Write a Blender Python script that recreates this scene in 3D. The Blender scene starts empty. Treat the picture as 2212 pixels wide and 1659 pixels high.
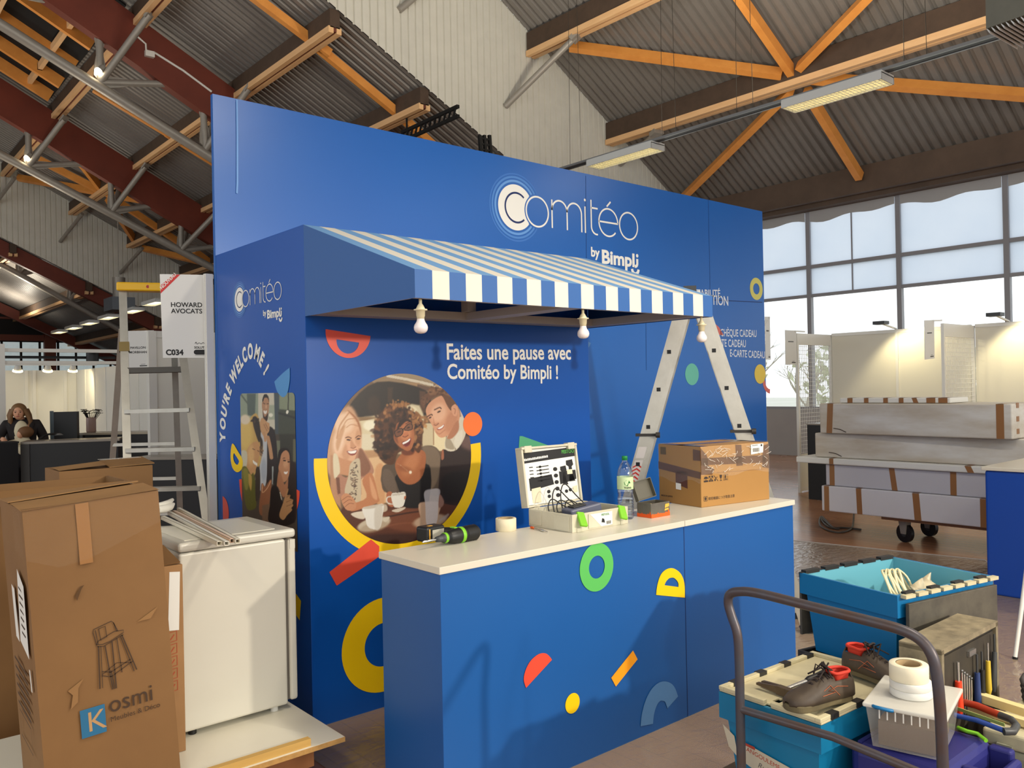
import bpy, bmesh, math, random
import numpy as np
from mathutils import Vector, Matrix
from math import sin, cos, pi, radians, sqrt, atan2

scene = bpy.context.scene
COL = scene.collection
rnd = random.Random(7)

# ---------------------------------------------------------------- camera
W0, H0 = 2212.0, 1659.0
FOC = 1798.44
YAW, PITCH, ROLL = radians(40.4129), radians(0.1971), radians(-1.1540)
EYE = Vector((0, 0, 1.75))
_F = Vector((sin(YAW) * cos(PITCH), cos(YAW) * cos(PITCH), sin(PITCH)))
_R0 = Vector((cos(YAW), -sin(YAW), 0)); _U0 = _R0.cross(_F)
_R = _R0 * cos(ROLL) + _U0 * sin(ROLL)
_U = -_R0 * sin(ROLL) + _U0 * cos(ROLL)
cam = bpy.data.cameras.new('camera'); cam_o = bpy.data.objects.new('camera', cam); COL.objects.link(cam_o)
cam.sensor_width = 36.0; cam.lens = FOC / W0 * 36.0; cam.clip_start = 0.05; cam.clip_end = 400
cam_o.matrix_world = Matrix(((_R.x, _U.x, -_F.x, EYE.x), (_R.y, _U.y, -_F.y, EYE.y), (_R.z, _U.z, -_F.z, EYE.z), (0, 0, 0, 1)))
scene.camera = cam_o

# ---------------------------------------------------------------- light and exposure
scene.view_settings.view_transform = 'Standard'
scene.view_settings.look = 'None'
scene.view_settings.exposure = -0.2
scene.view_settings.gamma = 1.0
scene.view_settings.use_curve_mapping = False
world = bpy.data.worlds.new('overcast_sky'); scene.world = world; world.use_nodes = True
_bg = world.node_tree.nodes['Background']
_bg.inputs['Color'].default_value = (0.93, 0.97, 1.0, 1); _bg.inputs['Strength'].default_value = 1.9

def lamp(name, kind, loc, energy, color, target=None, size=0.3, size_y=None, spot=None, blend=0.4):
    l = bpy.data.lights.new(name, kind); l.energy = energy; l.color = color
    if kind == 'AREA':
        l.size = size
        if size_y: l.shape = 'RECTANGLE'; l.size_y = size_y
    else:
        l.shadow_soft_size = size
    if kind == 'SPOT': l.spot_size = radians(spot or 60); l.spot_blend = blend
    o = bpy.data.objects.new(name, l); COL.objects.link(o); o.location = loc
    if target is not None:
        o.rotation_euler = (Vector(target) - Vector(loc)).to_track_quat('-Z', 'Y').to_euler()
    return o
WARM = (1.0, 0.82, 0.58); SOFT = (1.0, 0.9, 0.74); DAY = (0.88, 0.95, 1.0)
# stand spotlights of the aisle behind the photographer
lamp('stand_spotlight', 'SPOT', (4.6, -3.8, 2.9), 1250, SOFT, (4.0, 3.0, 1.0), 0.1, spot=54, blend=0.8)
lamp('stand_spotlight', 'SPOT', (3.3, -3.9, 2.9), 200, SOFT, (3.2, 3.0, 1.1), 0.1, spot=54, blend=0.9)
# hall luminaires continuing the rail that is seen, then two added rows of fill
for _y in (1.0, -2.5, -6.0, -9.5):
    lamp('luminaire_and_fill_light', 'AREA', (9.05, _y, 4.95), 60, SOFT, (9.05, _y, 0), 0.28, 1.2)
for _y in (0.5, -3.0, -6.5):
    lamp('luminaire_and_fill_light', 'AREA', (-1.5, _y, 4.95), 60, WARM, (-1.5, _y, 0), 0.28, 1.2)  # added warm fill from the left, not part of the seen rail
for _y in (0.9, -2.2):
    lamp('luminaire_and_fill_light', 'AREA', (3.4, _y, 4.95), 110, SOFT, (3.4, _y, 0), 0.28, 1.2)  # added overhead fill for the packages and the floor, no rail known here

# added upward fill lamps that brighten the roof and the white steps
for _x, _y, _e in ((9.05, 4.8, 260), (9.05, 8.0, 220), (9.05, 1.0, 300), (9.05, -2.5, 300), (9.05, -6.0, 200), (-1.5, 0.5, 200), (-1.5, -3.0, 200), (2.5, 9.5, 150), (3.6, 20.0, 90), (4.2, 27.0, 90), (6.0, 36.0, 150), (7.0, 42.0, 120)):
    lamp('roof_fill_uplight', 'AREA', (_x, _y, 5.16), _e, SOFT, (_x, _y, 12), 0.28, 1.2)

# ---------------------------------------------------------------- projection helpers (a pixel of the 2212x1659 photo to a point on a real plane)
def ray(px, py):
    return _F + _R * ((px - W0 / 2) / FOC) - _U * ((py - H0 / 2) / FOC)
def at(px, py, ax, val):
    d = ray(px, py); i = 'xyz'.index(ax); return EYE + d * ((val - EYE[i]) / d[i])
def atp(px, py, n, p0):
    d = ray(px, py); n = Vector(n); return EYE + d * ((Vector(p0) - EYE).dot(n) / d.dot(n))
def atd(px, py, dist):
    return EYE + ray(px, py) * dist
def proj(p):
    q = Vector(p) - EYE; z = q.dot(_F)
    return (W0 / 2 + FOC * q.dot(_R) / z, H0 / 2 - FOC * q.dot(_U) / z)

# ---------------------------------------------------------------- materials
def lin(c):
    return tuple((v / 255 / 12.92) if v / 255 <= 0.04045 else ((v / 255 + 0.055) / 1.055) ** 2.4 for v in c)
MATS = {}
def mat(name, rgb, rough=0.5, metal=0.0, noise=None, rgb2=None, bump=None, spec=0.5, stretch=None, alpha=1.0, trans=0.0, emit=None, coat=0.0, ior=1.45):
    """principled material; noise=(scale, amount) mixes rgb and rgb2 (or a darker rgb); bump=(scale, strength)"""
    if name in MATS: return MATS[name]
    m = bpy.data.materials.new(name); m.use_nodes = True; nt = m.node_tree
    b = nt.nodes['Principled BSDF']; c = lin(rgb)
    b.inputs['Base Color'].default_value = (*c, 1)
    b.inputs['Roughness'].default_value = rough; b.inputs['Metallic'].default_value = metal
    b.inputs['Specular IOR Level'].default_value = spec; b.inputs['IOR'].default_value = ior
    b.inputs['Alpha'].default_value = alpha; b.inputs['Transmission Weight'].default_value = trans
    b.inputs['Coat Weight'].default_value = coat
    if emit:
        b.inputs['Emission Color'].default_value = (*lin(emit[0]), 1); b.inputs['Emission Strength'].default_value = emit[1]
    if noise or bump:
        tc = nt.nodes.new('ShaderNodeTexCoord'); mp = nt.nodes.new('ShaderNodeMapping')
        nt.links.new(tc.outputs['Object'], mp.inputs['Vector'])
        if stretch: mp.inputs['Scale'].default_value = stretch
    if noise:
        n = nt.nodes.new('ShaderNodeTexNoise'); n.inputs['Scale'].default_value = noise[0]; n.inputs['Detail'].default_value = 6; n.inputs['Roughness'].default_value = 0.6
        nt.links.new(mp.outputs[0], n.inputs['Vector'])
        r = nt.nodes.new('ShaderNodeMapRange'); r.inputs['From Min'].default_value = 0.3; r.inputs['From Max'].default_value = 0.7
        r.inputs['To Min'].default_value = 0; r.inputs['To Max'].default_value = noise[1]
        nt.links.new(n.outputs['Fac'], r.inputs['Value'])
        mx = nt.nodes.new('ShaderNodeMix'); mx.data_type = 'RGBA'
        c2 = lin(rgb2) if rgb2 else tuple(v * 0.45 for v in c)
        mx.inputs[6].default_value = (*c, 1); mx.inputs[7].default_value = (*c2, 1)
        nt.links.new(r.outputs[0], mx.inputs[0]); nt.links.new(mx.outputs[2], b.inputs['Base Color'])
    if bump:
        n2 = nt.nodes.new('ShaderNodeTexNoise'); n2.inputs['Scale'].default_value = bump[0]; n2.inputs['Detail'].default_value = 4
        nt.links.new(mp.outputs[0], n2.inputs['Vector'])
        bp = nt.nodes.new('ShaderNodeBump'); bp.inputs['Strength'].default_value = bump[1]; bp.inputs['Distance'].default_value = 0.02
        nt.links.new(n2.outputs['Fac'], bp.inputs['Height']); nt.links.new(bp.outputs['Normal'], b.inputs['Normal'])
    MATS[name] = m; return m
def vcol_mat(name, rough=0.4):
    m = bpy.data.materials.new(name); m.use_nodes = True; nt = m.node_tree; b = nt.nodes['Principled BSDF']
    a = nt.nodes.new('ShaderNodeVertexColor'); a.layer_name = 'Print'
    nt.links.new(a.outputs['Color'], b.inputs['Base Color']); b.inputs['Roughness'].default_value = rough
    return m

# ---------------------------------------------------------------- mesh builder
def fr(origin, u, v, n=None):
    u = Vector(u); v = Vector(v); n = Vector(n) if n is not None else u.cross(v)
    o = Vector(origin)
    return Matrix(((u.x, v.x, n.x, o.x), (u.y, v.y, n.y, o.y), (u.z, v.z, n.z, o.z), (0, 0, 0, 1)))
def rz(a, loc=(0, 0, 0)):
    return Matrix.Translation(Vector(loc)) @ Matrix.Rotation(a, 4, 'Z')
class MB:
    def __init__(s, M=None): s.v = []; s.f = []; s.mi = []; s.m = 0; s.M = M or Matrix.Identity(4); s.sm = []; s.smooth = False
    def add(s, vs, fs, M=None, smooth=None):
        k = len(s.v); T = s.M @ M if M is not None else s.M
        s.v += [T @ Vector(p) for p in vs]
        for f in fs: s.f.append([i + k for i in f]); s.mi.append(s.m); s.sm.append(s.smooth if smooth is None else smooth)
        return s
    def bx(s, x0, x1, y0, y1, z0, z1, M=None):
        vs = [(x, y, z) for z in (z0, z1) for y in (y0, y1) for x in (x0, x1)]
        return s.add(vs, [(0, 2, 3, 1), (4, 5, 7, 6), (0, 1, 5, 4), (2, 6, 7, 3), (0, 4, 6, 2), (1, 3, 7, 5)], M)
    def hexa(s, b, t):   # bottom four, top four points, same order (ccw from above)
        return s.add(list(b) + list(t), [(3, 2, 1, 0), (4, 5, 6, 7), (0, 1, 5, 4), (1, 2, 6, 5), (2, 3, 7, 6), (3, 0, 4, 7)])
    def rbx(s, x0, x1, y0, y1, z0, z1, r=0.01, n=3, M=None):   # rounded box (rounded in plan, chamfered top and bottom)
        r = min(r, (x1 - x0) / 2.01, (y1 - y0) / 2.01, (z1 - z0) / 2.01)
        rings = []
        prof = [(r * (1 - cos(a)), r * (1 - sin(a))) for a in [pi / 2 * i / n for i in range(n + 1)]]
        def ring(ins, z):
            out = []; rr = max(r - ins, 0.0004)
            for cx, cy, a0 in ((x1 - r, y1 - r, 0), (x0 + r, y1 - r, pi / 2), (x0 + r, y0 + r, pi), (x1 - r, y0 + r, 1.5 * pi)):
                for i in range(n + 1):
                    a = a0 + pi / 2 * i / n; out.append((cx + rr * cos(a), cy + rr * sin(a), z))
            return out
        lv = [(r * (1 - sin(a)), r * (1 - cos(a))) for a in [pi / 2 * i / n for i in range(n + 1)]]   # (inset, height)
        for ins, h in lv: rings.append(ring(ins, z0 + h))
        for ins, h in reversed(lv): rings.append(ring(ins, z1 - h))
        N = len(rings[0]); vs = [p for q in rings for p in q]; fs = []
        for k in range(len(rings) - 1):
            for i in range(N): fs.append((k * N + i, k * N + (i + 1) % N, (k + 1) * N + (i + 1) % N, (k + 1) * N + i))
        fs.append(tuple(reversed(range(N)))); fs.append(tuple(range((len(rings) - 1) * N, len(rings) * N)))
        return s.add(vs, fs, M)
    def cyl(s, p, q, r, seg=16, r2=None, cap=True, M=None):
        return s.tube([p, q], [r, r if r2 is None else r2], seg, cap, M)
    def tube(s, pts, r, seg=10, cap=True, M=None, closed=False, up=None, smooth=True):
        pts = [Vector(p) for p in pts]; n = len(pts); rs = r if isinstance(r, (list, tuple)) else [r] * n
        vs = []; fs = []; prev = None
        for i, p in enumerate(pts):
            if closed: t = pts[(i + 1) % n] - pts[i - 1]
            else: t = pts[min(i + 1, n - 1)] - pts[max(i - 1, 0)]
            t = t.normalized() if t.length > 1e-9 else Vector((0, 0, 1))
            if prev is None:
                a = Vector(up) if up else (Vector((0, 0, 1)) if abs(t.z) < 0.9 else Vector((1, 0, 0)))
                x = (a - t * a.dot(t)).normalized()
            else:
                x = (prev - t * prev.dot(t)).normalized()
            prev = x; y = t.cross(x)
            for k in range(seg):
                a = 2 * pi * k / seg; vs.append(p + (x * cos(a) + y * sin(a)) * rs[i])
        for i in range(n if closed else n - 1):
            j = (i + 1) % n
            for k in range(seg):
                fs.append((i * seg + k, i * seg + (k + 1) % seg, j * seg + (k + 1) % seg, j * seg + k))
        s.add(vs, fs, M, smooth)
        if cap and not closed: s.add([vs[k] for k in range(seg)], [tuple(reversed(range(seg)))], M, False); s.add(vs[-seg:], [tuple(range(seg))], M, False)
        return s
    def bar(s, p, q, w, h, up=(0, 0, 1), M=None):   # rectangular bar from p to q; h along up
        p = Vector(p); q = Vector(q); t = (q - p).normalized(); u = Vector(up); u = (u - t * u.dot(t)).normalized(); x = t.cross(u)
        c = [x * (-w / 2) - u * (h / 2), x * (w / 2) - u * (h / 2), x * (w / 2) + u * (h / 2), x * (-w / 2) + u * (h / 2)]
        vs = [p + d for d in c] + [q + d for d in c]
        return s.add(vs, [(3, 2, 1, 0), (4, 5, 6, 7), (0, 1, 5, 4), (1, 2, 6, 5), (2, 3, 7, 6), (3, 0, 4, 7)], M)
    def lathe(s, prof, seg=24, M=None, smooth=True, a0=0.0, a1=2 * pi):   # prof: (r, z)
        full = abs(a1 - a0 - 2 * pi) < 1e-6; n = seg if full else seg + 1
        vs = [(r * cos(a0 + (a1 - a0) * k / seg), r * sin(a0 + (a1 - a0) * k / seg), z) for r, z in prof for k in range(n)]
        fs = []
        for i in range(len(prof) - 1):
            for k in range(seg):
                k2 = (k + 1) % n
                fs.append((i * n + k, i * n + k2, (i + 1) * n + k2, (i + 1) * n + k))
        return s.add(vs, fs, M, smooth)
    def prism(s, poly, d, M=None, z0=0.0):   # closed polygon (a,b) extruded z0..z0+d
        n = len(poly); ar = sum(poly[i][0] * poly[(i + 1) % n][1] - poly[(i + 1) % n][0] * poly[i][1] for i in range(n))
        if ar < 0: poly = list(reversed(poly))
        vs = [(a, b, z0) for a, b in poly] + [(a, b, z0 + d) for a, b in poly]
        fs = [tuple(reversed(range(n))), tuple(range(n, 2 * n))] + [(i, (i + 1) % n, n + (i + 1) % n, n + i) for i in range(n)]
        return s.add(vs, fs, M)
    def flat(s, poly, M=None, z=0.0):
        n = len(poly); ar = sum(poly[i][0] * poly[(i + 1) % n][1] - poly[(i + 1) % n][0] * poly[i][1] for i in range(n))
        if ar < 0: poly = list(reversed(poly))
        return s.add([(a, b, z) for a, b in poly], [tuple(range(n))], M)
    def ringflat(s, outer, inner, M=None, z=0.0):   # same count loops
        n = len(outer)
        return s.add([(a, b, z) for a, b in outer] + [(a, b, z) for a, b in inner], [(i, (i + 1) % n, n + (i + 1) % n, n + i) for i in range(n)], M)
    def strip(s, pts, w, M=None, z=0.0, closed=False):   # flat stroke along 2-D points
        P = [Vector((a, b)) for a, b in pts]; n = len(P); L = []; Rr = []
        for i in range(n):
            if closed: t = P[(i + 1) % n] - P[i - 1]
            else: t = P[min(i + 1, n - 1)] - P[max(i - 1, 0)]
            t = t.normalized(); d = Vector((-t.y, t.x)) * (w / 2)
            L.append(P[i] + d); Rr.append(P[i] - d)
        vs = [(q.x, q.y, z) for q in L] + [(q.x, q.y, z) for q in Rr]
        m = n if closed else n - 1
        return s.add(vs, [(n + i, n + (i + 1) % n, (i + 1) % n, i) for i in range(m)], M)
    def sph(s, c, r, seg=16, rings=10, sc=(1, 1, 1), M=None):
        prof = [(sin(pi * i / rings) * 1.0, -cos(pi * i / rings)) for i in range(rings + 1)]
        T = Matrix.Translation(Vector(c)) @ Matrix.Diagonal((r * sc[0], r * sc[1], r * sc[2], 1))
        prof[0] = (1e-4, -1); prof[-1] = (1e-4, 1)
        return s.lathe(prof, seg, (M @ T) if M is not None else T)
    def text(s, txt, size, M, bold=0.0, align='LEFT', shear=0.0, sx=1.0, space=1.0, z=0.0, font=None):
        vs, fs, w = text_geo(txt, size, bold, align, shear, space)
        return s.add([(a * sx, b, z) for a, b in vs], fs, M)
    SPLIT = {'printed_motif', 'parcel_tape', 'address_label', 'scuff', 'white_label', 'sticker', 'leaflet_card', 'service_lettering', 'end_tape', 'shipping_label', 'crate_label', 'top_flap', 'side_print', 'right_hinge_pin', 'latch', 'brand_print', 'panel_seam'}
    def split(s):   # separate pieces become meshes of their own
        par = list(range(len(s.v)))
        def find(i):
            while par[i] != i: par[i] = par[par[i]]; i = par[i]
            return i
        for f in s.f:
            for i in f[1:]: par[find(i)] = find(f[0])
        out = {}
        for k, f in enumerate(s.f): out.setdefault(find(f[0]), []).append(k)
        res = []
        for fs in out.values():
            b = MB(); ids = sorted({i for k in fs for i in s.f[k]}); mp = {i: n for n, i in enumerate(ids)}
            b.v = [s.v[i] for i in ids]; b.f = [[mp[i] for i in s.f[k]] for k in fs]; b.mi = [s.mi[k] for k in fs]; b.sm = [s.sm[k] for k in fs]; res.append(b)
        return res
    def build(s, name, mats, parent=None, bevel=0.0, bseg=2, world=True, hide=None):
        if name in s.SPLIT:
            ps = s.split()
            if len(ps) > 1:
                for p in ps[:-1]: p.build1(name, mats, parent, bevel, bseg)
                return ps[-1].build1(name, mats, parent, bevel, bseg)
        return s.build1(name, mats, parent, bevel, bseg)
    def build1(s, name, mats, parent=None, bevel=0.0, bseg=2):
        me = bpy.data.meshes.new(name)
        ms = mats if isinstance(mats, (list, tuple)) else [mats]
        o = bpy.data.objects.new(name, me); COL.objects.link(o)
        inv = Matrix.Identity(4)
        if parent is not None:
            o.parent = parent; inv = root_matrix(parent).inverted()
        c = Vector((0, 0, 0))
        vs = [inv @ p for p in s.v]
        if vs:
            lo = Vector(map(min, zip(*vs))); hi = Vector(map(max, zip(*vs)))
            c = Vector(((lo.x + hi.x) / 2, (lo.y + hi.y) / 2, lo.z))
        o.location = c
        me.from_pydata([tuple(p - c) for p in vs], [], s.f)
        for m in ms: me.materials.append(m)
        me.polygons.foreach_set('material_index', s.mi)
        me.polygons.foreach_set('use_smooth', s.sm)
        me.validate(); me.update()
        if bevel:
            b = o.modifiers.new('edge', 'BEVEL'); b.width = bevel; b.segments = bseg; b.limit_method = 'ANGLE'; b.angle_limit = radians(50)
        return o
def root_matrix(o):
    M = Matrix.Translation(o.location) @ o.rotation_euler.to_matrix().to_4x4()
    return root_matrix(o.parent) @ M if o.parent else M
_TXT = {}
def text_geo(txt, size, bold=0.0, align='LEFT', shear=0.0, space=1.0):
    k = (txt, bold, align, shear, space)
    if k not in _TXT:
        cu = bpy.data.curves.new('t', 'FONT'); cu.body = txt; cu.size = 1.0; cu.offset = bold; cu.align_x = align; cu.shear = shear; cu.space_character = space
        cu.resolution_u = 4; cu.fill_mode = 'FRONT'
        o = bpy.data.objects.new('t', cu); COL.objects.link(o)
        dg = bpy.context.evaluated_depsgraph_get(); dg.update()
        me = bpy.data.meshes.new_from_object(o.evaluated_get(dg))
        vs = [(v.co.x, v.co.y) for v in me.vertices]; fs = [tuple(p.vertices) for p in me.polygons]
        bpy.data.objects.remove(o); bpy.data.curves.remove(cu); bpy.data.meshes.remove(me)
        out = []
        for f in fs:
            ar = sum(vs[f[i]][0] * vs[f[(i + 1) % len(f)]][1] - vs[f[(i + 1) % len(f)]][0] * vs[f[i]][1] for i in range(len(f)))
            out.append(f if ar >= 0 else tuple(reversed(f)))
        _TXT[k] = (vs, out)
    vs, fs = _TXT[k]
    w = max([v[0] for v in vs], default=0) * size
    return [(a * size, b * size) for a, b in vs], fs, w
def smooth_poly(pts, n=5, closed=True):
    P = [Vector(p) for p in pts]; N = len(P); out = []
    for i in range(N if closed else N - 1):
        if closed: p0, p1, p2, p3 = P[i - 1], P[i], P[(i + 1) % N], P[(i + 2) % N]
        else: p0, p1, p2, p3 = P[max(i - 1, 0)], P[i], P[i + 1], P[min(i + 2, N - 1)]
        for k in range(n):
            t = k / n
            out.append(0.5 * ((2 * p1) + (p2 - p0) * t + (2 * p0 - 5 * p1 + 4 * p2 - p3) * t * t + (3 * p1 - p0 - 3 * p2 + p3) * t ** 3))
    if not closed: out.append(P[-1])
    return out
def arc(cx, cy, rx, ry, a0, a1, n=32):
    return [(cx + rx * cos(radians(a0 + (a1 - a0) * i / n)), cy + ry * sin(radians(a0 + (a1 - a0) * i / n))) for i in range(n + 1)]

# ---------------------------------------------------------------- scene objects
def tag(o, label, cat, group=None, kind=None):
    o['label'] = label; o['category'] = cat
    if group: o['group'] = group
    if kind: o['kind'] = kind
    return o
def thing(name, label, cat, loc=(0, 0, 0), rot=0.0, group=None, kind=None, euler=None):
    o = bpy.data.objects.new(name, None); COL.objects.link(o); o.empty_display_size = 0.1
    o.location = loc; o.rotation_euler = euler if euler else (0, 0, rot)
    return tag(o, label, cat, group, kind)
def struct(o, kind='structure'):
    o['kind'] = kind; return o
def dup(root, loc=None, rotz=None, label=None):
    r = root.copy(); COL.objects.link(r)
    if loc is not None: r.location = loc
    if rotz is not None: r.rotation_euler = (0, 0, rotz)
    if label: r['label'] = label
    for ch in list(root.children):
        c = ch.copy(); COL.objects.link(c); c.parent = r
        for g in list(ch.children):
            d = g.copy(); COL.objects.link(d); d.parent = c
    return r
# ================================================================ the hall
XW = 17.757                      # window wall
YF1, YG1, YG2, YF2, YEND = 13.45, 18.0, 25.4, 33.0, 47.0
def zA(x): return 6.3 + 0.61 * (17.3 - x)
def zB(x): return 12.55 - 0.517 * x
def zC(x): return 7.27 - 0.49 * (x - 5.2)

m_deck = mat('roof_steel_sheet', (134, 129, 123), 0.45, 0.15, noise=(1.2, 0.5), rgb2=(110, 107, 103))
m_fascia = mat('white_profiled_sheet', (214, 211, 198), 0.55, noise=(3, 0.35), rgb2=(190, 187, 176))
m_ply = mat('dark_web_plywood', (84, 66, 52), 0.7, noise=(4, 0.5))
m_pine = mat('pale_pine', (238, 194, 142), 0.55, noise=(2.2, 0.45), rgb2=(220, 166, 110), stretch=(6, 1, 6))
m_groove = mat('red_brown_wood', (112, 58, 42), 0.7)
m_amber = mat('amber_pine', (236, 160, 78), 0.5, noise=(3, 0.5), rgb2=(206, 126, 54))
m_glulam = mat('red_stained_glulam', (118, 52, 34), 0.6, noise=(1.5, 0.5), rgb2=(88, 38, 26))
m_galv = mat('grey_painted_steel', (158, 152, 142), 0.45, 0.25, noise=(8, 0.3), rgb2=(128, 122, 114))
m_edgebeam = mat('brown_edge_beam', (98, 80, 66), 0.7, noise=(2, 0.5))
m_frame = mat('grey_window_frame', (150, 149, 152), 0.5)
m_sillwall = mat('grey_sill_wall', (168, 164, 160), 0.7, noise=(1.5, 0.3), rgb2=(150, 146, 142))
m_darkclad = mat('dark_cladding', (40, 37, 35), 0.8)
m_black = mat('black_void_sheet', (16, 15, 14), 0.9)

# floor: worn red-brown hall floor of broad boards
def floor_material():
    m = mat('hall_floor', (172, 126, 94), 0.3, noise=(0.7, 0.6), rgb2=(142, 92, 64), spec=0.5)
    nt = m.node_tree; b = nt.nodes['Principled BSDF']
    tc = nt.nodes.new('ShaderNodeTexCoord'); br = nt.nodes.new('ShaderNodeTexBrick')
    mp = nt.nodes.new('ShaderNodeMapping'); mp.inputs['Rotation'].default_value = (0, 0, radians(90)); nt.links.new(tc.outputs['Object'], mp.inputs[0])
    br.inputs['Scale'].default_value = 1.0; br.inputs['Brick Width'].default_value = 2.4; br.inputs['Row Height'].default_value = 0.13; br.inputs['Mortar Size'].default_value = 0.004
    br.inputs['Color1'].default_value = (1, 1, 1, 1); br.inputs['Color2'].default_value = (0.84, 0.84, 0.84, 1); br.inputs['Mortar'].default_value = (0.55, 0.55, 0.55, 1)
    nt.links.new(mp.outputs[0], br.inputs['Vector'])
    src = b.inputs['Base Color'].links[0].from_socket
    mx = nt.nodes.new('ShaderNodeMix'); mx.data_type = 'RGBA'; mx.blend_type = 'MULTIPLY'; mx.inputs[0].default_value = 0.6
    nt.links.new(src, mx.inputs[6]); nt.links.new(br.outputs['Color'], mx.inputs[7]); nt.links.new(mx.outputs[2], b.inputs['Base Color'])
    n = nt.nodes.new('ShaderNodeTexNoise'); n.inputs['Scale'].default_value = 1.3; nt.links.new(tc.outputs['Object'], n.inputs['Vector'])
    r = nt.nodes.new('ShaderNodeMapRange'); r.inputs['To Min'].default_value = 0.14; r.inputs['To Max'].default_value = 0.34
    nt.links.new(n.outputs['Fac'], r.inputs['Value']); nt.links.new(r.outputs[0], b.inputs['Roughness'])
    return m
struct(MB().bx(-9, XW + 0.2, -14, YEND, -0.2, 0).build('floor', floor_material()))

# ---- window wall on the right
struct(MB().bx(XW, XW + 0.25, -14, 13.45, 0, 1.09).build('wall_right', m_sillwall))
def clear_glass():
    m = bpy.data.materials.new('clear_window_glass'); m.use_nodes = True; nt = m.node_tree; nt.nodes.clear()
    o = nt.nodes.new('ShaderNodeOutputMaterial'); t = nt.nodes.new('ShaderNodeBsdfTransparent'); g = nt.nodes.new('ShaderNodeBsdfGlossy'); x = nt.nodes.new('ShaderNodeMixShader')
    g.inputs['Roughness'].default_value = 0.02; t.inputs[0].default_value = (0.97, 0.98, 0.98, 1); x.inputs[0].default_value = 0.05
    nt.links.new(t.outputs[0], x.inputs[1]); nt.links.new(g.outputs[0], x.inputs[2]); nt.links.new(x.outputs[0], o.inputs[0]); return m
def frosted_glass():
    m = bpy.data.materials.new('frosted_window_film'); m.use_nodes = True; nt = m.node_tree; nt.nodes.clear()
    o = nt.nodes.new('ShaderNodeOutputMaterial'); t = nt.nodes.new('ShaderNodeBsdfTranslucent'); d = nt.nodes.new('ShaderNodeBsdfTransparent'); x = nt.nodes.new('ShaderNodeMixShader')
    tc = nt.nodes.new('ShaderNodeTexCoord'); n = nt.nodes.new('ShaderNodeTexNoise'); n.inputs['Scale'].default_value = 0.9; n.inputs['Detail'].default_value = 8
    nt.links.new(tc.outputs['Object'], n.inputs['Vector'])
    mx = nt.nodes.new('ShaderNodeMix'); mx.data_type = 'RGBA'; mx.inputs[6].default_value = (*lin((236, 238, 242)), 1); mx.inputs[7].default_value = (*lin((222, 228, 236)), 1)
    nt.links.new(n.outputs['Fac'], mx.inputs[0]); nt.links.new(mx.outputs[2], t.inputs[0])
    d.inputs[0].default_value = (0.5, 0.55, 0.62, 1); x.inputs[0].default_value = 0.12
    nt.links.new(t.outputs[0], x.inputs[1]); nt.links.new(d.outputs[0], x.inputs[2]); nt.links.new(x.outputs[0], o.inputs[0]); return m
m_clear, m_frost = clear_glass(), frosted_glass()
m_topfilm = mat('grey_top_film', (176, 174, 172), 0.6)
BAY = 2.085
ys = [12.29 - BAY * i for i in range(13)]
for i in range(12):
    y1, y0 = ys[i], ys[i + 1]
    w = MB()
    w.bx(XW + 0.02, XW + 0.14, y1 - 0.05, y1 + 0.05, 1.09, 5.8)                      # mullion
    for zt, h in ((1.12, 0.06), (3.72, 0.07), (4.39, 0.08), (5.74, 0.1)): w.bx(XW + 0.03, XW + 0.12, y0 + 0.05, y1 - 0.05, zt - h / 2, zt + h / 2)
    if i % 2 == 1: w.bx(XW + 0.05, XW + 0.09, (y0 + y1) / 2 - 0.012, (y0 + y1) / 2 + 0.012, 3.75, 5.7)
    o = struct(w.build('window_%d' % (i + 1), m_frame))
    g = MB().bx(XW + 0.07, XW + 0.076, y0 + 0.05, y1 - 0.05, 1.15, 3.685).build('clear_pane', m_clear, o)
    g = MB(); g.bx(XW + 0.07, XW + 0.076, y0 + 0.05, y1 - 0.05, 3.755, 4.35); g.build('frosted_pane', m_frost, o)
    g = MB(); g.bx(XW + 0.07, XW + 0.076, y0 + 0.05, y1 - 0.05, 4.43, 5.69); g.build('frosted_pane', m_frost, o)
    # a slack strip of film hangs along the top
    g = MB(); n = 12; pts = [(y0 + 0.06 + (y1 - y0 - 0.12) * k / n, 5.44 + 0.035 * sin(k * 0.9 + i * 2.1) + 0.03 * sin(k * 0.37 + i)) for k in range(n + 1)]
    g.prism(pts + [(y1 - 0.06, 5.69), (y0 + 0.06, 5.69)], 0.004, fr((XW + 0.02, 0, 0), (0, 1, 0), (0, 0, 1))); g.build('top_film', m_topfilm, o)
struct(MB().bx(XW, XW + 0.25, 12.34, 13.45, 1.09, 5.8).build('trim_1', m_sillwall))
tag(MB().bx(17.25, XW + 0.2, -14, 13.4, 5.76, 6.32).bx(17.45, XW + 0.1, -14, 13.4, 5.66, 5.76).build('edge_beam', m_edgebeam), 'brown timber edge beam running along the top of the window wall', 'beam')

struct(MB().bx(15.3, 15.5, YF1 + 0.2, YEND, 0, 4.6).build('wall_right', m_sillwall))  # unseen wall added to close a light leak beside the far roofs
# ---- unseen hall walls behind the photographer, open bands shaped to let sky light in
struct(MB().bx(-9, XW + 0.2, -14.2, -14, 0, 1.1).bx(-9, XW + 0.2, -14.2, -14, 12.5, 24).build('wall_rear', mat('pale_cladding', (206, 204, 196), 0.7)))
struct(MB().bx(-9.2, -9, -14, YEND, 0, 1.1).bx(-9.2, -9, -14, YEND, 9.0, 24).bx(-9.2, -9, 26, YEND, 1.1, 9.0).build('wall_side', mat('pale_cladding', (206, 204, 196), 0.7)))

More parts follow.
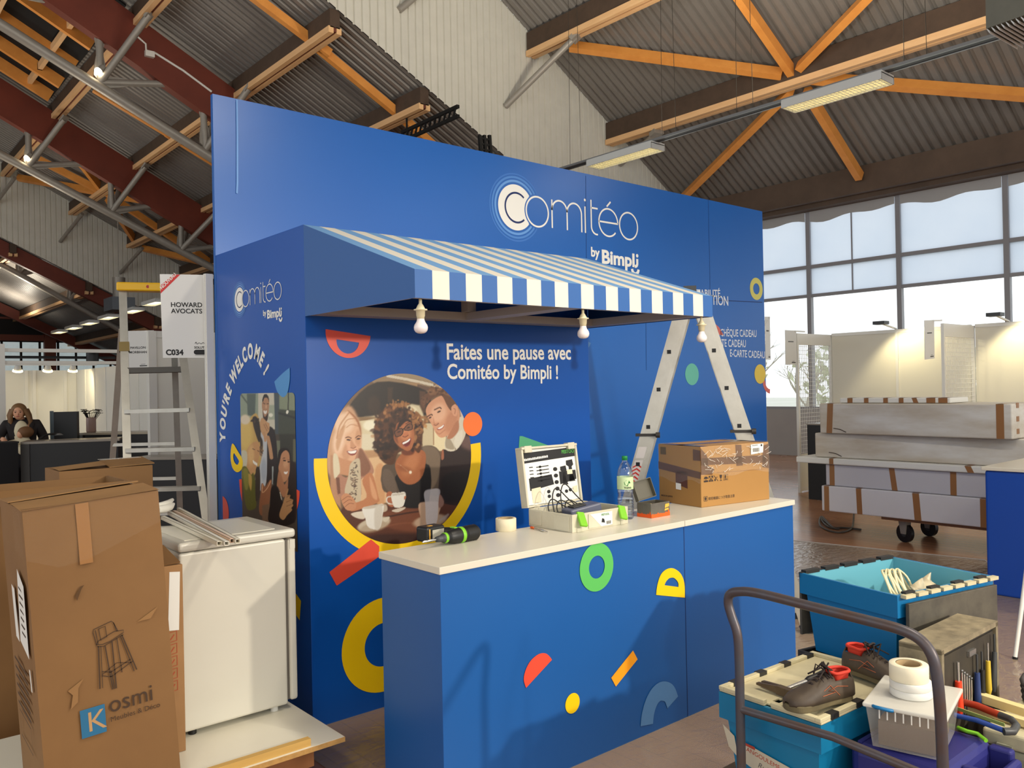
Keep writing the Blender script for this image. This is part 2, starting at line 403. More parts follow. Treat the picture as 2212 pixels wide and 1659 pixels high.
# ---- roofs of corrugated steel, the white steps between them
def deck(name, zf, x0, x1, y0, y1, per=0.2, dep=0.065):
    vs = []; fs = []; y = y0
    prof = []
    while y < y1:
        prof += [(y, 0), (y + per * 0.5, 0), (y + per * 0.62, dep), (y + per * 0.88, dep)]; y += per
    prof = [(min(a, y1), b) for a, b in prof] + [(y1, 0)]
    n = len(prof)
    for x in (x0, x1): vs += [(x, a, zf(x) + b) for a, b in prof]
    fs = [(i, i + 1, n + i + 1, n + i) for i in range(n - 1)]
    b = MB(); b.add(vs, fs)
    b.add([(x0, y0, zf(x0) + 0.12), (x1, y0, zf(x1) + 0.12), (x1, y1, zf(x1) + 0.12), (x0, y1, zf(x0) + 0.12)], [(0, 1, 2, 3)])
    return struct(b.build(name, m_deck))
deck('ceiling', zA, -9, 17.9, -14, YF1 - 0.02)
deck('ceiling', zB, -9, 15.5, YF1 + 0.05, YF2 - 0.02)
deck('ceiling', zC, -9, 15.5, YF2 + 0.05, YEND)
def fascia(name, y, x0, x1, zt, zb, per=0.17):
    prof = []; x = x0
    while x < x1:
        prof += [(x, 0), (x + per * 0.72, 0), (x + per * 0.8, 0.03), (x + per * 0.92, 0.03)]; x += per
    n = len(prof)
    vs = [(a, y + b, zt(a)) for a, b in prof] + [(a, y + b, zb(a)) for a, b in prof]
    b = MB(); b.add(vs, [(i, n + i, n + i + 1, i + 1) for i in range(n - 1)])
    return struct(b.build(name, m_fascia))
fascia('wall_front', YF1, -9, 17.7, lambda x: zA(x) + 0.05, lambda x: zB(x) - 0.02)
fascia('wall_back', YF2, -9, 13.0, lambda x: zB(x) + 0.05, lambda x: zC(x) - 0.02)

# ---- purlins: deep dark webs on pale flanges with a red-brown groove
def purlin(x, y0, y1, zr, label, group=None, d=0.46):
    zr2 = zr; e = 0.56 - d
    t = thing('roof_purlin', label, 'beam', (x, (y0 + y1) / 2, zr - 0.55), group=group)
    MB().bx(x - 0.1, x + 0.1, y0, y1, zr - 0.46 + e, zr - 0.02).build('web', m_ply, t)
    MB().bx(x - 0.13, x - 0.03, y0, y1, zr - d, zr - d + 0.12).build('flange', m_pine, t)
    MB().bx(x + 0.03, x + 0.13, y0, y1, zr - d, zr - d + 0.12).build('flange', m_pine, t)
    MB().bx(x - 0.03, x + 0.03, y0, y1, zr - d + 0.03, zr - d + 0.11).build('groove_strip', m_groove, t)
    return t
purlin(14.6, -9, YF1 - 0.02, zA(14.6), 'pale double-flanged roof purlin above the rail of hall luminaires, ending at the white step', d=0.54)
purlin(12.15, -9, YF1 - 0.02, zA(12.15), 'pale double-flanged roof purlin at the top, second in from the windows', d=0.54)
for x, l in ((5.37, 'upper long roof purlin crossing both red girders, passing the black skylight'), (7.45, 'long roof purlin crossing both red girders just above the blue backdrop corner'),
             (9.39, 'lower roof purlin whose end shows just above the top edge of the blue backdrop'), (3.35, 'highest roof purlin at the upper left, a pale board across the black skylight'),
             (11.3, 'lowest roof purlin behind the blue backdrop')):
    purlin(x, YF1 + 0.06, YF2 - 0.03, zB(x), l)
for x, l in ((5.6, 'upper purlin of the far low roof beyond the second white step'), (8.0, 'middle purlin of the far low roof beyond the second white step'), (10.4, 'lower purlin of the far low roof beyond the second white step')):
    purlin(x, YF2 + 0.06, YEND - 0.1, zC(x), l)

# ---- amber diagonal braces under the sheets
def brace_on(zf, slope, off, p, q, label, w=0.14, h=0.2, ext=0.0):
    n = Vector((slope, 0, 1)).normalized(); p0 = (0, 0, zf(0) - off)
    a = atp(*p, n, p0); b = atp(*q, n, p0); d = (b - a).normalized() * ext
    return tag(MB().bar(a - d, b + d, w, h, n).build('roof_brace', m_amber), label, 'beam')
A = lambda p, q, l, e=0.0: brace_on(zA, 0.61, 0.3, p, q, l, ext=e)
A((1690, 160), (1232, 100), 'amber diagonal roof brace running left from the hub above the lit luminaire')
A((1706, 150), (1602, 0), 'amber diagonal roof brace rising left to the top edge of the photo', 0.2)
A((1740, 132), (1868, 0), 'amber diagonal roof brace rising right to the top edge of the photo', 0.2)
A((1790, 172), (2212, 205), 'amber diagonal roof brace running right behind the lit luminaire', 0.4)
A((1742, 196), (1857, 382), 'amber diagonal roof brace going down right to the brown edge beam')
A((1690, 214), (1478, 424), 'amber diagonal roof brace going down left behind the blue backdrop', 0.3)
B = lambda p, q, l, e=0.0: brace_on(zB, 0.517, 0.28, p, q, l, 0.13, 0.16, e)
B((558, 0), (664, 80), 'amber roof brace above the purlin near the top of the blue backdrop', 0.5)
B((690, 105), (862, 247), 'amber roof brace running down between two purlins left of the white step')
B((878, 262), (920, 300), 'short amber roof brace end just above the blue backdrop edge', 0.3)
B((203, 192), (378, 298), 'amber roof brace behind the uppermost grey tube between the red girders')
B((398, 312), (462, 352), 'amber roof brace at the left edge of the blue backdrop', 0.5)
def FB(p, q, l): return brace_on(zB, 0.517, 0.28, p, q, l, 0.16, 0.2)
FB((40, 384), (222, 416), 'amber brace from the left meeting the star above the far white step')
FB((160, 332), (220, 410), 'short amber brace rising from the star to the second red girder')
FB((85, 345), (216, 412), 'slim amber brace from upper left into the star joint')
FB((232, 420), (350, 438), 'amber brace from the star joint running right to the second red girder')
FB((234, 430), (294, 524), 'amber brace from the star joint down to the lower purlin end')
FB((262, 440), (388, 524), 'slim amber brace running down right from the star joint')
FB((308, 536), (462, 572), 'amber brace running right along the top of the far white step')
FB((420, 542), (464, 574), 'amber brace end beside the backdrop edge under the grey tube')

# ---- red glulam girders, each with an under-slung grey tube chord, V struts and braces up to the purlins
def girder(y, x0, x1, top, dep, zf, label, w=0.24):
    def P(x, o): return (x, zf(x) - o)
    b = MB(); b.prism([P(x0, top + dep), P(x1, top + dep), P(x1, top), P(x0, top)], w, fr((0, y + w / 2, 0), (1, 0, 0), (0, 0, 1)))
    return tag(b.build('glulam_girder', m_glulam), label, 'girder')
girder(YG1, 0.5, 14, 0.3, 1.0, zB, 'nearer red glulam roof girder, passing behind the upper left corner of the blue backdrop')
girder(YG2, 1.0, 14, 0.3, 1.0, zB, 'second red glulam roof girder, crossing the left side above the far white step')
girder(33.35, 3.0, 13, 0.04, 0.56, zC, 'far red glulam girder showing as a band under the far white step')
girder(45.5, 4.0, 13, 0.12, 0.5, zC, 'farthest red glulam girder, near the dark end wall')
def plate(b, p, d, s=0.34, w=0.05):
    p = Vector(p); d = Vector(d).normalized(); n = Vector((0, 1, 0)); u = n.cross(d)
    M = fr(p, d, u, n)
    b.prism([(-0.12, -0.07), (0.05, -0.1), (s * 0.7, -0.12), (s, 0), (s * 0.7, 0.12), (0.05, 0.1), (-0.12, 0.07)], w, M, -w / 2)
def truss(y, chord, nodes, label, r=0.1):
    """chord: two pixels; nodes: (node px, strut end px list, brace end (px, y))"""
    t = thing('tube_truss', label, 'truss', tuple(at(*chord[0], 'y', y)))
    a = at(*chord[0], 'y', y); c = at(*chord[1], 'y', y); d = (c - a)
    MB().tube([a - d * 0.25, c + d * 0.6], r, 14).build('chord_tube', m_galv, t)
    for nd, ends, br in nodes:
        p = at(*nd, 'y', y)
        for e in ends:
            q = at(*e, 'y', y); v = (q - p); L = v.length; v.normalize()
            b = MB(); b.tube([p, q], r * 0.72, 10); plate(b, q - v * 0.15, v, 0.62 * r / 0.1); plate(b, p + v * (r + 0.3), -v, 0.4 * r / 0.1)
            b.build('strut', m_galv, t)
        for px, yy in br:
            q = at(*px, 'y', yy); b = MB(); b.tube([p, q], r * 0.7, 10); v = (q - p).normalized()
            b.bar(q - v * 0.08, q + v * 0.12, 0.2, 0.05); b.build('purlin_brace', m_galv, t)
    return t
truss(YG1, ((0, 52), (457, 341)), [
    ((216, 178), [(215, 72), (385, 182)], [((322, 32), 17.2)]),
    ((444, 322), [(438, 225)], [((536, 192), 17.2), ((470, 240), 18.6)]),
    ((40, -20), [(135, 8)], [])], 'grey tube truss slung under the nearer red girder with V struts', 0.1)
truss(YG2, ((0, 333), (394, 544)), [
    ((62, 358), [(61, 275), (190, 353)], [((138, 258), 24.4)]),
    ((242, 456), [(238, 376), (352, 442)], [((314, 360), 24.4), ((262, 398), 26.2)]),
    ((390, 541), [(392, 464), (470, 532)], [((466, 462), 24.4), ((407, 488), 26.2)])], 'grey tube truss slung under the second red girder above the far white step', 0.11)
truss(35.0, ((0, 570), (258, 712)), [
    ((42, 590), [(38, 532), (122, 578)], [((72, 546), 34.2)]),
    ((152, 648), [(151, 590), (222, 635)], [((188, 602), 34.2), ((168, 604), 36)])], 'grey tube truss below the far white step, in front of the dark end wall', 0.11)
# braces poking through the near white step
def fbrace(p, q, xq, label):
    a = at(*p, 'y', YF1 - 0.02); b = at(*q, 'x', xq)
    m = MB(); m.tube([a, b], 0.065, 12); v = (b - a).normalized(); m.bar(b - v * 0.1, b + v * 0.1, 0.26, 0.1)
    tag(m.build('purlin_brace', m_galv), label, 'brace')
fbrace((1092, 230), (1243, 80), 12.15, 'grey tube brace between the white step and the topmost right purlin')
fbrace((1340, 355), (1418, 288), 14.6, 'grey tube brace behind the unlit end of the luminaire rail, meeting the lower purlin')
fbrace((862, 22), (960, -60), 9.7, 'grey tube brace cut by the top edge of the photo, on the white step')
for (p, q), l in zip((((130, 522), (178, 462)), ((259, 590), (308, 536)), ((-10, 440), (32, 384))), ('far grey brace on the far white step, left of the ladder', 'far grey brace on the far white step, just above the yellow ladder top', 'far grey brace at the left edge of the photo')):
    a = at(*p, 'y', YF2 - 0.02); b = at(*q, 'y', YF2 - 1.6)
    tag(MB().tube([a, b], 0.06, 10).build('purlin_brace', m_galv), l, 'brace')

# ---- black skylight well at the upper left: dark sheet, joists along the slope, noggins
sk = thing('skylight_well', 'black skylight opening with amber joists at the upper left of the roof', 'skylight', (4.2, 22, zB(4.2)))
MB().prism([(0.5, zB(0.5) - 0.06), (5.2, zB(5.2) - 0.06), (5.2, zB(5.2) - 0.02), (0.5, zB(0.5) - 0.02)], 7.0, fr((0, 25.2, 0), (1, 0, 0), (0, 0, 1))).build('dark_sheet', m_black, sk)
for y in (18.9, 20.4, 22.0, 23.4, 24.6):
    b = MB(); b.bar((0.5, y, zB(0.5) - 0.22), (5.1, y, zB(5.1) - 0.22), 0.12, 0.3, (0.46, 0, 0.89)); b.build('joist', m_amber, sk)
for y in (19.6, 21.2, 22.7, 24.0):
    b = MB(); b.bar((4.6, y - 0.72, zB(4.6) - 0.2), (4.6, y + 0.72, zB(4.6) - 0.2), 0.1, 0.16); b.build('noggin', m_pine, sk)

# ---- black lighting truss seen over the backdrop
tk = thing('lighting_truss', 'black lighting bar hanging over the top edge of the blue backdrop', 'truss', tuple(at(930, 265, 'y', 10.5)))
pa, pb = at(868, 296, 'x', 9.39), at(990, 240, 'x', 9.39); pb = at(990, 240, 'z', pa.z)
for o in (-0.09, 0.09): MB().bar(pa + Vector((0, 0, o)), pb + Vector((0, 0, o)), 0.06, 0.06).build('chord', m_black, tk)
b = MB()
for k in range(13): b.bar(pa.lerp(pb, k / 12) + Vector((0, 0, -0.09)), pa.lerp(pb, (k + (0.5 if k < 12 else 0)) / 12) + Vector((0, 0, 0.09)), 0.03, 0.03)
b.build('lattice', m_black, tk); MB().cyl(pa.lerp(pb, 0.1), pa.lerp(pb, 0.1) + Vector((0, 0, zB(pa.x) - 0.46 - pa.z)), 0.02, 8).build('hanger', m_black, tk)
tk = thing('lattice_mast', 'small dark lattice mast end just above the backdrop, right of the lighting bar', 'mast', tuple(at(1050, 320, 'y', 11)))
b = MB()
for px in (1036, 1046, 1057): b.bar(at(px, 292, 'y', 11), at(px + 4, 350, 'y', 11), 0.05, 0.05)
for py in (298, 310, 322, 334): b.bar(at(1036, py, 'y', 11), at(1059, py + 4, 'y', 11), 0.03, 0.03)
b.build('lattice', m_black, tk)

# ---- smoke detector and conduit on the nearer girder
det = thing('conduit_box', 'small white junction box with conduit on the nearer red girder', 'junction box', tuple(at(323, 117, 'y', YG1 - 0.2)))
p = at(323, 117, 'y', YG1 - 0.16)
MB().bx(p.x - 0.09, p.x + 0.09, p.y - 0.05, p.y + 0.04, p.z - 0.06, p.z + 0.06).build('box', mat('white_plastic', (226, 222, 212), 0.4), det)
MB().tube([at(334, 114, 'y', YG1 - 0.14), at(395, 152, 'y', YG1 - 0.14), at(457, 198, 'y', YG1 - 0.14)], 0.025, 8).build('conduit', MATS['white_plastic'], det)
MB().tube([at(316, 118, 'y', YG1 - 0.14), at(315, 95, 'y', YG1 - 0.14), at(298, 80, 'y', YG1 - 0.14)], 0.02, 8).build('conduit', MATS['white_plastic'], det)
for px, l in (((209, 160), 'small bright lamp on the uppermost grey tube'), ((56, 345), 'small bright lamp on the second grey tube at the left')):
    p = at(*px, 'y', YG1 if px[0] > 100 else YG2); p = p + Vector((0, -0.12, 0.02))
    t = thing('tube_lamp', l, 'lamp', tuple(p))
    MB().cyl(p + Vector((0.1, 0, 0.12)), p, 0.05, 12, 0.07).build('housing', m_galv, t)
    MB().sph(p, 0.075, 14, 8).build('lamp_bulb', mat('lit_bulb', (255, 240, 215), 0.3, emit=((255, 236, 200), 14)), t)

# ---- dark end wall on the far left with red-brown frame, rails and a band of frosted windows
ye = YEND
struct(MB().bx(-9, 16, ye, ye + 0.2, 0, 16).build('wall_left', m_darkclad))
fr_r = mat('red_brown_steel', (120, 62, 44), 0.6)
zt = at(100, 738, 'y', ye).z; zb = 3.0
def hz(y_px, x_px=100): return at(x_px, y_px, 'y', ye - 0.1).z
w = MB()
for yp, h in ((640, 0.14), (690, 0.1), (731, 0.3)): w.bx(2, 16, ye - 0.25, ye - 0.02, hz(yp) - h / 2, hz(yp) + h / 2)
for xp in (-60, 104, 262, 420): 
    x = at(xp, 700, 'y', ye).x; w.bx(x - 0.25, x + 0.25, ye - 0.45, ye - 0.02, 0, 9)
w.build('end_wall_frame', fr_r); struct(bpy.context.scene.objects['end_wall_frame'])
wf = MB(); x0, x1 = at(-40, 745, 'y', ye).x, at(470, 745, 'y', ye).x
m_wb = mat('pale_band_window', (206, 216, 214), 0.35, noise=(3, 0.6), rgb2=(150, 164, 164), emit=((200, 214, 214), 0.55))
o = struct(MB().bx(x0, x1, ye - 0.08, ye - 0.02, 2.6, zt).build('window_13', m_wb))
n = 14
for i in range(n + 1):
    x = x0 + (x1 - x0) * i / n; wf.bx(x - 0.05, x + 0.05, ye - 0.14, ye - 0.08, 2.6, zt)
for zz in (zt, zt - 1.1, zt - 2.2): wf.bx(x0, x1, ye - 0.14, ye - 0.08, zz - 0.05, zz + 0.05)
wf.build('window_frame', m_darkclad, o)

# ---- luminaires on the rail to the right
m_lum = mat('white_luminaire_body', (214, 214, 208), 0.4)
m_louvre = mat('bright_louvre', (235, 232, 215), 0.3, 0.3)
m_lit = mat('lit_tube', (255, 246, 214), 0.4, emit=((255, 240, 196), 3.2))
m_rail = mat('dark_rail', (52, 52, 54), 0.4, 0.6); m_wire = mat('suspension_wire', (70, 66, 60), 0.4, 0.8)
def luminaire(x, y0, y1, z, label, w=0.29, detail=True):
    t = thing('ceiling_luminaire', label, 'luminaire', (x, (y0 + y1) / 2, z), group=None)
    b = MB(); b.bx(x - w / 2, x + w / 2, y0, y1, z + 0.07, z + 0.1); 
    for s in (-1, 1): b.bx(x + s * w / 2 - 0.006, x + s * w / 2 + 0.006, y0, y1, z, z + 0.08)
    for yy in (y0, y1 - 0.012): b.bx(x - w / 2, x + w / 2, yy, yy + 0.012, z, z + 0.08)
    b.build('housing', m_lum, t)
    MB().bx(x - w / 2 + 0.01, x + w / 2 - 0.01, y0 + 0.015, y1 - 0.015, z + 0.05, z + 0.068).build('lamp_panel', m_lit, t)
    if detail:
        g = MB(); n = 26
        for i in range(1, n): yy = y0 + (y1 - y0) * i / n; g.bx(x - w / 2 + 0.01, x + w / 2 - 0.01, yy - 0.004, yy + 0.004, z + 0.004, z + 0.045)
        for k in (-1, 0, 1): g.bx(x + k * 0.075 - 0.004, x + k * 0.075 + 0.004, y0 + 0.015, y1 - 0.015, z + 0.003, z + 0.046)
        g.build('louvre', m_louvre, t)
    return t
ZL = 5.0; XL = 9.06
luminaire(XL, 4.21, 5.42, ZL, 'nearer lit louvred luminaire on the rail, beside the star of roof braces')
luminaire(XL, 7.42, 8.66, ZL, 'farther lit luminaire on the rail, just above the blue backdrop edge')
rl = thing('luminaire_rail', 'dark twin luminaire rail hanging above the stand on wires', 'rail', (XL, 6, ZL + 0.1))
for dx in (-0.09, 0.03): MB().bx(XL + dx - 0.014, XL + dx + 0.014, 1.5, 12.5, ZL + 0.1, ZL + 0.13).build('rail_bar', mat('steel_rail', (150, 150, 150), 0.3, 0.8), rl)
MB().bx(XL - 0.085, XL + 0.02, 1.5, 12.5, ZL + 0.105, ZL + 0.115).build('rail_tray', m_rail, rl)
for y in (2.6, 3.9, 6.0, 7.2, 9.0): 
    for d in (-0.12, 0.12): MB().cyl((XL - 0.03, y + d, ZL + 0.12), (XL - 0.03, y + d * 0.4, zA(XL) - 0.1), 0.0035, 6).build('wire', m_wire, rl)
# unit heater cut by the top right corner
hx, hy, hz0 = 8.25, 2.45, 5.0
ht = thing('unit_heater', 'grey unit heater with white louvres in the upper right corner of the photo', 'heater', (hx, hy, hz0))
p = [at(2130, 62, 'z', 5.0), at(2190, 97, 'z', 5.0), at(2290, 68, 'z', 5.0), at(2225, 28, 'z', 5.0)]
up = [q + Vector((0, 0, 0.42)) for q in p]
MB().hexa(p, up).build('housing', mat('heater_grey', (120, 118, 104), 0.5, noise=(5, 0.3)), ht)
g = MB()
for i in range(9):
    f0, f1 = (i + 0.15) / 9, (i + 0.75) / 9
    a = p[0].lerp(p[3], f0); b = p[1].lerp(p[2], f0); c = p[1].lerp(p[2], f1); d = p[0].lerp(p[3], f1); dz = Vector((0, 0, -0.035))
    g.hexa([a + dz * 0.3, b + dz * 0.3, c + dz * 1.6, d + dz * 1.6], [a, b, c + dz * 0.9, d + dz * 0.9])
g.build('louvre', mat('white_plastic2', (226, 226, 222), 0.4), ht)
MB().cyl(up[0] + Vector((0.1, 0, -0.05)), up[0] + Vector((0.3, 0.2, 2.4)), 0.012, 6).build('hanger', m_wire, ht)
# luminaires far away on the left
for i, (px, s) in enumerate((((128, 719), 1), ((159, 710), 1), ((193, 700), 1), ((234, 688), 1), ((286, 674), 1), ((334, 657), 1))):
    q = at(*px, 'z', 4.2)
    luminaire(q.x, q.y - 0.6, q.y + 0.6, 4.2, ('farthest', 'second farthest', 'third farthest', 'fourth farthest', 'fifth farthest', 'nearest')[i] + ' lit luminaire of the row behind the ladder', 0.34, False)
q0, q1 = at(128, 716, 'z', 4.33), at(334, 654, 'z', 4.33)
tag(MB().bar(q0, q1, 0.06, 0.05).build('luminaire_rail', m_rail), 'far dark luminaire rail seen behind the ladder', 'rail')
hq = at(258, 672, 'z', 4.5); 
t = thing('unit_heater', 'far grey unit heater hanging beside the ladder top', 'heater', tuple(hq))
MB().bx(hq.x - 0.35, hq.x + 0.35, hq.y - 0.5, hq.y + 0.5, 4.5, 4.92).build('housing', mat('heater_far', (110, 116, 122), 0.5), t)
MB().cyl((hq.x, hq.y, 4.9), (hq.x, hq.y, 5.6), 0.2, 12).build('flue', m_galv, t); MB().cyl((hq.x, hq.y, 5.6), (hq.x, hq.y, (zB(hq.x) if hq.y < YF2 else zC(hq.x)) - 0.01), 0.015, 8).build('hanger', m_galv, t)

# ---- outside the windows: pale ground, hedge and bare trees
struct(MB().bx(XW + 0.3, 90, -60, 70, -0.5, -0.2).build('ground_outside', mat('pale_ground', (206, 204, 196), 0.9, noise=(0.3, 0.4), rgb2=(170, 176, 150))))
m_bark = mat('pale_bark', (186, 178, 162), 0.9); m_leaf = mat('pale_leaf', (212, 212, 186), 0.9, noise=(2, 0.6), rgb2=(190, 196, 164))
def bare_tree(loc, h, seed, label):
    r = random.Random(seed); b = MB()
    def grow(p, d, L, rad, n):
        q = p + d * L; b.tube([p, (p + q) / 2 + Vector((r.uniform(-.05, .05), r.uniform(-.05, .05), 0)) * L, q], [rad, rad * .85, rad * .65], 6)
        if n == 0: return
        for k in range(3):
            e = (d + Vector((r.uniform(-.8, .8), r.uniform(-.8, .8), r.uniform(-.15, .5)))).normalized(); grow(p + (q - p) * r.uniform(.6, 1), e, L * r.uniform(.55, .75), rad * .55, n - 1)
    grow(Vector(loc), Vector((0, 0, 1)), h * 0.38, h * 0.02, 4)
    tag(b.build('bare_tree', m_bark), label, 'tree')
def bush(loc, rx, ry, h, seed, label, name='leafy_tree'):
    r = random.Random(seed); b = MB(); b.cyl(Vector(loc), Vector(loc) + Vector((0, 0, h * 0.4)), 0.12, 8)
    n = 260
    for i in range(n):
        a = r.uniform(0, 2 * pi); u = r.random() ** 0.5; zz = r.random()
        w = sin(pi * min(1, zz * 0.9 + 0.1)) ** 0.6
        c = Vector(loc) + Vector((rx * u * w * cos(a), ry * u * w * sin(a), h * (0.12 + 0.88 * zz)))
        d = 0.28 + 0.25 * r.random(); T = Matrix.Translation(c) @ Matrix.Rotation(r.uniform(0, 6), 4, Vector((r.random(), r.random(), r.random() + .1)).normalized())
        b.add([(-d, 0, 0), (0, -d * .6, .05), (d, 0, 0), (0, d * .6, .05)], [(0, 1, 2, 3)], T)
    tag(b.build(name, m_leaf), label, 'tree')
bare_tree((26, 17.0, -0.2), 4.2, 3, 'bare young tree outside the window beside the backdrop edge')
bare_tree((27, 15.6, -0.2), 3.6, 8, 'smaller bare tree outside the window behind the mesh panel')
for i, (x, y, rx, h, l) in enumerate(((48, 35, 4.2, 6.2, 'pale leafy tree mass outside just right of the backdrop edge'), (52, 27.5, 3.6, 4.6, 'pale leafy tree outside behind the first mesh panel'), (54, 20, 3.4, 3.6, 'pale leafy tree outside seen through the right part of the mesh'), (46, 46, 4.5, 6.5, 'pale leafy tree outside hidden mostly by the backdrop'))):
    bush((x, y, -0.2), rx, rx, h, 20 + i, l)
# ================================================================ the blue stand
m_blue = mat('blue_print_vinyl', (16, 94, 176), 0.3, noise=(0.8, 0.35), rgb2=(12, 84, 166), spec=0.55)
m_bluek = mat('blue_kiosk_vinyl', (12, 82, 170), 0.36, noise=(0.8, 0.3), rgb2=(8, 72, 158), spec=0.32)
m_white = mat('white_print', (236, 234, 226), 0.4)
m_red = mat('red_print', (226, 78, 56), 0.4); m_yel = mat('yellow_print', (246, 202, 10), 0.4); m_grn = mat('green_print', (92, 186, 92), 0.4)
m_org = mat('orange_print', (244, 118, 50), 0.4); m_amb = mat('amber_print', (252, 162, 32), 0.4); m_lbl = mat('light_blue_print', (78, 146, 206), 0.4); m_mint = mat('mint_print', (84, 176, 150), 0.4)
m_dseam = mat('dark_seam', (14, 40, 96), 0.6)
m_steelblue = mat('muted_blue_print', (84, 132, 184), 0.4)
YB, YK, XK, XK1 = 5.18, 3.974, 1.985, 4.075
VB = lambda off=0.0: fr((0, YB - off, 0), (1, 0, 0), (0, 0, 1))            # backdrop face
VK = lambda off=0.0: fr((0, YK - off, 0), (1, 0, 0), (0, 0, 1))            # kiosk front
VS = lambda off=0.0: fr((XK - off, 0, 0), (0, -1, 0), (0, 0, 1))           # kiosk left face: a = -Y
def pf(pts, ax, val):   # pixels -> plane coordinates (a, b)
    out = []
    for p in pts:
        q = at(p[0], p[1], ax, val); out.append((q.x if ax == 'y' else -q.y, q.z))
    return out
def tpx(b, txt, p0, p1, ax, val, off, bold=0.02, ky=1.0):
    """text whose left baseline point is p0 and right baseline point is p1 (pixels on the plane)"""
    (a0, z0), (a1, z1) = pf([p0, p1], ax, val)
    _, _, w = text_geo(txt, 1.0, bold); s = sqrt((a1 - a0) ** 2 + (z1 - z0) ** 2) / w
    base = {'y': fr((a0, val - off, z0), (1, 0, 0), (0, 0, 1)), 'x': fr((val - off, -a0, z0), (0, -1, 0), (0, 0, 1))}[ax]
    R = Matrix.Rotation(atan2(z1 - z0, a1 - a0), 4, 'Z')
    vs, fs, _ = text_geo(txt, s, bold); b.add([(x, y * ky, 0) for x, y in vs], fs, base @ R)

def logo(M, parent, label):
    """the stand's word mark; unit = radius of the white disc, origin at its centre; M maps (a,b) to the wall"""
    T = lambda z: M @ Matrix.Translation((0, 0, z))
    m_ring = [mat('logo_ring_a', (96, 150, 214), 0.4), mat('logo_ring_b', (70, 128, 200), 0.4), mat('logo_ring_c', (52, 112, 190), 0.4)]
    b = MB(T(0.001)); oc, orad = (1.265, -0.035), 0.665
    def cutring(r0, r1, mi):   # ring cut where the letter o stands
        b.m = mi; pts = [(cos(radians(k * 3)), sin(radians(k * 3))) for k in range(121)]
        for k in range(120):
            c, d = pts[k], pts[k + 1]; mid = ((c[0] + d[0]) / 2 * (r0 + r1) / 2, (c[1] + d[1]) / 2 * (r0 + r1) / 2)
            if (mid[0] - oc[0]) ** 2 + (mid[1] - oc[1]) ** 2 < (orad + 0.12) ** 2: continue
            b.add([(c[0] * r0, c[1] * r0, 0), (c[0] * r1, c[1] * r1, 0), (d[0] * r1, d[1] * r1, 0), (d[0] * r0, d[1] * r0, 0)], [(0, 1, 2, 3)])
    cutring(1.1, 1.2, 0); cutring(1.27, 1.36, 1); cutring(1.42, 1.49, 2)
    b.build('logo_rings', m_ring, parent)
    b = MB(T(0.0015))
    # disc minus the o's clearance
    R2 = orad + 0.1; n = 96; out = []
    for k in range(n):
        a = 2 * pi * k / n; p = (cos(a), sin(a))
        if (p[0] - oc[0]) ** 2 + (p[1] - oc[1]) ** 2 >= R2 * R2: out.append(p)
    # order starting after the gap
    th = sorted(out, key=lambda p: (atan2(p[1], p[0]) % (2 * pi)))
    pa = atan2(th[-1][1] - oc[1], th[-1][0] - oc[0]); pb = atan2(th[0][1] - oc[1], th[0][0] - oc[0])
    pa %= 2 * pi; pb %= 2 * pi
    ins = [(oc[0] + R2 * cos(pa + (pb - pa) * k / 20), oc[1] + R2 * sin(pa + (pb - pa) * k / 20)) for k in range(1, 20)]
    b.flat(th + ins); b.build('logo_disc', m_white, parent)
    b = MB(T(0.0025)); b.strip(arc(0.04, -0.005, 0.645, 0.645, 48, 312, 48), 0.085); b.build('logo_letter_c', m_dseam, parent)
    b = MB(T(0.002)); w = 0.08
    b.strip(arc(oc[0], oc[1], orad, orad, 0, 360, 64)[:-1], w, closed=True)
    b.strip(arc(7.33, -0.01, 0.66, 0.66, 0, 360, 64)[:-1], w, closed=True)
    for x0, x1 in ((2.16, 3.11), (3.11, 4.05)):
        r = (x1 - x0) / 2; b.strip([(x1, -0.66)] + arc((x0 + x1) / 2, 0.63 - r, r, r, 0, 180, 24), w)
    b.strip([(2.16, -0.66), (2.16, 0.63)], w)
    b.strip([(4.29, -0.66), (4.29, 0.58)], w); b.flat(arc(4.29, 0.885, 0.065, 0.065, 0, 360, 16)[:-1])
    b.strip([(4.7, 0.95), (4.7, -0.3)] + arc(5.06, -0.3, 0.36, 0.36, 180, 282, 14), w); b.strip([(4.7, 0.575), (5.15, 0.575)], w)
    b.strip(arc(5.88, 0.0, 0.66, 0.66, 0, 318, 56), w); b.strip([(5.22, 0.0), (6.56, 0.0)], w); b.strip([(5.78, 0.76), (6.06, 1.02)], w * 1.1)
    b.build('logo_wordmark', m_white, parent)
    b = MB(T(0.002)); s = 0.62
    b.text('by', 0.62, Matrix.Translation((4.62, -1.72, 0)), 0.03); vs, fs, wd = text_geo('Bimpl', 1.0, 0.035)
    k = (7.72 - 5.33) / wd; b.add([(5.33 + x * k, -1.98 + y * 0.9, 0) for x, y in vs], fs)
    b.flat(arc(7.92, -1.42, 0.09, 0.09, 0, 360, 16)[:-1])
    b.strip([(7.92, -1.58), (7.92, -1.78)] + arc(7.78, -1.8, 0.14, 0.16, 0, -120, 8), 0.15)
    b.strip(arc(7.76, -2.08, 0.24, 0.26, 185, 355, 18), 0.17)
    b.build('logo_subtitle', m_white, parent)

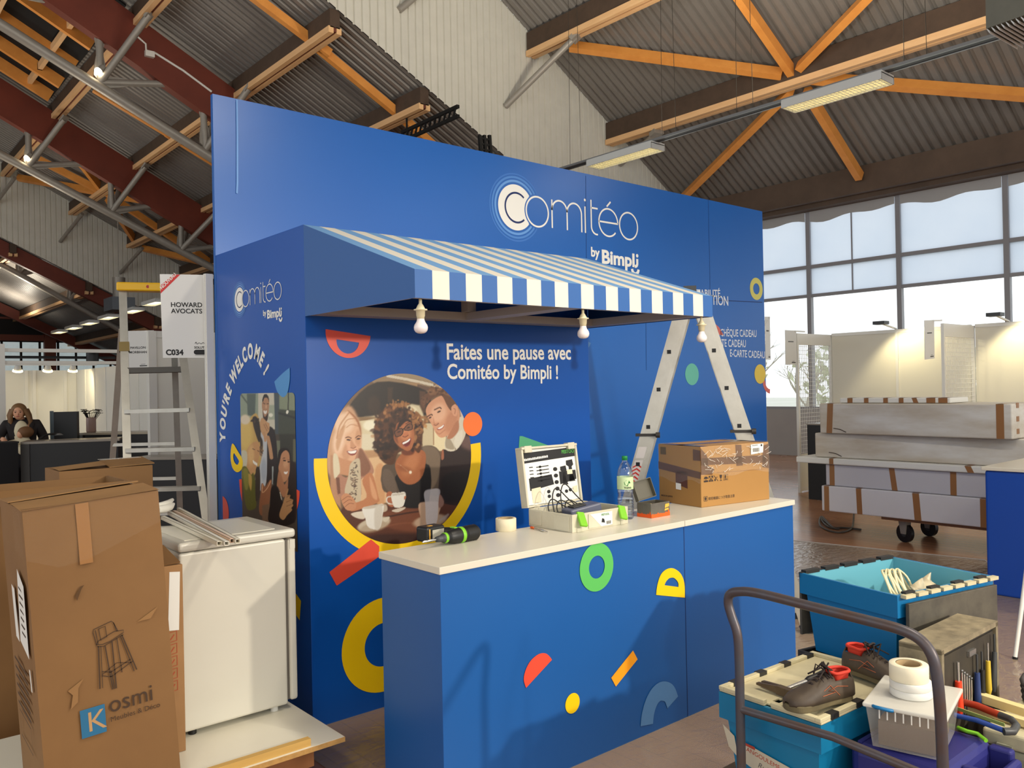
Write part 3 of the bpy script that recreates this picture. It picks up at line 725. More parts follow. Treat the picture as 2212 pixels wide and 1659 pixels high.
# ---- tall backdrop
bd = thing('stand_backdrop', 'tall blue printed backdrop of the stand with large white word mark', 'backdrop', (5.04, 5.25, 0), kind='thing')
MB().bx(XK, 8.09, YB, YB + 0.035, 0.0, 3.632).build('panel', m_blue, bd)
b = MB(VB(0.0015))
for p, q in (((1265, 380), (1268, 720)), ((1268, 720), (1275, 985)), ((1530, 430), (1534, 640)), ((1395, 690), (1396, 800))):
    b.strip(pf([p, q], 'y', YB), 0.004)
b.strip(pf([(1540, 648), (1646, 653)], 'y', YB), 0.008)
b.build('panel_seam', m_dseam, bd)
g = MB(VB(0.006)); pts = pf([(511, 216), (512, 300), (512, 395), (511, 418)], 'y', YB)
g.strip(pts, 0.012); g.build('fabric_edge', mat('pale_blue_edge', (110, 158, 216), 0.5), bd)
logo(fr((4.489, YB, 3.227), Vector((1, 0, 0)) * 0.189, Vector((0, 0, 1)) * 0.189, (0, -1, 0)), bd, '')
b = MB()
tpx(b, 'COMPTABILITÉ', (1466, 640), (1556, 641), 'y', YB, 0.002, 0.015); tpx(b, 'GESTION', (1511, 656), (1573, 660), 'y', YB, 0.002, 0.015, 1.15)
tpx(b, 'CHÈQUE CADEAU', (1556, 726), (1634, 728), 'y', YB, 0.002, 0.012, 1.35); tpx(b, 'CARTE CADEAU', (1538, 748), (1611, 750), 'y', YB, 0.002, 0.012, 1.35); tpx(b, 'E-CARTE CADEAU', (1576, 770), (1652, 774), 'y', YB, 0.002, 0.012, 1.35)
b.build('service_lettering', mat('soft_white_print', (216, 222, 232), 0.4), bd)
def circ_px(c, top, bot, ax, val):
    (a, z0), (_, z1) = pf([top, bot], ax, val); ca, cz = pf([c], ax, val)[0]; return ca, cz, abs(z0 - z1) / 2
def disc(b, c, top, bot, ax='y', val=YB, hole=0.0):
    a, z, r = circ_px(c, top, bot, ax, val)
    if hole: b.ringflat(arc(a, z, r, r, 0, 360, 48)[:-1], arc(a, z, r * hole, r * hole, 0, 360, 48)[:-1])
    else: b.flat(arc(a, z, r, r, 0, 360, 48)[:-1])
b = MB(VB(0.002))
disc(b, (1633.5, 624), (1633, 600), (1634, 648), hole=0.5); b.m = 1; disc(b, (1494.5, 808.5), (1494, 785), (1495, 832))
b.m = 2; b.M = VB(0.0025); disc(b, (1641.5, 808), (1641, 787), (1642, 829))
b.m = 3; b.M = VB(0.002); a, z, r = circ_px((1663, 822), (1663, 795), (1663, 850), 'y', YB); b.strip([p for p in arc(a, z, r * 0.85, r * 0.85, 180, 268, 16)], r * 0.35)
b.flat(pf([(1542, 697), (1553, 707), (1563, 724), (1546, 723)], 'y', YB))
b.m = 4; b.flat(pf([(1266, 736), (1276, 741), (1272, 750), (1266, 751)], 'y', YB))
b.build('printed_motif', [mat('pale_yellow_print', (204, 196, 96), 0.4), mat('pale_green_print', (96, 178, 158), 0.4), mat('dull_yellow_print', (220, 190, 70), 0.4), mat('dull_red_print', (206, 104, 92), 0.4), m_steelblue], bd)

# ---- kiosk block in front of the backdrop
ZK = 2.614
kk = thing('kiosk_block', 'blue printed kiosk block under the striped awning with round photo of laughing friends', 'kiosk', (3.03, 4.55, 0))
MB().bx(XK, XK1, YK, YB - 0.002, 0.0, ZK).build('body', m_bluek, kk, 0.003)
logo(fr((XK, 4.815, 2.302), Vector((0, -1, 0)) * 0.0715, Vector((0, 0, 1)) * 0.0715, (-1, 0, 0)), kk, '')
# curved greeting on the left face
b = MB(); P = [(487, 955), (487, 925), (490, 893), (496, 862), (505, 832), (518, 803), (531, 781), (545, 773), (556, 779), (566, 796), (572, 812)]
cur = smooth_poly(pf(P, 'x', XK), 8, False); L = [0]
for i in range(1, len(cur)): L.append(L[-1] + (cur[i] - cur[i - 1]).length)
def along(s):
    for i in range(1, len(cur)):
        if L[i] >= s: t = (s - L[i - 1]) / max(L[i] - L[i - 1], 1e-9); return cur[i - 1].lerp(cur[i], t), (cur[i] - cur[i - 1]).normalized()
    return cur[-1], (cur[-1] - cur[-2]).normalized()
txt = "YOU'RE WELCOME !"; sz = 0.125; ws = []
for ch in txt: ws.append(0.38 if ch == ' ' else (max(v[0] for v in text_geo(ch, 1, 0.03)[0]) + 0.1))
k = L[-1] / sum(ws); s = 0
for ch, w in zip(txt, ws):
    if ch != ' ':
        p, t = along(s + w * k / 2); vs, fs, wd = text_geo(ch, 1.0, 0.05); n = Vector((-t.y, t.x))
        b.add([(p.x + (x - wd / 2) * t.x * k * 1.0 + y * n.x * sz * 0.95, p.y + (x - wd / 2) * t.y * k * 1.0 + y * n.y * sz * 0.95, 0) for x, y in vs], fs, VS(0.002))
    s += w * k
b.build('greeting_lettering', m_white, kk)
b = MB(VS(0.003)); b.flat(smooth_poly([(-5, -5)] * 0 + pf([(594, 824), (612, 806), (627, 794)], 'x', XK), 4, False) + smooth_poly(pf([(627, 796), (627, 820), (622, 848), (612, 858), (600, 846), (594, 826)], 'x', XK), 4, False))
b.build('printed_motif', m_lbl, kk)
b = MB(VS(0.003)); o_ = smooth_poly(pf([(503, 958), (515, 975), (525, 994), (523, 1013), (513, 1020), (503, 1010), (499, 985)], 'x', XK), 5); i_ = smooth_poly(pf([(506, 979), (511, 985), (517, 995), (516, 1001), (513, 1004), (508, 999), (505, 990)], 'x', XK), 5)
b.ringflat([tuple(p) for p in o_], [tuple(p) for p in i_]); b.build('printed_motif', m_yel, kk)
b = MB(VS(0.0018)); b.strip([tuple(p) for p in smooth_poly(pf([(521, 1035), (524, 1065), (532, 1095), (545, 1120), (575, 1145), (605, 1148), (630, 1115), (641, 1080), (643, 1058)], 'x', XK), 5, False)], 0.055)
a, z, r = circ_px((482, 1105), (482, 1072), (482, 1138), 'x', XK); b.flat(arc(a, z, r, r, -90, 90, 24)); b.build('printed_motif', m_red, kk)
b = MB(VS(0.002)); b.flat(pf([(640, 1282), (651, 1298), (648, 1340), (638, 1325)], 'x', XK)); b.build('printed_motif', m_yel, kk)
# front face
b = MB(); tpx(b, 'Faites une pause avec', (963, 776), (1233, 776), 'y', YK, 0.002, 0.02, 1.12)
b.build('slogan_lettering', m_white, kk); b = MB(); tpx(b, 'Comitéo by Bimpli !', (965, 818), (1205, 818), 'y', YK, 0.002, 0.02, 1.12)
b.build('slogan_lettering', m_white, kk)
b = MB(VK(0.002)); o_ = pf([(703, 711), (800, 726)], 'y', YK); d = Vector(o_[1]) - Vector(o_[0]); ang = math.degrees(atan2(d.y, d.x)); c = (Vector(o_[0]) + Vector(o_[1])) / 2; r = d.length / 2
oc_ = arc(c.x, c.y, r, r, ang - 180, ang, 28); c2 = c + Vector((d.y, -d.x)).normalized() * r * 0.33
ic_ = arc(c2.x, c2.y, r * 0.5, r * 0.5, ang - 180, ang, 28)
b.ringflat(oc_, ic_); b.flat(pf([(801, 1165), (819, 1180), (819, 1202), (727, 1265), (711, 1236)], 'y', YK)); b.build('printed_motif', m_red, kk)
b = MB(VK(0.002)); a, z, r = circ_px((828, 1392), (828, 1291), (828, 1494), 'y', YK); b.ringflat(arc(a, z, r, r, 0, 360, 56)[:-1], arc(a, z, r * 0.46, r * 0.46, 0, 360, 56)[:-1]); b.build('printed_motif', m_yel, kk)
b = MB(VK(0.002)); b.flat([tuple(p) for p in pf([(1122, 942), (1128, 942), (1212, 972), (1230, 985), (1190, 1010), (1121, 1000), (1120, 970)], 'y', YK)]); b.build('printed_motif', mat('sage_print', (84, 168, 120), 0.4), kk)
b = MB(VK(0.0012)); a, z, r = circ_px((872, 990), (872, 806), (876, 1172), 'y', YK); PC = (a, z, r)
b.strip(arc(a, z, r * 1.06, r * 1.06, 176, 366, 64), r * 0.2); b.build('printed_motif', m_yel, kk)
b = MB(VK(0.0036)); disc(b, (1020.5, 916), (1020, 890), (1021, 942), 'y', YK); b.build('printed_motif', m_org, kk)

# ---- striped awning
ZT, ZV, ZU, YA = 2.613, 2.26, 2.137, 2.955
aw = thing('striped_awning', 'blue and cream striped box awning over the kiosk front', 'awning', (3.03, 3.46, ZU))
m_cream = mat('cream_awning_print', (218, 212, 198), 0.5); m_ablue = mat('blue_awning_print', (42, 92, 158), 0.5); m_atop = mat('pale_blue_awning_print', (108, 156, 206), 0.5)
m_frm = mat('grey_awning_frame', (176, 170, 160), 0.5)
b = MB(); n = 23; w = (XK1 - XK) / n
b.add([(XK, YK, ZT), (XK, YA, ZV), (XK, YA, ZU), (XK, YK, ZU)], [(0, 1, 2, 3)])
b.add([(XK1, YK, ZT), (XK1, YA, ZV), (XK1, YA, ZU), (XK1, YK, ZU)], [(3, 2, 1, 0)])
for i in range(n):
    x0, x1 = XK + i * w, XK + (i + 1) * w
    b.m = 1 if i % 2 else 0; b.add([(x0, YA, ZU), (x1, YA, ZU), (x1, YA, ZV), (x0, YA, ZV)], [(0, 1, 2, 3)])
    b.m = 1 if i % 2 else 2; b.add([(x0, YA, ZV), (x1, YA, ZV), (x1, YK, ZT), (x0, YK, ZT)], [(0, 1, 2, 3)])
b.build('cover', [m_ablue, m_cream, m_atop], aw)
b = MB(); t = 0.13
b.bx(XK + 0.004, XK1 - 0.004, YK - t - 0.004, YK - 0.004, ZU + 0.004, ZU + 0.05); b.bx(XK + 0.004, XK1 - 0.004, YA + 0.004, YA + 0.06, ZU + 0.004, ZU + 0.05)
b.bx(XK + 0.004, XK + 0.02, YA + 0.06, YK - t, ZU + 0.002, ZU + 0.05); b.bx(XK1 - 0.1, XK1 - 0.004, YA + 0.06, YK - t, ZU + 0.004, ZU + 0.05)
b.build('frame', m_frm, aw)
xm = at(1010, 690, 'z', ZU).x
b = MB(); b.bx(2.93, 3.05, YA + 0.06, YK - t, ZU + 0.006, ZU + 0.048); b.bx(2.9, 2.96, YK - t - 0.06, YK - t, ZU + 0.05, ZU + 0.3); b.build('cross_bar', m_frm, aw)

# ---- lamps hanging from the awning front
m_bulb = mat('opal_bulb', (238, 228, 226), 0.25, trans=0.0, coat=0.4); m_sock = mat('cream_socket', (222, 212, 176), 0.4)
def pend(px, zoff, label):
    p = at(*px, 'y', YA + 0.04); x = p.x; y = YA + 0.04
    t = thing('pendant_bulb', label, 'lamp', (x, y, ZU - 0.3))
    s = 0.9
    M = Matrix.Translation((x, y, ZU)) @ Matrix.Diagonal((0.64, 0.64, 0.53, 1))
    MB(M).lathe([(0.001, 0.02), (0.011, 0.02), (0.011, -0.035), (0.02, -0.05), (0.03, -0.075), (0.032, -0.078), (0.032, -0.08)], 20).build('cord_grip', m_sock, t)
    MB(M).lathe([(0.028, -0.078), (0.046, -0.082), (0.046, -0.09), (0.031, -0.094), (0.029, -0.14), (0.026, -0.142), (0.026, -0.16), (0.001, -0.16)], 24).build('socket', m_sock, t)
    MB(M).lathe([(0.024, -0.155), (0.027, -0.175), (0.034, -0.192), (0.044, -0.21), (0.048, -0.23), (0.046, -0.25), (0.037, -0.268), (0.022, -0.278), (0.0005, -0.281)], 28).build('bulb', m_bulb, t)
pend((908, 650), 0, 'white bulb hanging from the left front corner of the awning')
pend((1259, 672), 0, 'white bulb hanging from the middle of the awning front')
pend((1515, 690), 0, 'white bulb hanging from the right end of the awning, before the ladder')

# ---- counter
XC0, XC1, YC0, YC1, ZC = 1.942, 4.565, 2.752, 3.205, 1.03
ct = thing('front_counter', 'long blue printed counter with white top, strewn with tools, in front of the kiosk', 'counter', (3.25, 2.98, 0))
m_ctop = mat('white_counter_top', (214, 208, 192), 0.32, noise=(3, 0.15), rgb2=(204, 196, 178))
m_cblue = mat('blue_counter_vinyl', (26, 86, 156), 0.4, noise=(1.0, 0.35), rgb2=(32, 94, 162), spec=0.45)
MB().bx(XC0 + 0.002, XC1 - 0.002, YC0 + 0.002, YC1 - 0.002, 0.0, ZC - 0.03).build('body', m_cblue, ct, 0.002)
MB().bx(XC0 - 0.006, 3.508, YC0 - 0.006, YC1 + 0.006, ZC - 0.03, ZC).bx(3.511, XC1 + 0.01, YC0 - 0.006, YC1 + 0.006, ZC - 0.03, ZC).build('counter_top', m_ctop, ct, 0.002)
VC = lambda off: fr((0, YC0 - off, 0), (1, 0, 0), (0, 0, 1))
MB(VC(-0.001)).strip([(3.508, 0.0), (3.508, 0.998)], 0.005).build('panel_joint', m_dseam, ct)
yc = YC0
b = MB(VC(0.0012)); disc(b, (1289, 1225), (1290, 1173), (1289, 1278), 'y', yc, hole=0.47); b.build('printed_motif', m_grn, ct)
b = MB(VC(0.0012)); q = pf([(1417, 1285), (1479, 1291)], 'y', yc); ca, cz, _ = circ_px((1449, 1258), (1449, 1226), (1449, 1290), 'y', yc)
o_ = [tuple(p) for p in smooth_poly(pf([(1417, 1285), (1420, 1262), (1428, 1240), (1441, 1229), (1455, 1228), (1470, 1239), (1478, 1260), (1479, 1291)], 'y', yc), 4, False)]
i_ = [tuple(p) for p in smooth_poly(pf([(1435, 1264), (1438, 1257), (1444, 1250), (1449, 1248), (1455, 1248), (1461, 1253), (1465, 1260), (1465, 1268)], 'y', yc), 4, False)]
b.ringflat(o_, i_); disc(b, (1236.5, 1519), (1237, 1497), (1236, 1541), 'y', yc); b.build('printed_motif', m_yel, ct)
b = MB(VC(0.0012)); b.flat([tuple(p) for p in smooth_poly(pf([(1136, 1486), (1131, 1467), (1136, 1445), (1147, 1426), (1163, 1413), (1177, 1411), (1186, 1417), (1192, 1425)], 'y', yc), 4, False)]); b.build('printed_motif', m_red, ct)
b = MB(VC(0.0012)); b.flat(pf([(1367, 1405), (1377, 1424), (1330, 1483), (1320, 1464)], 'y', yc)); b.build('printed_motif', m_amb, ct)
b = MB(VC(0.0012)); b.strip([tuple(p) for p in smooth_poly(pf([(1397, 1566), (1399, 1545), (1405, 1522), (1414, 1504), (1425, 1494), (1436, 1493), (1446, 1499), (1453, 1517)], 'y', yc), 5, False)], 0.095); b.build('printed_motif', m_steelblue, ct)
# ================================================================ the printed photographs on the kiosk (flat prints, colour per vertex)
def paint(uv, base, layers, gain=1.2, grain=0.0, seed=1):
    """uv: N x 2 print coordinates; layers painted in order: ('p', pts, rgb, blur) smooth closed polygon, ('q', ...) straight polygon,
    ('e', (cx,cy,rx,ry,deg), rgb, blur) ellipse, ('l', pts, width, rgb, blur) stroke; an optional last item is the opacity"""
    C = np.tile(np.array(base, float), (len(uv), 1)); U = np.asarray(uv, float)
    for L in layers:
        k = L[0]
        if k == 'e':
            cx, cy, rx, ry, dg = L[1]; rgb, blur = L[2], L[3]; op = L[4] if len(L) > 4 else 1
            a = radians(dg); dx = U[:, 0] - cx; dy = U[:, 1] - cy
            x = (dx * cos(a) + dy * sin(a)) / rx; y = (-dx * sin(a) + dy * cos(a)) / ry
            d = (np.sqrt(x * x + y * y) - 1) * min(rx, ry)
        else:
            if k == 'l': pts, wid, rgb, blur = L[1], L[2], L[3], L[4]; op = L[5] if len(L) > 5 else 1
            else: pts, rgb, blur = L[1], L[2], L[3]; op = L[4] if len(L) > 4 else 1; wid = 0
            if k != 'q': pts = [tuple(p) for p in smooth_poly(pts, 4, k == 'p')]
            P = np.array(pts); m = max(blur, 1) * 2 + wid
            sel = (U[:, 0] > P[:, 0].min() - m) & (U[:, 0] < P[:, 0].max() + m) & (U[:, 1] > P[:, 1].min() - m) & (U[:, 1] < P[:, 1].max() + m)
            V = U[sel]; dd = np.full(len(V), 1e9); ins = np.zeros(len(V), bool); n = len(P)
            for i in range(n if k != 'l' else n - 1):
                a, b = P[i], P[(i + 1) % n]; e = b - a; w = V - a
                t = np.clip((w @ e) / max(e @ e, 1e-9), 0, 1); dd = np.minimum(dd, np.hypot(*(w - t[:, None] * e).T))
                if k != 'l':
                    c = (a[1] > V[:, 1]) != (b[1] > V[:, 1])
                    with np.errstate(divide='ignore', invalid='ignore'): xx = (b[0] - a[0]) * (V[:, 1] - a[1]) / (b[1] - a[1]) + a[0]
                    ins ^= c & (V[:, 0] < xx)
            d = np.full(len(U), 1e9); d[sel] = (dd - wid / 2) if k == 'l' else np.where(ins, -dd, dd)
        al = np.clip(0.5 - d / max(blur, 0.8), 0, 1); al = (al * al * (3 - 2 * al) * op)[:, None]
        C = C * (1 - al) + np.array(rgb, float) * al
    rs = np.random.RandomState(seed); C += rs.normal(0, grain, (len(U), 1))
    C = np.clip(C / 255, 0, 1); lin_ = np.where(C <= 0.04045, C / 12.92, ((C + 0.055) / 1.055) ** 2.4) * gain
    return np.clip(lin_, 0, 1)
def print_mesh(name, P3, faces, cols, parent, rough=0.38):
    b = MB(); b.add(P3, faces); o = b.build(name, vcol_mat(name + '_print', rough), parent)
    at_ = o.data.color_attributes.new('Print', 'FLOAT_COLOR', 'POINT')
    at_.data.foreach_set('color', np.concatenate([cols, np.ones((len(cols), 1))], 1).astype(np.float32).ravel())
    return o
def curls(cx, cy, r0, r1, n, s, cols, seed, a0=0, a1=360, ex=1.0):
    r = random.Random(seed); out = []
    for i in range(n):
        a = radians(r.uniform(a0, a1)); q = r.uniform(r0, r1); out.append(('e', (cx + q * cos(a) * ex, cy + q * sin(a), s * r.uniform(.6, 1.5), s * r.uniform(.4, .9), r.uniform(0, 180)), r.choice(cols), s * .5, r.uniform(.5, .95)))
    return out

# --- round photo: three friends laughing over coffee; layers traced in a 1528 x 1659 frame over pixels (700..1050, 800..1180)
SK, SKD, SKL = (196, 142, 104), (140, 84, 52), (226, 186, 152)
L1 = [
 ('p', [(480, 0), (1250, 0), (1250, 240), (980, 200), (700, 150), (470, 120)], (158, 132, 100), 8), ('l', [(600, 52), (860, 100), (1140, 168)], 26, (226, 214, 190), 5), ('p', [(640, 28), (900, 20), (1200, 150), (1140, 150), (900, 88), (680, 44)], (170, 148, 116), 6),
 ('q', [(500, 110), (900, 118), (900, 190), (470, 130)], (176, 140, 100), 14), ('q', [(880, 130), (1010, 160), (1010, 200), (880, 180)], (112, 84, 66), 8),
 ('p', [(230, 350), (500, 110), (960, 190), (960, 420), (600, 400), (300, 470)], (40, 30, 22), 16), ('q', [(600, 160), (650, 160), (640, 300), (600, 300)], (66, 46, 30), 20), ('e', (470, 330, 60, 90, 0), (58, 40, 26), 40), ('q', [(900, 190), (960, 200), (960, 400), (900, 400)], (92, 62, 42), 20),
 ('p', [(300, 480), (520, 420), (900, 330), (900, 760), (480, 760), (330, 760)], (222, 206, 168), 24), ('e', (830, 380, 50, 40, 0), (240, 228, 190), 12), ('e', (440, 520, 70, 50, 0), (246, 238, 210), 24), ('q', [(350, 600), (500, 600), (500, 745), (350, 745)], (228, 216, 186), 18), ('q', [(310, 440), (540, 440), (420, 468), (310, 480)], (140, 110, 74), 10),
 ('q', [(930, 500), (1040, 500), (1040, 720), (930, 720)], (214, 196, 158), 8), ('q', [(1030, 560), (1150, 560), (1150, 760), (1030, 760)], (240, 222, 178), 8), ('l', [(1032, 540), (1034, 700)], 10, (168, 130, 96), 6),
 ('q', [(340, 755), (620, 755), (640, 1250), (340, 1250)], (226, 186, 140), 14), ('q', [(380, 760), (560, 750), (540, 810), (400, 830)], (190, 146, 104), 22), ('p', [(480, 940), (560, 900), (570, 1250), (500, 1260)], (214, 160, 112), 24),
 ('q', [(1240, 100), (1500, 100), (1500, 520), (1300, 520)], (218, 196, 184), 24),
 # table
 ('p', [(180, 1290), (600, 1270), (1000, 1280), (1350, 1230), (1400, 1700), (200, 1700)], (92, 50, 32), 14), ('p', [(560, 1340), (900, 1310), (1000, 1400), (900, 1520), (600, 1480)], (120, 68, 44), 40), ('p', [(440, 1560), (800, 1540), (1000, 1560), (900, 1660), (500, 1660)], (62, 34, 24), 40), ('l', [(560, 1390), (760, 1350), (900, 1330)], 14, (64, 36, 24), 12), ('l', [(540, 1480), (760, 1440), (930, 1450)], 12, (136, 80, 54), 16),
 # woman on the left
 ('p', [(60, 520), (230, 330), (330, 470), (350, 640), (300, 880), (60, 1000), (20, 760)], (206, 160, 122), 40), ('q', [(60, 800), (140, 800), (160, 1300), (60, 1200)], (190, 140, 104), 20),
 ('p', [(120, 640), (160, 480), (230, 380), (310, 480), (345, 590), (350, 740), (300, 840), (200, 860), (120, 800), (95, 720)], (228, 178, 140), 10), ('e', (190, 500, 90, 100, 20), (242, 206, 174), 50), ('e', (140, 660, 50, 120, 10), (246, 212, 184), 50), ('e', (320, 640, 26, 80, 0), (212, 158, 118), 16),
 ('p', [(225, 375), (300, 440), (345, 530), (352, 640), (335, 560), (300, 470), (240, 400)], (170, 110, 70), 10),
 ('l', [(120, 640), (150, 520), (235, 400)], 12, (188, 132, 88), 12, .8), ('l', [(140, 620), (180, 500), (250, 430)], 8, (240, 206, 170), 10, .7), ('l', [(165, 560), (215, 470), (285, 455)], 8, (176, 120, 78), 10, .7), ('l', [(190, 540), (240, 490), (310, 495)], 7, (236, 200, 160), 9, .7), ('l', [(210, 540), (260, 510), (330, 530)], 8, (180, 122, 80), 10, .6), ('p', [(110, 690), (150, 560), (200, 520), (170, 640), (130, 760)], (196, 142, 98), 24, .7),
 ('e', (262, 735, 70, 50, 0), (236, 176, 142), 40, .6), ('p', [(205, 700), (225, 760), (240, 820), (200, 850), (170, 790)], (206, 150, 112), 24, .7),
 ('l', [(205, 635), (230, 628), (255, 640)], 10, (110, 66, 46), 5), ('l', [(298, 636), (322, 618), (344, 622)], 9, (110, 66, 46), 5), ('e', (232, 656, 20, 8, 8), (70, 42, 34), 5), ('e', (324, 646, 18, 8, -8), (70, 42, 34), 5), ('p', [(255, 650), (280, 690), (300, 720), (258, 730), (248, 712)], (208, 152, 114), 10), ('l', [(252, 728), (275, 736), (300, 722)], 7, (150, 92, 66), 5),
 ('p', [(215, 762), (262, 756), (312, 748), (300, 790), (262, 804), (232, 790)], (150, 74, 62), 5), ('p', [(222, 764), (262, 760), (306, 756), (292, 780), (258, 786), (236, 778)], (250, 244, 234), 4), ('l', [(330, 740), (338, 780), (310, 830)], 10, (190, 134, 96), 10),
 ('q', [(135, 820), (270, 860), (250, 1000), (150, 980)], (206, 148, 108), 14), ('p', [(90, 790), (130, 810), (150, 960), (100, 1020), (85, 900)], (226, 212, 180), 12),
 ('p', [(140, 980), (230, 1000), (330, 740), (400, 800), (470, 940), (430, 1000), (350, 1030), (340, 1200), (150, 1200), (110, 1080)], (182, 130, 104), 8), ('p', [(340, 740), (390, 800), (440, 930), (350, 1000), (320, 860)], (142, 96, 72), 16),
 ('p', [(250, 880), (330, 830), (345, 960), (345, 1240), (290, 1240), (195, 1160), (230, 990)], (206, 188, 158), 8)]
_r = random.Random(5)
for i in range(70):
    t = _r.random(); x = 240 + 70 * _r.random() + (1 - t) * 20 - t * 10; y = 860 + 370 * t; L1.append(('e', (x, y, _r.uniform(6, 13), _r.uniform(3, 7), _r.uniform(0, 180)), _r.choice([(92, 72, 60), (120, 92, 74), (66, 52, 46)]), 4, 0.85))
L1 += [
 ('p', [(360, 1040), (450, 970), (510, 1180), (515, 1240), (400, 1290), (260, 1330), (240, 1270), (400, 1200)], (196, 128, 86), 8), ('p', [(430, 1000), (490, 1140), (500, 1220), (450, 1180)], (222, 162, 118), 18),
 ('p', [(160, 1200), (200, 1160), (250, 1180), (300, 1250), (290, 1310), (220, 1320), (180, 1270)], (206, 144, 104), 6), ('l', [(170, 1225), (220, 1190), (250, 1195)], 5, (140, 84, 56), 4), ('l', [(182, 1255), (235, 1220), (265, 1228)], 5, (140, 84, 56), 4), ('l', [(200, 1285), (240, 1255), (280, 1258)], 5, (140, 84, 56), 4), ('q', [(110, 1010), (145, 1010), (155, 1160), (130, 1170)], (120, 76, 56), 8),
 # woman in the middle: cardigan, top, neck, hair, face
 ('p', [(560, 900), (660, 860), (930, 720), (1060, 730), (1110, 850), (1090, 1000), (1080, 1180), (920, 1160), (600, 1160), (540, 1060), (540, 980)], (92, 76, 62), 8), ('p', [(930, 720), (1050, 730), (1100, 850), (1060, 1060), (980, 1120), (960, 850)], (128, 108, 88), 18), ('p', [(560, 940), (640, 960), (690, 1150), (620, 1150), (556, 1060)], (108, 90, 76), 18),
 ('p', [(690, 980), (960, 880), (1010, 1000), (1000, 1160), (960, 1280), (760, 1290), (720, 1160), (690, 1080)], (24, 19, 18), 8),
 ('p', [(670, 880), (740, 780), (840, 740), (950, 770), (955, 900), (920, 1010), (850, 1070), (770, 1070), (700, 1000)], (172, 102, 62), 8), ('e', (820, 880, 60, 120, 30), (196, 126, 82), 60), ('e', (760, 930, 70, 26, 14), (150, 86, 52), 30, .7), ('l', [(690, 880), (735, 905), (800, 960)], 3, (214, 180, 140), 3, .6), ('p', [(730, 760), (850, 730), (840, 790), (760, 800)], (118, 62, 38), 20), ('e', (815, 962, 13, 14, 0), (246, 232, 206), 4), 
 ('p', [(650, 310), (760, 350), (860, 400), (930, 480), (930, 600), (920, 720), (890, 780), (830, 740), (700, 780), (660, 880), (580, 880), (510, 800), (480, 680), (470, 560), (500, 460), (560, 370)], (88, 52, 30), 14)]
L1 += curls(690, 560, 150, 255, 150, 22, [(120, 74, 42), (150, 98, 56), (66, 38, 24), (44, 26, 18), (178, 124, 76)], 11, 130, 420, 0.95)
L1 += curls(690, 470, 20, 170, 60, 24, [(52, 30, 20), (84, 50, 30), (40, 24, 16)], 12)
L1 += curls(580, 720, 10, 120, 70, 24, [(44, 26, 18), (60, 36, 24), (34, 20, 14)], 13)
L1 += curls(890, 480, 20, 90, 50, 16, [(170, 116, 66), (146, 94, 54), (196, 144, 88)], 14)
L1 += curls(700, 345, 10, 70, 34, 15, [(160, 106, 58), (182, 128, 74)], 15, 180, 360, 1.6)
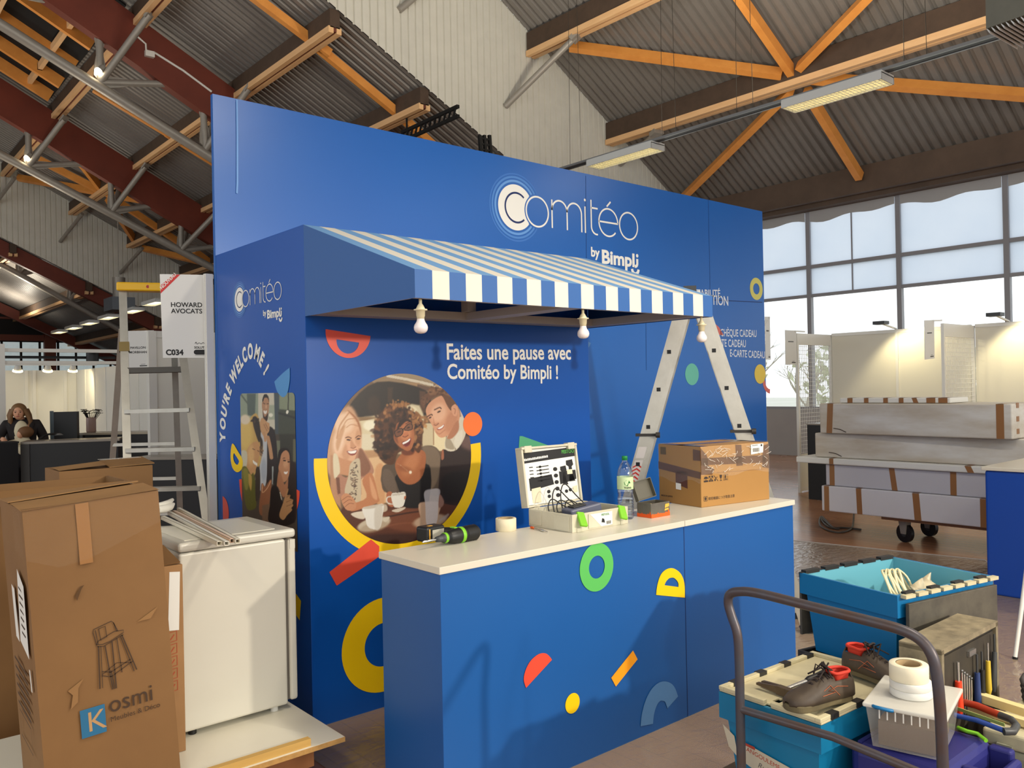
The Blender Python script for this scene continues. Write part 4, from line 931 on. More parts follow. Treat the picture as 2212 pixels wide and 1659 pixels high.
L1 += [
 ('p', [(672, 560), (690, 500), (760, 470), (820, 490), (848, 570), (850, 650), (830, 730), (790, 760), (740, 740), (690, 700), (656, 640)], (178, 108, 68), 8), ('e', (770, 600, 50, 60, 10), (206, 134, 90), 40), ('p', [(672, 560), (700, 500), (690, 620), (700, 690), (660, 640)], (134, 76, 46), 20), ('e', (800, 560, 26, 20, 0), (198, 128, 84), 14),
 ('p', [(690, 560), (720, 470), (800, 460), (830, 500), (780, 480), (730, 520)], (50, 28, 20), 12),
 ('p', [(745, 600), (780, 580), (798, 600), (780, 622), (750, 622)], (196, 120, 80), 6), ('l', [(742, 622), (765, 630), (794, 612)], 7, (112, 58, 40), 5),
 ('p', [(735, 680), (780, 660), (818, 636), (812, 690), (780, 718), (748, 706)], (120, 44, 40), 5), ('p', [(740, 684), (780, 664), (812, 642), (806, 664), (778, 684), (748, 696)], (252, 248, 240), 4), ('l', [(748, 712), (780, 722), (812, 700)], 8, (172, 92, 72), 6),
 ('p', [(664, 580), (700, 555), (742, 552), (740, 596), (710, 622), (676, 622)], (120, 76, 54), 4), ('p', [(756, 546), (790, 510), (826, 506), (832, 552), (800, 566), (764, 566)], (126, 82, 58), 4), ('e', (706, 580, 16, 6, -20), (40, 24, 20), 4), ('e', (796, 540, 14, 6, -20), (40, 24, 20), 4),
 ('l', [(664, 580), (700, 555), (742, 552), (740, 596), (710, 622), (676, 622), (664, 582)], 7, (26, 20, 18), 3), ('l', [(756, 546), (790, 510), (826, 506), (832, 552), (800, 566), (764, 566), (754, 548)], 7, (26, 20, 18), 3), ('l', [(740, 560), (756, 548)], 8, (26, 20, 18), 3), ('l', [(690, 540), (725, 528)], 6, (50, 28, 20), 4), ('l', [(770, 506), (806, 486)], 6, (50, 28, 20), 4),
 # man on the right
 ('p', [(1110, 760), (1180, 740), (1330, 590), (1420, 640), (1450, 900), (1400, 1120), (1320, 1260), (1150, 1260), (1080, 1180), (1090, 980)], (48, 32, 28), 8), ('p', [(1300, 620), (1410, 640), (1430, 760), (1300, 720)], (112, 84, 76), 50), ('p', [(1120, 1000), (1400, 960), (1360, 1180), (1140, 1240)], (28, 20, 18), 50),
 ('p', [(1280, 440), (1340, 500), (1330, 620), (1250, 750), (1150, 750), (1150, 640)], (226, 214, 190), 6), ('p', [(1150, 640), (1190, 650), (1230, 740), (1150, 730)], (176, 160, 134), 8), ('l', [(1232, 640), (1240, 750)], 8, (150, 132, 108), 5), ('p', [(1230, 640), (1300, 560), (1300, 660), (1245, 740)], (236, 226, 204), 6),
 ('p', [(960, 370), (1000, 300), (1100, 240), (1210, 260), (1260, 340), (1280, 440), (1240, 560), (1190, 600), (1110, 636), (1060, 600), (1020, 520), (975, 440)], (222, 160, 122), 7), ('e', (1080, 400, 70, 90, 20), (238, 184, 148), 50), ('e', (1200, 480, 50, 110, 20), (204, 140, 104), 30), ('p', [(1190, 580), (1260, 470), (1270, 560), (1210, 640), (1160, 640)], (188, 126, 92), 12),
 ('p', [(930, 350), (915, 300), (940, 240), (990, 200), (990, 170), (1100, 168), (1190, 190), (1240, 240), (1256, 330), (1230, 320), (1200, 380), (1160, 330), (1110, 240), (1040, 250), (980, 300), (960, 310), (950, 350)], (110, 72, 48), 7), ('p', [(990, 175), (1100, 165), (1220, 210), (1200, 250), (1100, 215), (1000, 235)], (140, 98, 66), 18),
] + curls(1110, 235, 5, 120, 60, 15, [(84, 54, 36), (134, 92, 60), (100, 66, 44), (160, 114, 76)], 21, 190, 340, 1.1) + curls(945, 290, 4, 46, 22, 11, [(84, 54, 36), (124, 84, 56)], 22) + [
 ('p', [(1200, 350), (1240, 320), (1258, 370), (1250, 430), (1215, 420)], (226, 164, 128), 6), ('l', [(1222, 360), (1238, 370), (1232, 410)], 6, (170, 108, 80), 5),
 ('l', [(975, 436), (1010, 416), (1020, 424)], 11, (96, 60, 42), 5), ('l', [(1042, 372), (1090, 350), (1104, 360)], 11, (96, 60, 42), 5), ('e', (1000, 446, 15, 7, -30), (70, 44, 36), 5), ('e', (1084, 390, 18, 8, -26), (70, 44, 36), 5), ('p', [(1030, 440), (1046, 500), (1080, 490), (1072, 518), (1036, 514)], (206, 142, 106), 8), ('l', [(1036, 512), (1054, 520), (1082, 500)], 7, (150, 92, 70), 5),
 ('p', [(1066, 546), (1100, 530), (1134, 506), (1126, 540), (1096, 562), (1072, 562)], (176, 96, 80), 4), ('p', [(1070, 548), (1100, 532), (1130, 512), (1120, 536), (1094, 552)], (252, 246, 236), 4), ('l', [(1056, 580), (1090, 600), (1140, 560)], 8, (196, 130, 98), 10), ('p', [(1110, 760), (1126, 750), (1130, 830), (1106, 840)], (170, 104, 74), 6),
 # cups
 ('p', [(590, 1160), (640, 1150), (660, 1260), (640, 1290), (600, 1260)], (178, 106, 72), 6), ('p', [(634, 1170), (700, 1154), (768, 1156), (752, 1270), (700, 1296), (656, 1280)], (236, 230, 216), 4), ('p', [(634, 1172), (700, 1158), (768, 1158), (740, 1172), (660, 1182)], (206, 196, 180), 4), ('l', [(640, 1190), (600, 1196), (590, 1230), (610, 1256), (650, 1262)], 11, (226, 216, 200), 4), ('p', [(756, 1190), (774, 1186), (770, 1210), (756, 1220)], (190, 116, 80), 5),
 ('p', [(640, 1320), (760, 1290), (756, 1310), (690, 1340)], (216, 200, 178), 6), ('p', [(550, 1270), (590, 1270), (596, 1320), (550, 1335)], (200, 180, 156), 10),
 ('e', (470, 1450, 160, 60, -14), (206, 190, 164), 14), ('e', (470, 1480, 140, 46, -14), (174, 150, 122), 20, .6), ('p', [(255, 1350), (380, 1330), (380, 1400), (300, 1390)], (226, 212, 190), 8), ('p', [(360, 1300), (460, 1280), (560, 1262), (550, 1380), (530, 1480), (470, 1500), (410, 1470), (390, 1400)], (238, 232, 220), 6), ('p', [(360, 1300), (460, 1270), (560, 1262), (540, 1284), (430, 1306)], (206, 192, 174), 8), ('p', [(480, 1300), (550, 1290), (530, 1480), (480, 1490)], (216, 206, 190), 20), ('p', [(550, 1400), (600, 1380), (620, 1390), (580, 1430)], (220, 206, 182), 10),
 ('e', (1000, 1420, 160, 60, -10), (186, 156, 130), 22), ('p', [(890, 1270), (960, 1240), (1100, 1250), (1080, 1360), (1060, 1450), (960, 1470), (920, 1420)], (196, 160, 132), 12), ('p', [(944, 1150), (1010, 1120), (1092, 1126), (1080, 1250), (1060, 1440), (970, 1460), (955, 1270)], (206, 200, 204), 7, .8), ('p', [(1090, 1170), (1130, 1230), (1120, 1280), (1080, 1290)], (150, 110, 96), 10), ('l', [(1090, 1420), (1170, 1360), (1130, 1400)], 20, (180, 168, 164), 14, .7),
]
NG = 236; g = np.linspace(-1, 1, NG + 1); A_, B_ = np.meshgrid(g, g)
with np.errstate(divide='ignore', invalid='ignore'):
    big = np.abs(A_) > np.abs(B_)
    r_ = np.where(big, A_, B_); ph = np.where(big, (pi / 4) * (B_ / np.where(A_ == 0, 1, A_)), (pi / 2) - (pi / 4) * (A_ / np.where(B_ == 0, 1, B_)))
X_, Z_ = r_ * np.cos(ph), r_ * np.sin(ph)
pa_, pz_, pr_ = PC
P3 = [(pa_ + pr_ * x, YK - 0.0024, pz_ + pr_ * z) for x, z in zip(X_.ravel(), Z_.ravel())]
uv = [((q[0] - 700) * 4.366, (q[1] - 800) * 4.366) for q in (proj(p) for p in P3)]
faces = [(j * (NG + 1) + i, j * (NG + 1) + i + 1, (j + 1) * (NG + 1) + i + 1, (j + 1) * (NG + 1) + i) for j in range(NG) for i in range(NG)]
print_mesh('round_photo', P3, faces, paint(uv, (120, 92, 66), L1, 0.82, 1.5), kk)

# --- tall photo on the left face: people clapping; layers traced in a 915 x 1659 frame over pixels (500..660, 840..1130)
L2 = [
 ('q', [(90, 40), (340, 40), (340, 460), (90, 460)], (150, 160, 138), 20), ('q', [(190, 60), (300, 60), (290, 330), (200, 330)], (92, 104, 96), 14), ('l', [(110, 60), (200, 180)], 18, (96, 104, 92), 10),
 ('q', [(330, 40), (540, 40), (540, 500), (330, 500)], (212, 204, 182), 14), ('q', [(460, 200), (560, 200), (560, 380), (460, 380)], (170, 176, 152), 24), ('e', (486, 324, 26, 24, 0), (240, 236, 214), 10),
 ('q', [(525, 40), (620, 40), (620, 560), (540, 560)], (74, 84, 88), 10), ('q', [(590, 40), (800, 40), (800, 290), (590, 290)], (142, 150, 122), 16), ('q', [(580, 250), (800, 270), (800, 560), (580, 560)], (74, 78, 66), 20), ('l', [(590, 300), (790, 360)], 26, (52, 54, 50), 10), ('q', [(590, 560), (800, 560), (800, 1000), (590, 1000)], (56, 56, 48), 24), ('l', [(704, 40), (700, 260)], 12, (48, 46, 42), 5), ('e', (690, 286, 15, 24, 10), (252, 246, 226), 5), ('q', [(555, 640), (600, 640), (600, 860), (555, 860)], (122, 124, 100), 14), ('q', [(760, 620), (800, 620), (800, 900), (760, 900)], (104, 104, 84), 10),
 ('p', [(440, 480), (520, 500), (560, 700), (560, 1100), (430, 1150), (430, 700)], (44, 36, 36), 10), ('q', [(500, 960), (520, 960), (512, 1180), (500, 1180)], (160, 166, 160), 6), ('q', [(560, 880), (620, 900), (600, 1200), (520, 1180)], (34, 34, 32), 14),
 ('p', [(360, 540), (440, 560), (440, 700), (430, 1150), (350, 1250), (350, 900)], (196, 196, 196), 12), ('e', (400, 1000, 34, 140, 0), (172, 176, 182), 20),
 # standing man
 ('p', [(386, 130), (420, 68), (458, 110), (466, 200), (456, 300), (440, 380), (400, 370), (384, 280), (376, 200)], (186, 138, 102), 6), ('p', [(380, 140), (400, 76), (430, 64), (458, 100), (466, 170), (450, 120), (410, 108), (390, 160)], (40, 32, 26), 5), ('p', [(388, 270), (400, 330), (420, 344), (452, 300), (446, 380), (420, 404), (392, 360)], (66, 46, 36), 10), ('p', [(396, 270), (420, 274), (438, 268), (430, 306), (404, 304)], (240, 232, 220), 4), ('l', [(392, 176), (412, 184)], 8, (60, 40, 30), 4), ('l', [(438, 186), (458, 182)], 8, (60, 40, 30), 4), ('e', (428, 220, 12, 24, 0), (208, 162, 126), 10),
 ('p', [(350, 420), (380, 356), (440, 410), (470, 430), (466, 520), (440, 560), (430, 620), (380, 560), (350, 480)], (206, 156, 108), 8), ('l', [(400, 440), (440, 520)], 7, (150, 100, 66), 5), ('l', [(420, 430), (456, 500)], 7, (150, 100, 66), 5), ('l', [(450, 600), (476, 720), (494, 850)], 44, (196, 146, 104), 8), ('l', [(404, 540), (418, 640)], 26, (200, 150, 106), 10),
 # woman at left with lifted hand and curls
 ('p', [(120, 460), (190, 400), (300, 300), (350, 420), (340, 560), (390, 700), (370, 860), (340, 960), (250, 1100), (120, 1100), (110, 760)], (204, 164, 92), 12), ('e', (170, 560, 90, 200, 0), (226, 190, 106), 70), ('e', (170, 380, 60, 60, 0), (232, 214, 184), 30),
 ('p', [(260, 360), (300, 340), (340, 400), (356, 500), (360, 600), (340, 660), (300, 560), (270, 450)], (52, 42, 36), 12), ('p', [(340, 560), (385, 640), (380, 760), (360, 720), (350, 620)], (60, 46, 38), 12)]
L2 += curls(360, 780, 5, 70, 34, 16, [(96, 70, 50), (150, 112, 80), (60, 44, 34), (206, 180, 150)], 31, 0, 360, 0.5) + curls(300, 400, 5, 60, 20, 14, [(48, 38, 32), (90, 66, 48)], 32)
L2 += [
 ('p', [(200, 740), (270, 660), (330, 660), (350, 760), (330, 900), (300, 1000), (250, 1060), (200, 1000), (185, 860)], (204, 150, 98), 12), ('e', (240, 820, 40, 120, 0), (226, 178, 116), 40), ('p', [(264, 880), (290, 900), (318, 920), (316, 948), (288, 934), (268, 912)], (246, 238, 220), 4), ('l', [(260, 738), (286, 752)], 8, (90, 60, 44), 5), ('l', [(322, 760), (340, 776)], 8, (90, 60, 44), 5), ('p', [(120, 770), (190, 780), (190, 940), (150, 980), (125, 900)], (210, 200, 170), 16),
 ('p', [(130, 990), (180, 960), (240, 1060), (270, 1040), (300, 1180), (310, 1400), (290, 1480), (190, 1480), (140, 1200)], (100, 98, 40), 10), ('p', [(190, 1060), (250, 1080), (240, 1260)], (196, 156, 78), 14), ('p', [(140, 1010), (200, 1000), (210, 1200), (170, 1240)], (142, 134, 58), 24), ('l', [(320, 960), (300, 1120)], 16, (216, 210, 196), 8),
 ('p', [(300, 1000), (350, 1000), (350, 1300), (300, 1380)], (62, 52, 44), 10),
 ('p', [(340, 1460), (360, 1290), (370, 1180), (390, 1170), (420, 1210), (470, 1130), (496, 1130), (490, 1230), (470, 1400), (450, 1560), (360, 1560)], (150, 94, 62), 8), ('l', [(388, 1180), (382, 1280), (440, 1230), (484, 1140)], 9, (222, 168, 122), 6), ('q', [(380, 1440), (480, 1420), (480, 1660), (380, 1660)], (120, 92, 70), 20),
 # woman at right in black
 ('p', [(720, 900), (780, 920), (800, 1000), (800, 1600), (700, 1600), (690, 1200)], (38, 28, 28), 12), ('p', [(570, 880), (590, 760), (650, 728), (710, 750), (736, 850), (720, 900), (700, 800), (640, 790), (600, 900), (600, 960)], (34, 26, 24), 6),
 ('p', [(596, 900), (620, 800), (670, 760), (712, 800), (722, 920), (716, 1040), (690, 1120), (640, 1150), (600, 1050), (580, 980)], (196, 138, 98), 7), ('e', (670, 930, 30, 50, 0), (214, 160, 118), 20), ('p', [(590, 1000), (640, 1140), (660, 1180), (700, 1100), (690, 1260), (640, 1340), (580, 1220), (560, 1180)], (174, 116, 80), 10), ('e', (656, 886, 18, 10, 10), (56, 36, 32), 5), ('e', (706, 900, 14, 10, 10), (56, 36, 32), 5), ('l', [(636, 858), (664, 852)], 8, (60, 40, 34), 4), ('l', [(696, 874), (718, 876)], 7, (60, 40, 34), 4), ('p', [(646, 1020), (672, 1026), (694, 1022), (684, 1050), (658, 1048)], (250, 240, 228), 4), ('e', (682, 970, 12, 20, 0), (206, 148, 108), 8),
 ('p', [(490, 1230), (550, 1190), (600, 1300), (640, 1400), (700, 1240), (760, 1340), (760, 1660), (470, 1660), (480, 1400)], (22, 18, 20), 8), ('l', [(600, 1280), (620, 1370)], 9, (222, 206, 180), 5),
 ('p', [(590, 1560), (640, 1400), (690, 1240), (704, 1250), (690, 1310), (730, 1310), (720, 1350), (762, 1370), (752, 1420), (765, 1440), (740, 1470), (748, 1500), (690, 1560), (640, 1620)], (184, 134, 88), 7), ('l', [(680, 1340), (730, 1312)], 6, (120, 78, 50), 4), ('l', [(680, 1400), (756, 1364)], 6, (120, 78, 50), 4), ('l', [(680, 1450), (764, 1420)], 6, (120, 78, 50), 4),
]
NX, NZ = 110, 210
q0 = at(519.5, 851, 'x', XK); q1 = at(637.5, 851, 'x', XK); zt_ = at(580, 849, 'x', XK).z; zb_ = at(600, 1140, 'x', XK).z - 0.1
y_l, y_r = q0.y, q1.y; P3 = []; rr = 0.03
for j in range(NZ + 1):
    for i in range(NX + 1):
        z = zb_ + (zt_ - zb_) * j / NZ; d = zt_ - z; ins = rr - sqrt(max(rr * rr - (rr - d) ** 2, 0)) if d < rr else 0
        y = (y_l - ins) + ((y_r + ins) - (y_l - ins)) * i / NX; P3.append((XK - 0.0024, y, z))
uv = [((q[0] - 500) * 5.72, (q[1] - 840) * 5.72) for q in (proj(p) for p in P3)]
faces = [(j * (NX + 1) + i, j * (NX + 1) + i + 1, (j + 1) * (NX + 1) + i + 1, (j + 1) * (NX + 1) + i) for j in range(NZ) for i in range(NX)]
print_mesh('tall_photo', P3, faces, paint(uv, (80, 70, 60), L2, 0.9, 1.5), kk)
# ================================================================ things on the counter
m_blk = mat('black_plastic', (26, 26, 27), 0.45); m_dgrey = mat('dark_grey_plastic', (60, 62, 64), 0.45); m_lime = mat('lime_plastic', (120, 190, 40), 0.4)
m_steel = mat('bright_steel', (200, 200, 198), 0.25, 0.9); m_alu = mat('worn_aluminium', (206, 203, 192), 0.35, 0.5, noise=(9, 0.5), rgb2=(176, 171, 158))
m_grey = mat('grey_label', (176, 172, 160), 0.5); m_case = mat('ivory_tool_case', (206, 200, 178), 0.5, noise=(7, 0.4), rgb2=(172, 164, 142))
m_paper = mat('white_paper', (232, 230, 222), 0.6); m_ink = mat('black_ink', (24, 24, 26), 0.6)
m_cream2 = mat('masking_tape', (226, 214, 184), 0.6, noise=(30, 0.2)); m_core = mat('card_core', (186, 160, 120), 0.8)
m_card = mat('brown_cardboard', (138, 101, 60), 0.75, noise=(2.5, 0.5), rgb2=(118, 84, 49)); m_cardd = mat('cardboard_edge', (140, 98, 56), 0.8)
m_tape = mat('brown_parcel_tape', (98, 64, 36), 0.22, spec=0.7)

# cordless drill lying on its side
def drill():
    a = at(912, 1183, 'z', ZC + 0.012); M = rz(radians(6), (a.x, a.y + 0.0, ZC))
    t = thing('cordless_drill', 'black cordless drill with lime green rings lying at the left end of the counter', 'drill', (a.x + 0.2, a.y + 0.05, ZC))
    X = lambda r: (lambda b: b)
    ax = Matrix(((0, 0, 1, 0), (1, 0, 0, 0), (0, 1, 0, 0.036), (0, 0, 0, 1)))     # lathe z -> +x
    b = MB(M @ ax); b.lathe([(0.001, 0.0), (0.004, 0.006), (0.004, 0.085), (0.0045, 0.09)], 10)
    for k in range(4): b.tube([(0.0045 * cos(q * 0.9 + k), 0.0045 * sin(q * 0.9 + k), 0.008 + q * 0.006) for q in range(12)], 0.0012, 5)
    b.build('drill_bit', m_steel, t)
    MB(M @ ax).lathe([(0.001, 0.082), (0.012, 0.083), (0.015, 0.1), (0.016, 0.118), (0.021, 0.122), (0.023, 0.15), (0.001, 0.151)], 20).build('chuck', m_dgrey, t)
    MB(M @ ax).lathe([(0.0225, 0.128), (0.0245, 0.129), (0.0245, 0.142), (0.0225, 0.143)], 20).build('collar_ring', m_lime, t)
    b = MB(M @ ax); b.lathe([(0.001, 0.148), (0.024, 0.149), (0.03, 0.162), (0.035, 0.19), (0.036, 0.235), (0.036, 0.25)], 24)
    b.lathe([(0.036, 0.25)] + [(0.036 + (0.002 if k % 2 else -0.001), 0.25 + 0.008 * k) for k in range(10)] + [(0.03, 0.335), (0.001, 0.336)], 24)
    b.build('motor_housing', m_blk, t)
    MB(M @ ax).lathe([(0.036, 0.222), (0.0378, 0.224), (0.0378, 0.24), (0.036, 0.242)], 24).build('speed_ring', m_lime, t)
    MB(M).rbx(0.192, 0.212, -0.004, 0.03, 0.07, 0.076, 0.003).build('direction_switch', m_lime, t)
    b = MB(M); b.tube([(0.262, 0.02, 0.036), (0.25, 0.06, 0.04), (0.225, 0.1, 0.042), (0.19, 0.13, 0.042)], [0.026, 0.023, 0.021, 0.024], 14); b.build('grip', m_blk, t)
    b = MB(M); b.rbx(0.1, 0.215, 0.085, 0.165, 0.006, 0.078, 0.012); b.build('battery', m_blk, t)
    b = MB(M); b.bx(0.135, 0.205, 0.0835, 0.085, 0.022, 0.062); b.build('rating_label', m_grey, t)
    b = MB(M); b.bx(0.115, 0.121, 0.0832, 0.085, 0.016, 0.068); b.bx(0.13, 0.155, 0.105, 0.12, 0.078, 0.0795); b.build('battery_mark', mat('amber_mark', (216, 160, 60), 0.5), t)
drill()
# roll of tape standing flat
def roll(name, c, r, ri, h, label, m=m_cream2, group=None):
    t = thing(name, label, 'tape', tuple(c), group=group); M = Matrix.Translation(Vector(c))
    MB(M).lathe([(ri, 0.001), (r - 0.002, 0.0), (r, 0.002), (r, h - 0.002), (r - 0.002, h), (ri, h)], 40).build('tape_winding', m, t)
    MB(M).lathe([(ri - 0.004, h - 0.001), (ri - 0.004, 0.001), (ri, 0.001), (ri, h - 0.001), (ri - 0.004, h - 0.001)], 40).build('core', m_core, t)
    return t
c = at(1096, 1146, 'z', ZC); roll('masking_tape_roll', (c.x, c.y + 0.01, ZC), 0.052, 0.039, 0.062, 'cream roll of masking tape standing on the counter between drill and tool case')
# loose driver bit with an orange end
p, q = at(1147, 1139, 'z', ZC + 0.006), at(1184, 1149, 'z', ZC + 0.006); d = q - p
t = thing('driver_bit', 'small steel bit holder with an orange end beside the open tool case', 'bit', tuple(p - Vector((0, 0, 0.006))))
MB().tube([p + d * 0.18, p + d * 0.45, p + d * 0.5, p + d * 0.72, p + d * 0.76, q], [0.004, 0.004, 0.006, 0.006, 0.003, 0.002], 10).build('shank', m_steel, t)
MB().tube([p, p + d * 0.18], 0.006, 10).build('handle', mat('orange_plastic', (226, 96, 30), 0.4), t)

# ---- open tool case
def tool_case():
    x0, x1, y0, y1, h = 2.85, 3.256, 2.915, 3.235, 0.088
    t = thing('open_tool_case', 'ivory tool case standing open with a leaflet in its lid and green latches', 'tool case', ((x0 + x1) / 2, (y0 + y1) / 2, ZC))
    w = 0.008; z = ZC
    b = MB(); b.bx(x0, x1, y0, y0 + w, z, z + h).bx(x0, x1, y1 - w, y1, z, z + h).bx(x0, x0 + w, y0 + w, y1 - w, z, z + h).bx(x1 - w, x1, y0 + w, y1 - w, z, z + h).bx(x0 + w, x1 - w, y0 + w, y1 - w, z, z + 0.01)
    b.bx(x0 - 0.004, x0, y0 + 0.02, y0 + 0.13, z + 0.004, z + h - 0.012).bx(x0 - 0.004, x0, y1 - 0.1, y1 - 0.01, z + 0.01, z + h - 0.004)
    b.bx(x0 + 0.11, x0 + 0.29, y0 - 0.005, y0, z + 0.008, z + h - 0.008)
    for xx in (x0 + 0.03, x1 - 0.06): b.bx(xx, xx + 0.035, y0 - 0.004, y0, z, z + 0.02)
    b.build('base', m_case, t, 0.003)
    for xx, tl in ((x0 + 0.055, 14), (x1 - 0.055, 20)):
        M = Matrix.Translation((xx, y0 - 0.006, z + h - 0.02)) @ Matrix.Rotation(radians(-38), 4, 'X') @ Matrix.Rotation(radians(tl), 4, 'Y')
        MB(M).rbx(-0.022, 0.022, -0.012, 0.004, -0.05, 0.03, 0.005).build('latch', m_lime, t)
    # front label
    b = MB(fr((0, y0 - 0.0058, 0), (1, 0, 0), (0, 0, 1))); b.flat([(x0 + 0.12, z + 0.078), (x0 + 0.28, z + 0.078), (x0 + 0.28, z + 0.01), (x0 + 0.2, z + 0.01)]); b.build('label', m_paper, t)
    b = MB(fr((0, y0 - 0.0066, 0), (1, 0, 0), (0, 0, 1)))
    b.text('FESTOOL', 0.014, Matrix.Translation((x0 + 0.2, z + 0.062, 0)), 0.03); b.build('maker_mark', mat('green_ink', (60, 130, 70), 0.5), t)
    b = MB(fr((0, y0 - 0.0066, 0), (1, 0, 0), (0, 0, 1)))
    for i in range(9): b.flat([(x0 + 0.235 + i * 0.004, z + 0.016), (x0 + 0.2365 + i * 0.004 + 0.001 * (i % 2), z + 0.016), (x0 + 0.2365 + i * 0.004 + 0.001 * (i % 2), z + 0.032), (x0 + 0.235 + i * 0.004, z + 0.032)])
    b.flat([(x0 + 0.2, z + 0.03), (x0 + 0.225, z + 0.025), (x0 + 0.22, z + 0.045), (x0 + 0.205, z + 0.05)]); b.build('label_print', m_ink, t)
    # lid standing up, hinged at the back
    L = Matrix.Translation((x0, y1, z + h + 0.004)) @ Matrix.Rotation(radians(7), 4, 'X') @ Matrix.Rotation(radians(-90), 4, 'X').inverted()
    # lid frame: a = x, b = up, c = towards the viewer
    L = fr((x0, y1 + 0.006, z + h + 0.002), (1, 0, 0), (0, sin(radians(8)), cos(radians(8)))); W, H = x1 - x0, 0.315
    b = MB(L); b.bx(0, W, 0, H, -0.05, -0.044); b.bx(0, W, 0, 0.01, -0.044, 0); b.bx(0, W, H - 0.012, H, -0.044, 0.004); b.bx(0, 0.012, 0.01, H - 0.012, -0.044, 0); b.bx(W - 0.012, W, 0.01, H - 0.012, -0.044, 0)
    for xx in (0.02, W - 0.07): b.bx(xx, xx + 0.05, H - 0.03, H + 0.006, -0.03, 0.006)
    for xx in (0.05, W - 0.09): b.bx(xx, xx + 0.04, -0.03, 0.012, -0.05, -0.004)
    lid = b.build('lid', m_case, t, 0.002)
    lf = lambda k: L @ Matrix.Translation((0, 0, -0.012 + k * 0.0005))
    MB(L).bx(0.014, W - 0.014, 0.012, H - 0.014, -0.02, -0.012).build('leaflet', m_paper, lid)
    b = MB(lf(1)); b.flat([(0.014, H - 0.085), (0.25, H - 0.075), (W - 0.014, H - 0.07), (W - 0.014, H - 0.02), (0.014, H - 0.03)])
    b.build('leaflet_band', m_ink, lid)
    b = MB(lf(2)); b.text('FESTOOL', 0.026, Matrix.Translation((W - 0.11, H - 0.05, 0)), 0.03); b.build('leaflet_brand', mat('green_ink2', (70, 150, 60), 0.5), lid)
    b = MB(lf(2)); [b.flat([(0.022 + .0115 * k, H - 0.072 + .0006 * k), (0.0305 + .0115 * k, H - 0.072 + .0006 * k), (0.0305 + .0115 * k, H - 0.06 + .0006 * k - .003 * (k % 3 == 1)), (0.022 + .0115 * k, H - 0.06 + .0006 * k)]) for k in range(15)]; b.build('leaflet_title', m_paper, lid)
    b = MB(lf(1)); r = random.Random(3)
    for i in range(5): 
        y = H - 0.11 - i * 0.018
        b.flat([(0.05, y), (0.075 + r.random() * .01, y), (0.075, y + 0.005), (0.05, y + 0.005)]); b.flat([(0.1, y - 0.003), (0.19, y), (0.19, y + 0.005), (0.1, y + 0.002)]); b.flat([(0.12, y - 0.006), (0.135, y - 0.005), (0.135, y + 0.007), (0.12, y + 0.006)])
    for i in range(5): y = H - 0.13 - i * 0.035; b.prism(arc(0.235, y, 0.016, 0.011, 0, 360, 10)[:-1], 0.0004)
    # two drills drawn on the leaflet
    for ox, oy, s in ((0.285, H - 0.12, 1.0), (0.335, H - 0.09, 1.15)):
        b.flat([(ox - .012 * s, oy), (ox + .03 * s, oy + .004), (ox + .034 * s, oy - .022 * s), (ox + .022 * s, oy - .03 * s), (ox + .026 * s, oy - .075 * s), (ox + .036 * s, oy - .1 * s), (ox - .004 * s, oy - .1 * s), (ox + .002 * s, oy - .03 * s), (ox - .014 * s, oy - .02 * s)])
    b.flat([(0.04, 0.085), (0.215, 0.105), (0.205, 0.16), (0.04, 0.15)]); b.flat([(0.26, 0.1), (W - 0.02, 0.12), (W - 0.02, 0.17), (0.26, 0.17)])
    for x, y in ((0.17, 0.045), (0.17, 0.07), (0.3, 0.06), (0.33, 0.065), (0.36, 0.07)): b.flat(arc(x, y, 0.013, 0.01, 0, 360, 8)[:-1])
    b.build('leaflet_drawings', m_ink, lid)
    b = MB(lf(3)); b.flat([(0.05, 0.02), (0.11, 0.02), (0.115, 0.1), (0.05, 0.095)]); b.flat([(0.32, 0.15), (0.36, 0.15), (0.36, 0.175), (0.32, 0.175)]); b.flat([(0.35, 0.045), (0.385, 0.05), (0.385, 0.085), (0.35, 0.08)]); b.build('leaflet_card', m_cream2, lid)
    # contents: charger, leads, black foam
    MB().bx(x0 + w, x1 - w, y0 + w, y1 - w, z + 0.01, z + 0.05).build('inlay', m_blk, t)
    tt = thing('battery_charger', 'blue-grey battery charger lying inside the open tool case', 'charger', (3.06, 3.05, z + 0.05))
    MB(Matrix.Translation((3.06, 3.06, z + 0.05)) @ Matrix.Rotation(radians(-12), 4, 'Z') @ Matrix.Rotation(radians(-8), 4, 'Y')).rbx(-0.09, 0.1, -0.05, 0.05, 0, 0.05, 0.01).build('body', mat('slate_plastic', (88, 92, 112), 0.4), tt)
    MB(Matrix.Translation((3.06, 3.06, z + 0.05)) @ Matrix.Rotation(radians(-12), 4, 'Z') @ Matrix.Rotation(radians(-8), 4, 'Y')).rbx(-0.06, 0.02, -0.03, 0.03, 0.05, 0.058, 0.004).build('contact_block', m_blk, tt)
    b = MB(); r = random.Random(9)
    for k in range(5):
        xx = 2.93 + 0.03 * k; hh = 0.05 + 0.03 * r.random() + (0.05 if k in (1, 3) else 0)
        P = [(xx - 0.03, 3.12, z + 0.05), (xx - 0.02, 3.15, z + 0.05 + hh * 0.8), (xx + 0.02, 3.16, z + 0.06 + hh * 1.15), (xx + 0.07, 3.12, z + 0.05 + hh * 0.7), (xx + 0.12, 3.05, z + 0.055)]
        b.tube([tuple(p) for p in smooth_poly(P, 6, False)], 0.0032, 7)
    tag(b.build('charger_cable', m_blk), 'black looped cable rising out of the open tool case', 'cable')
tool_case()

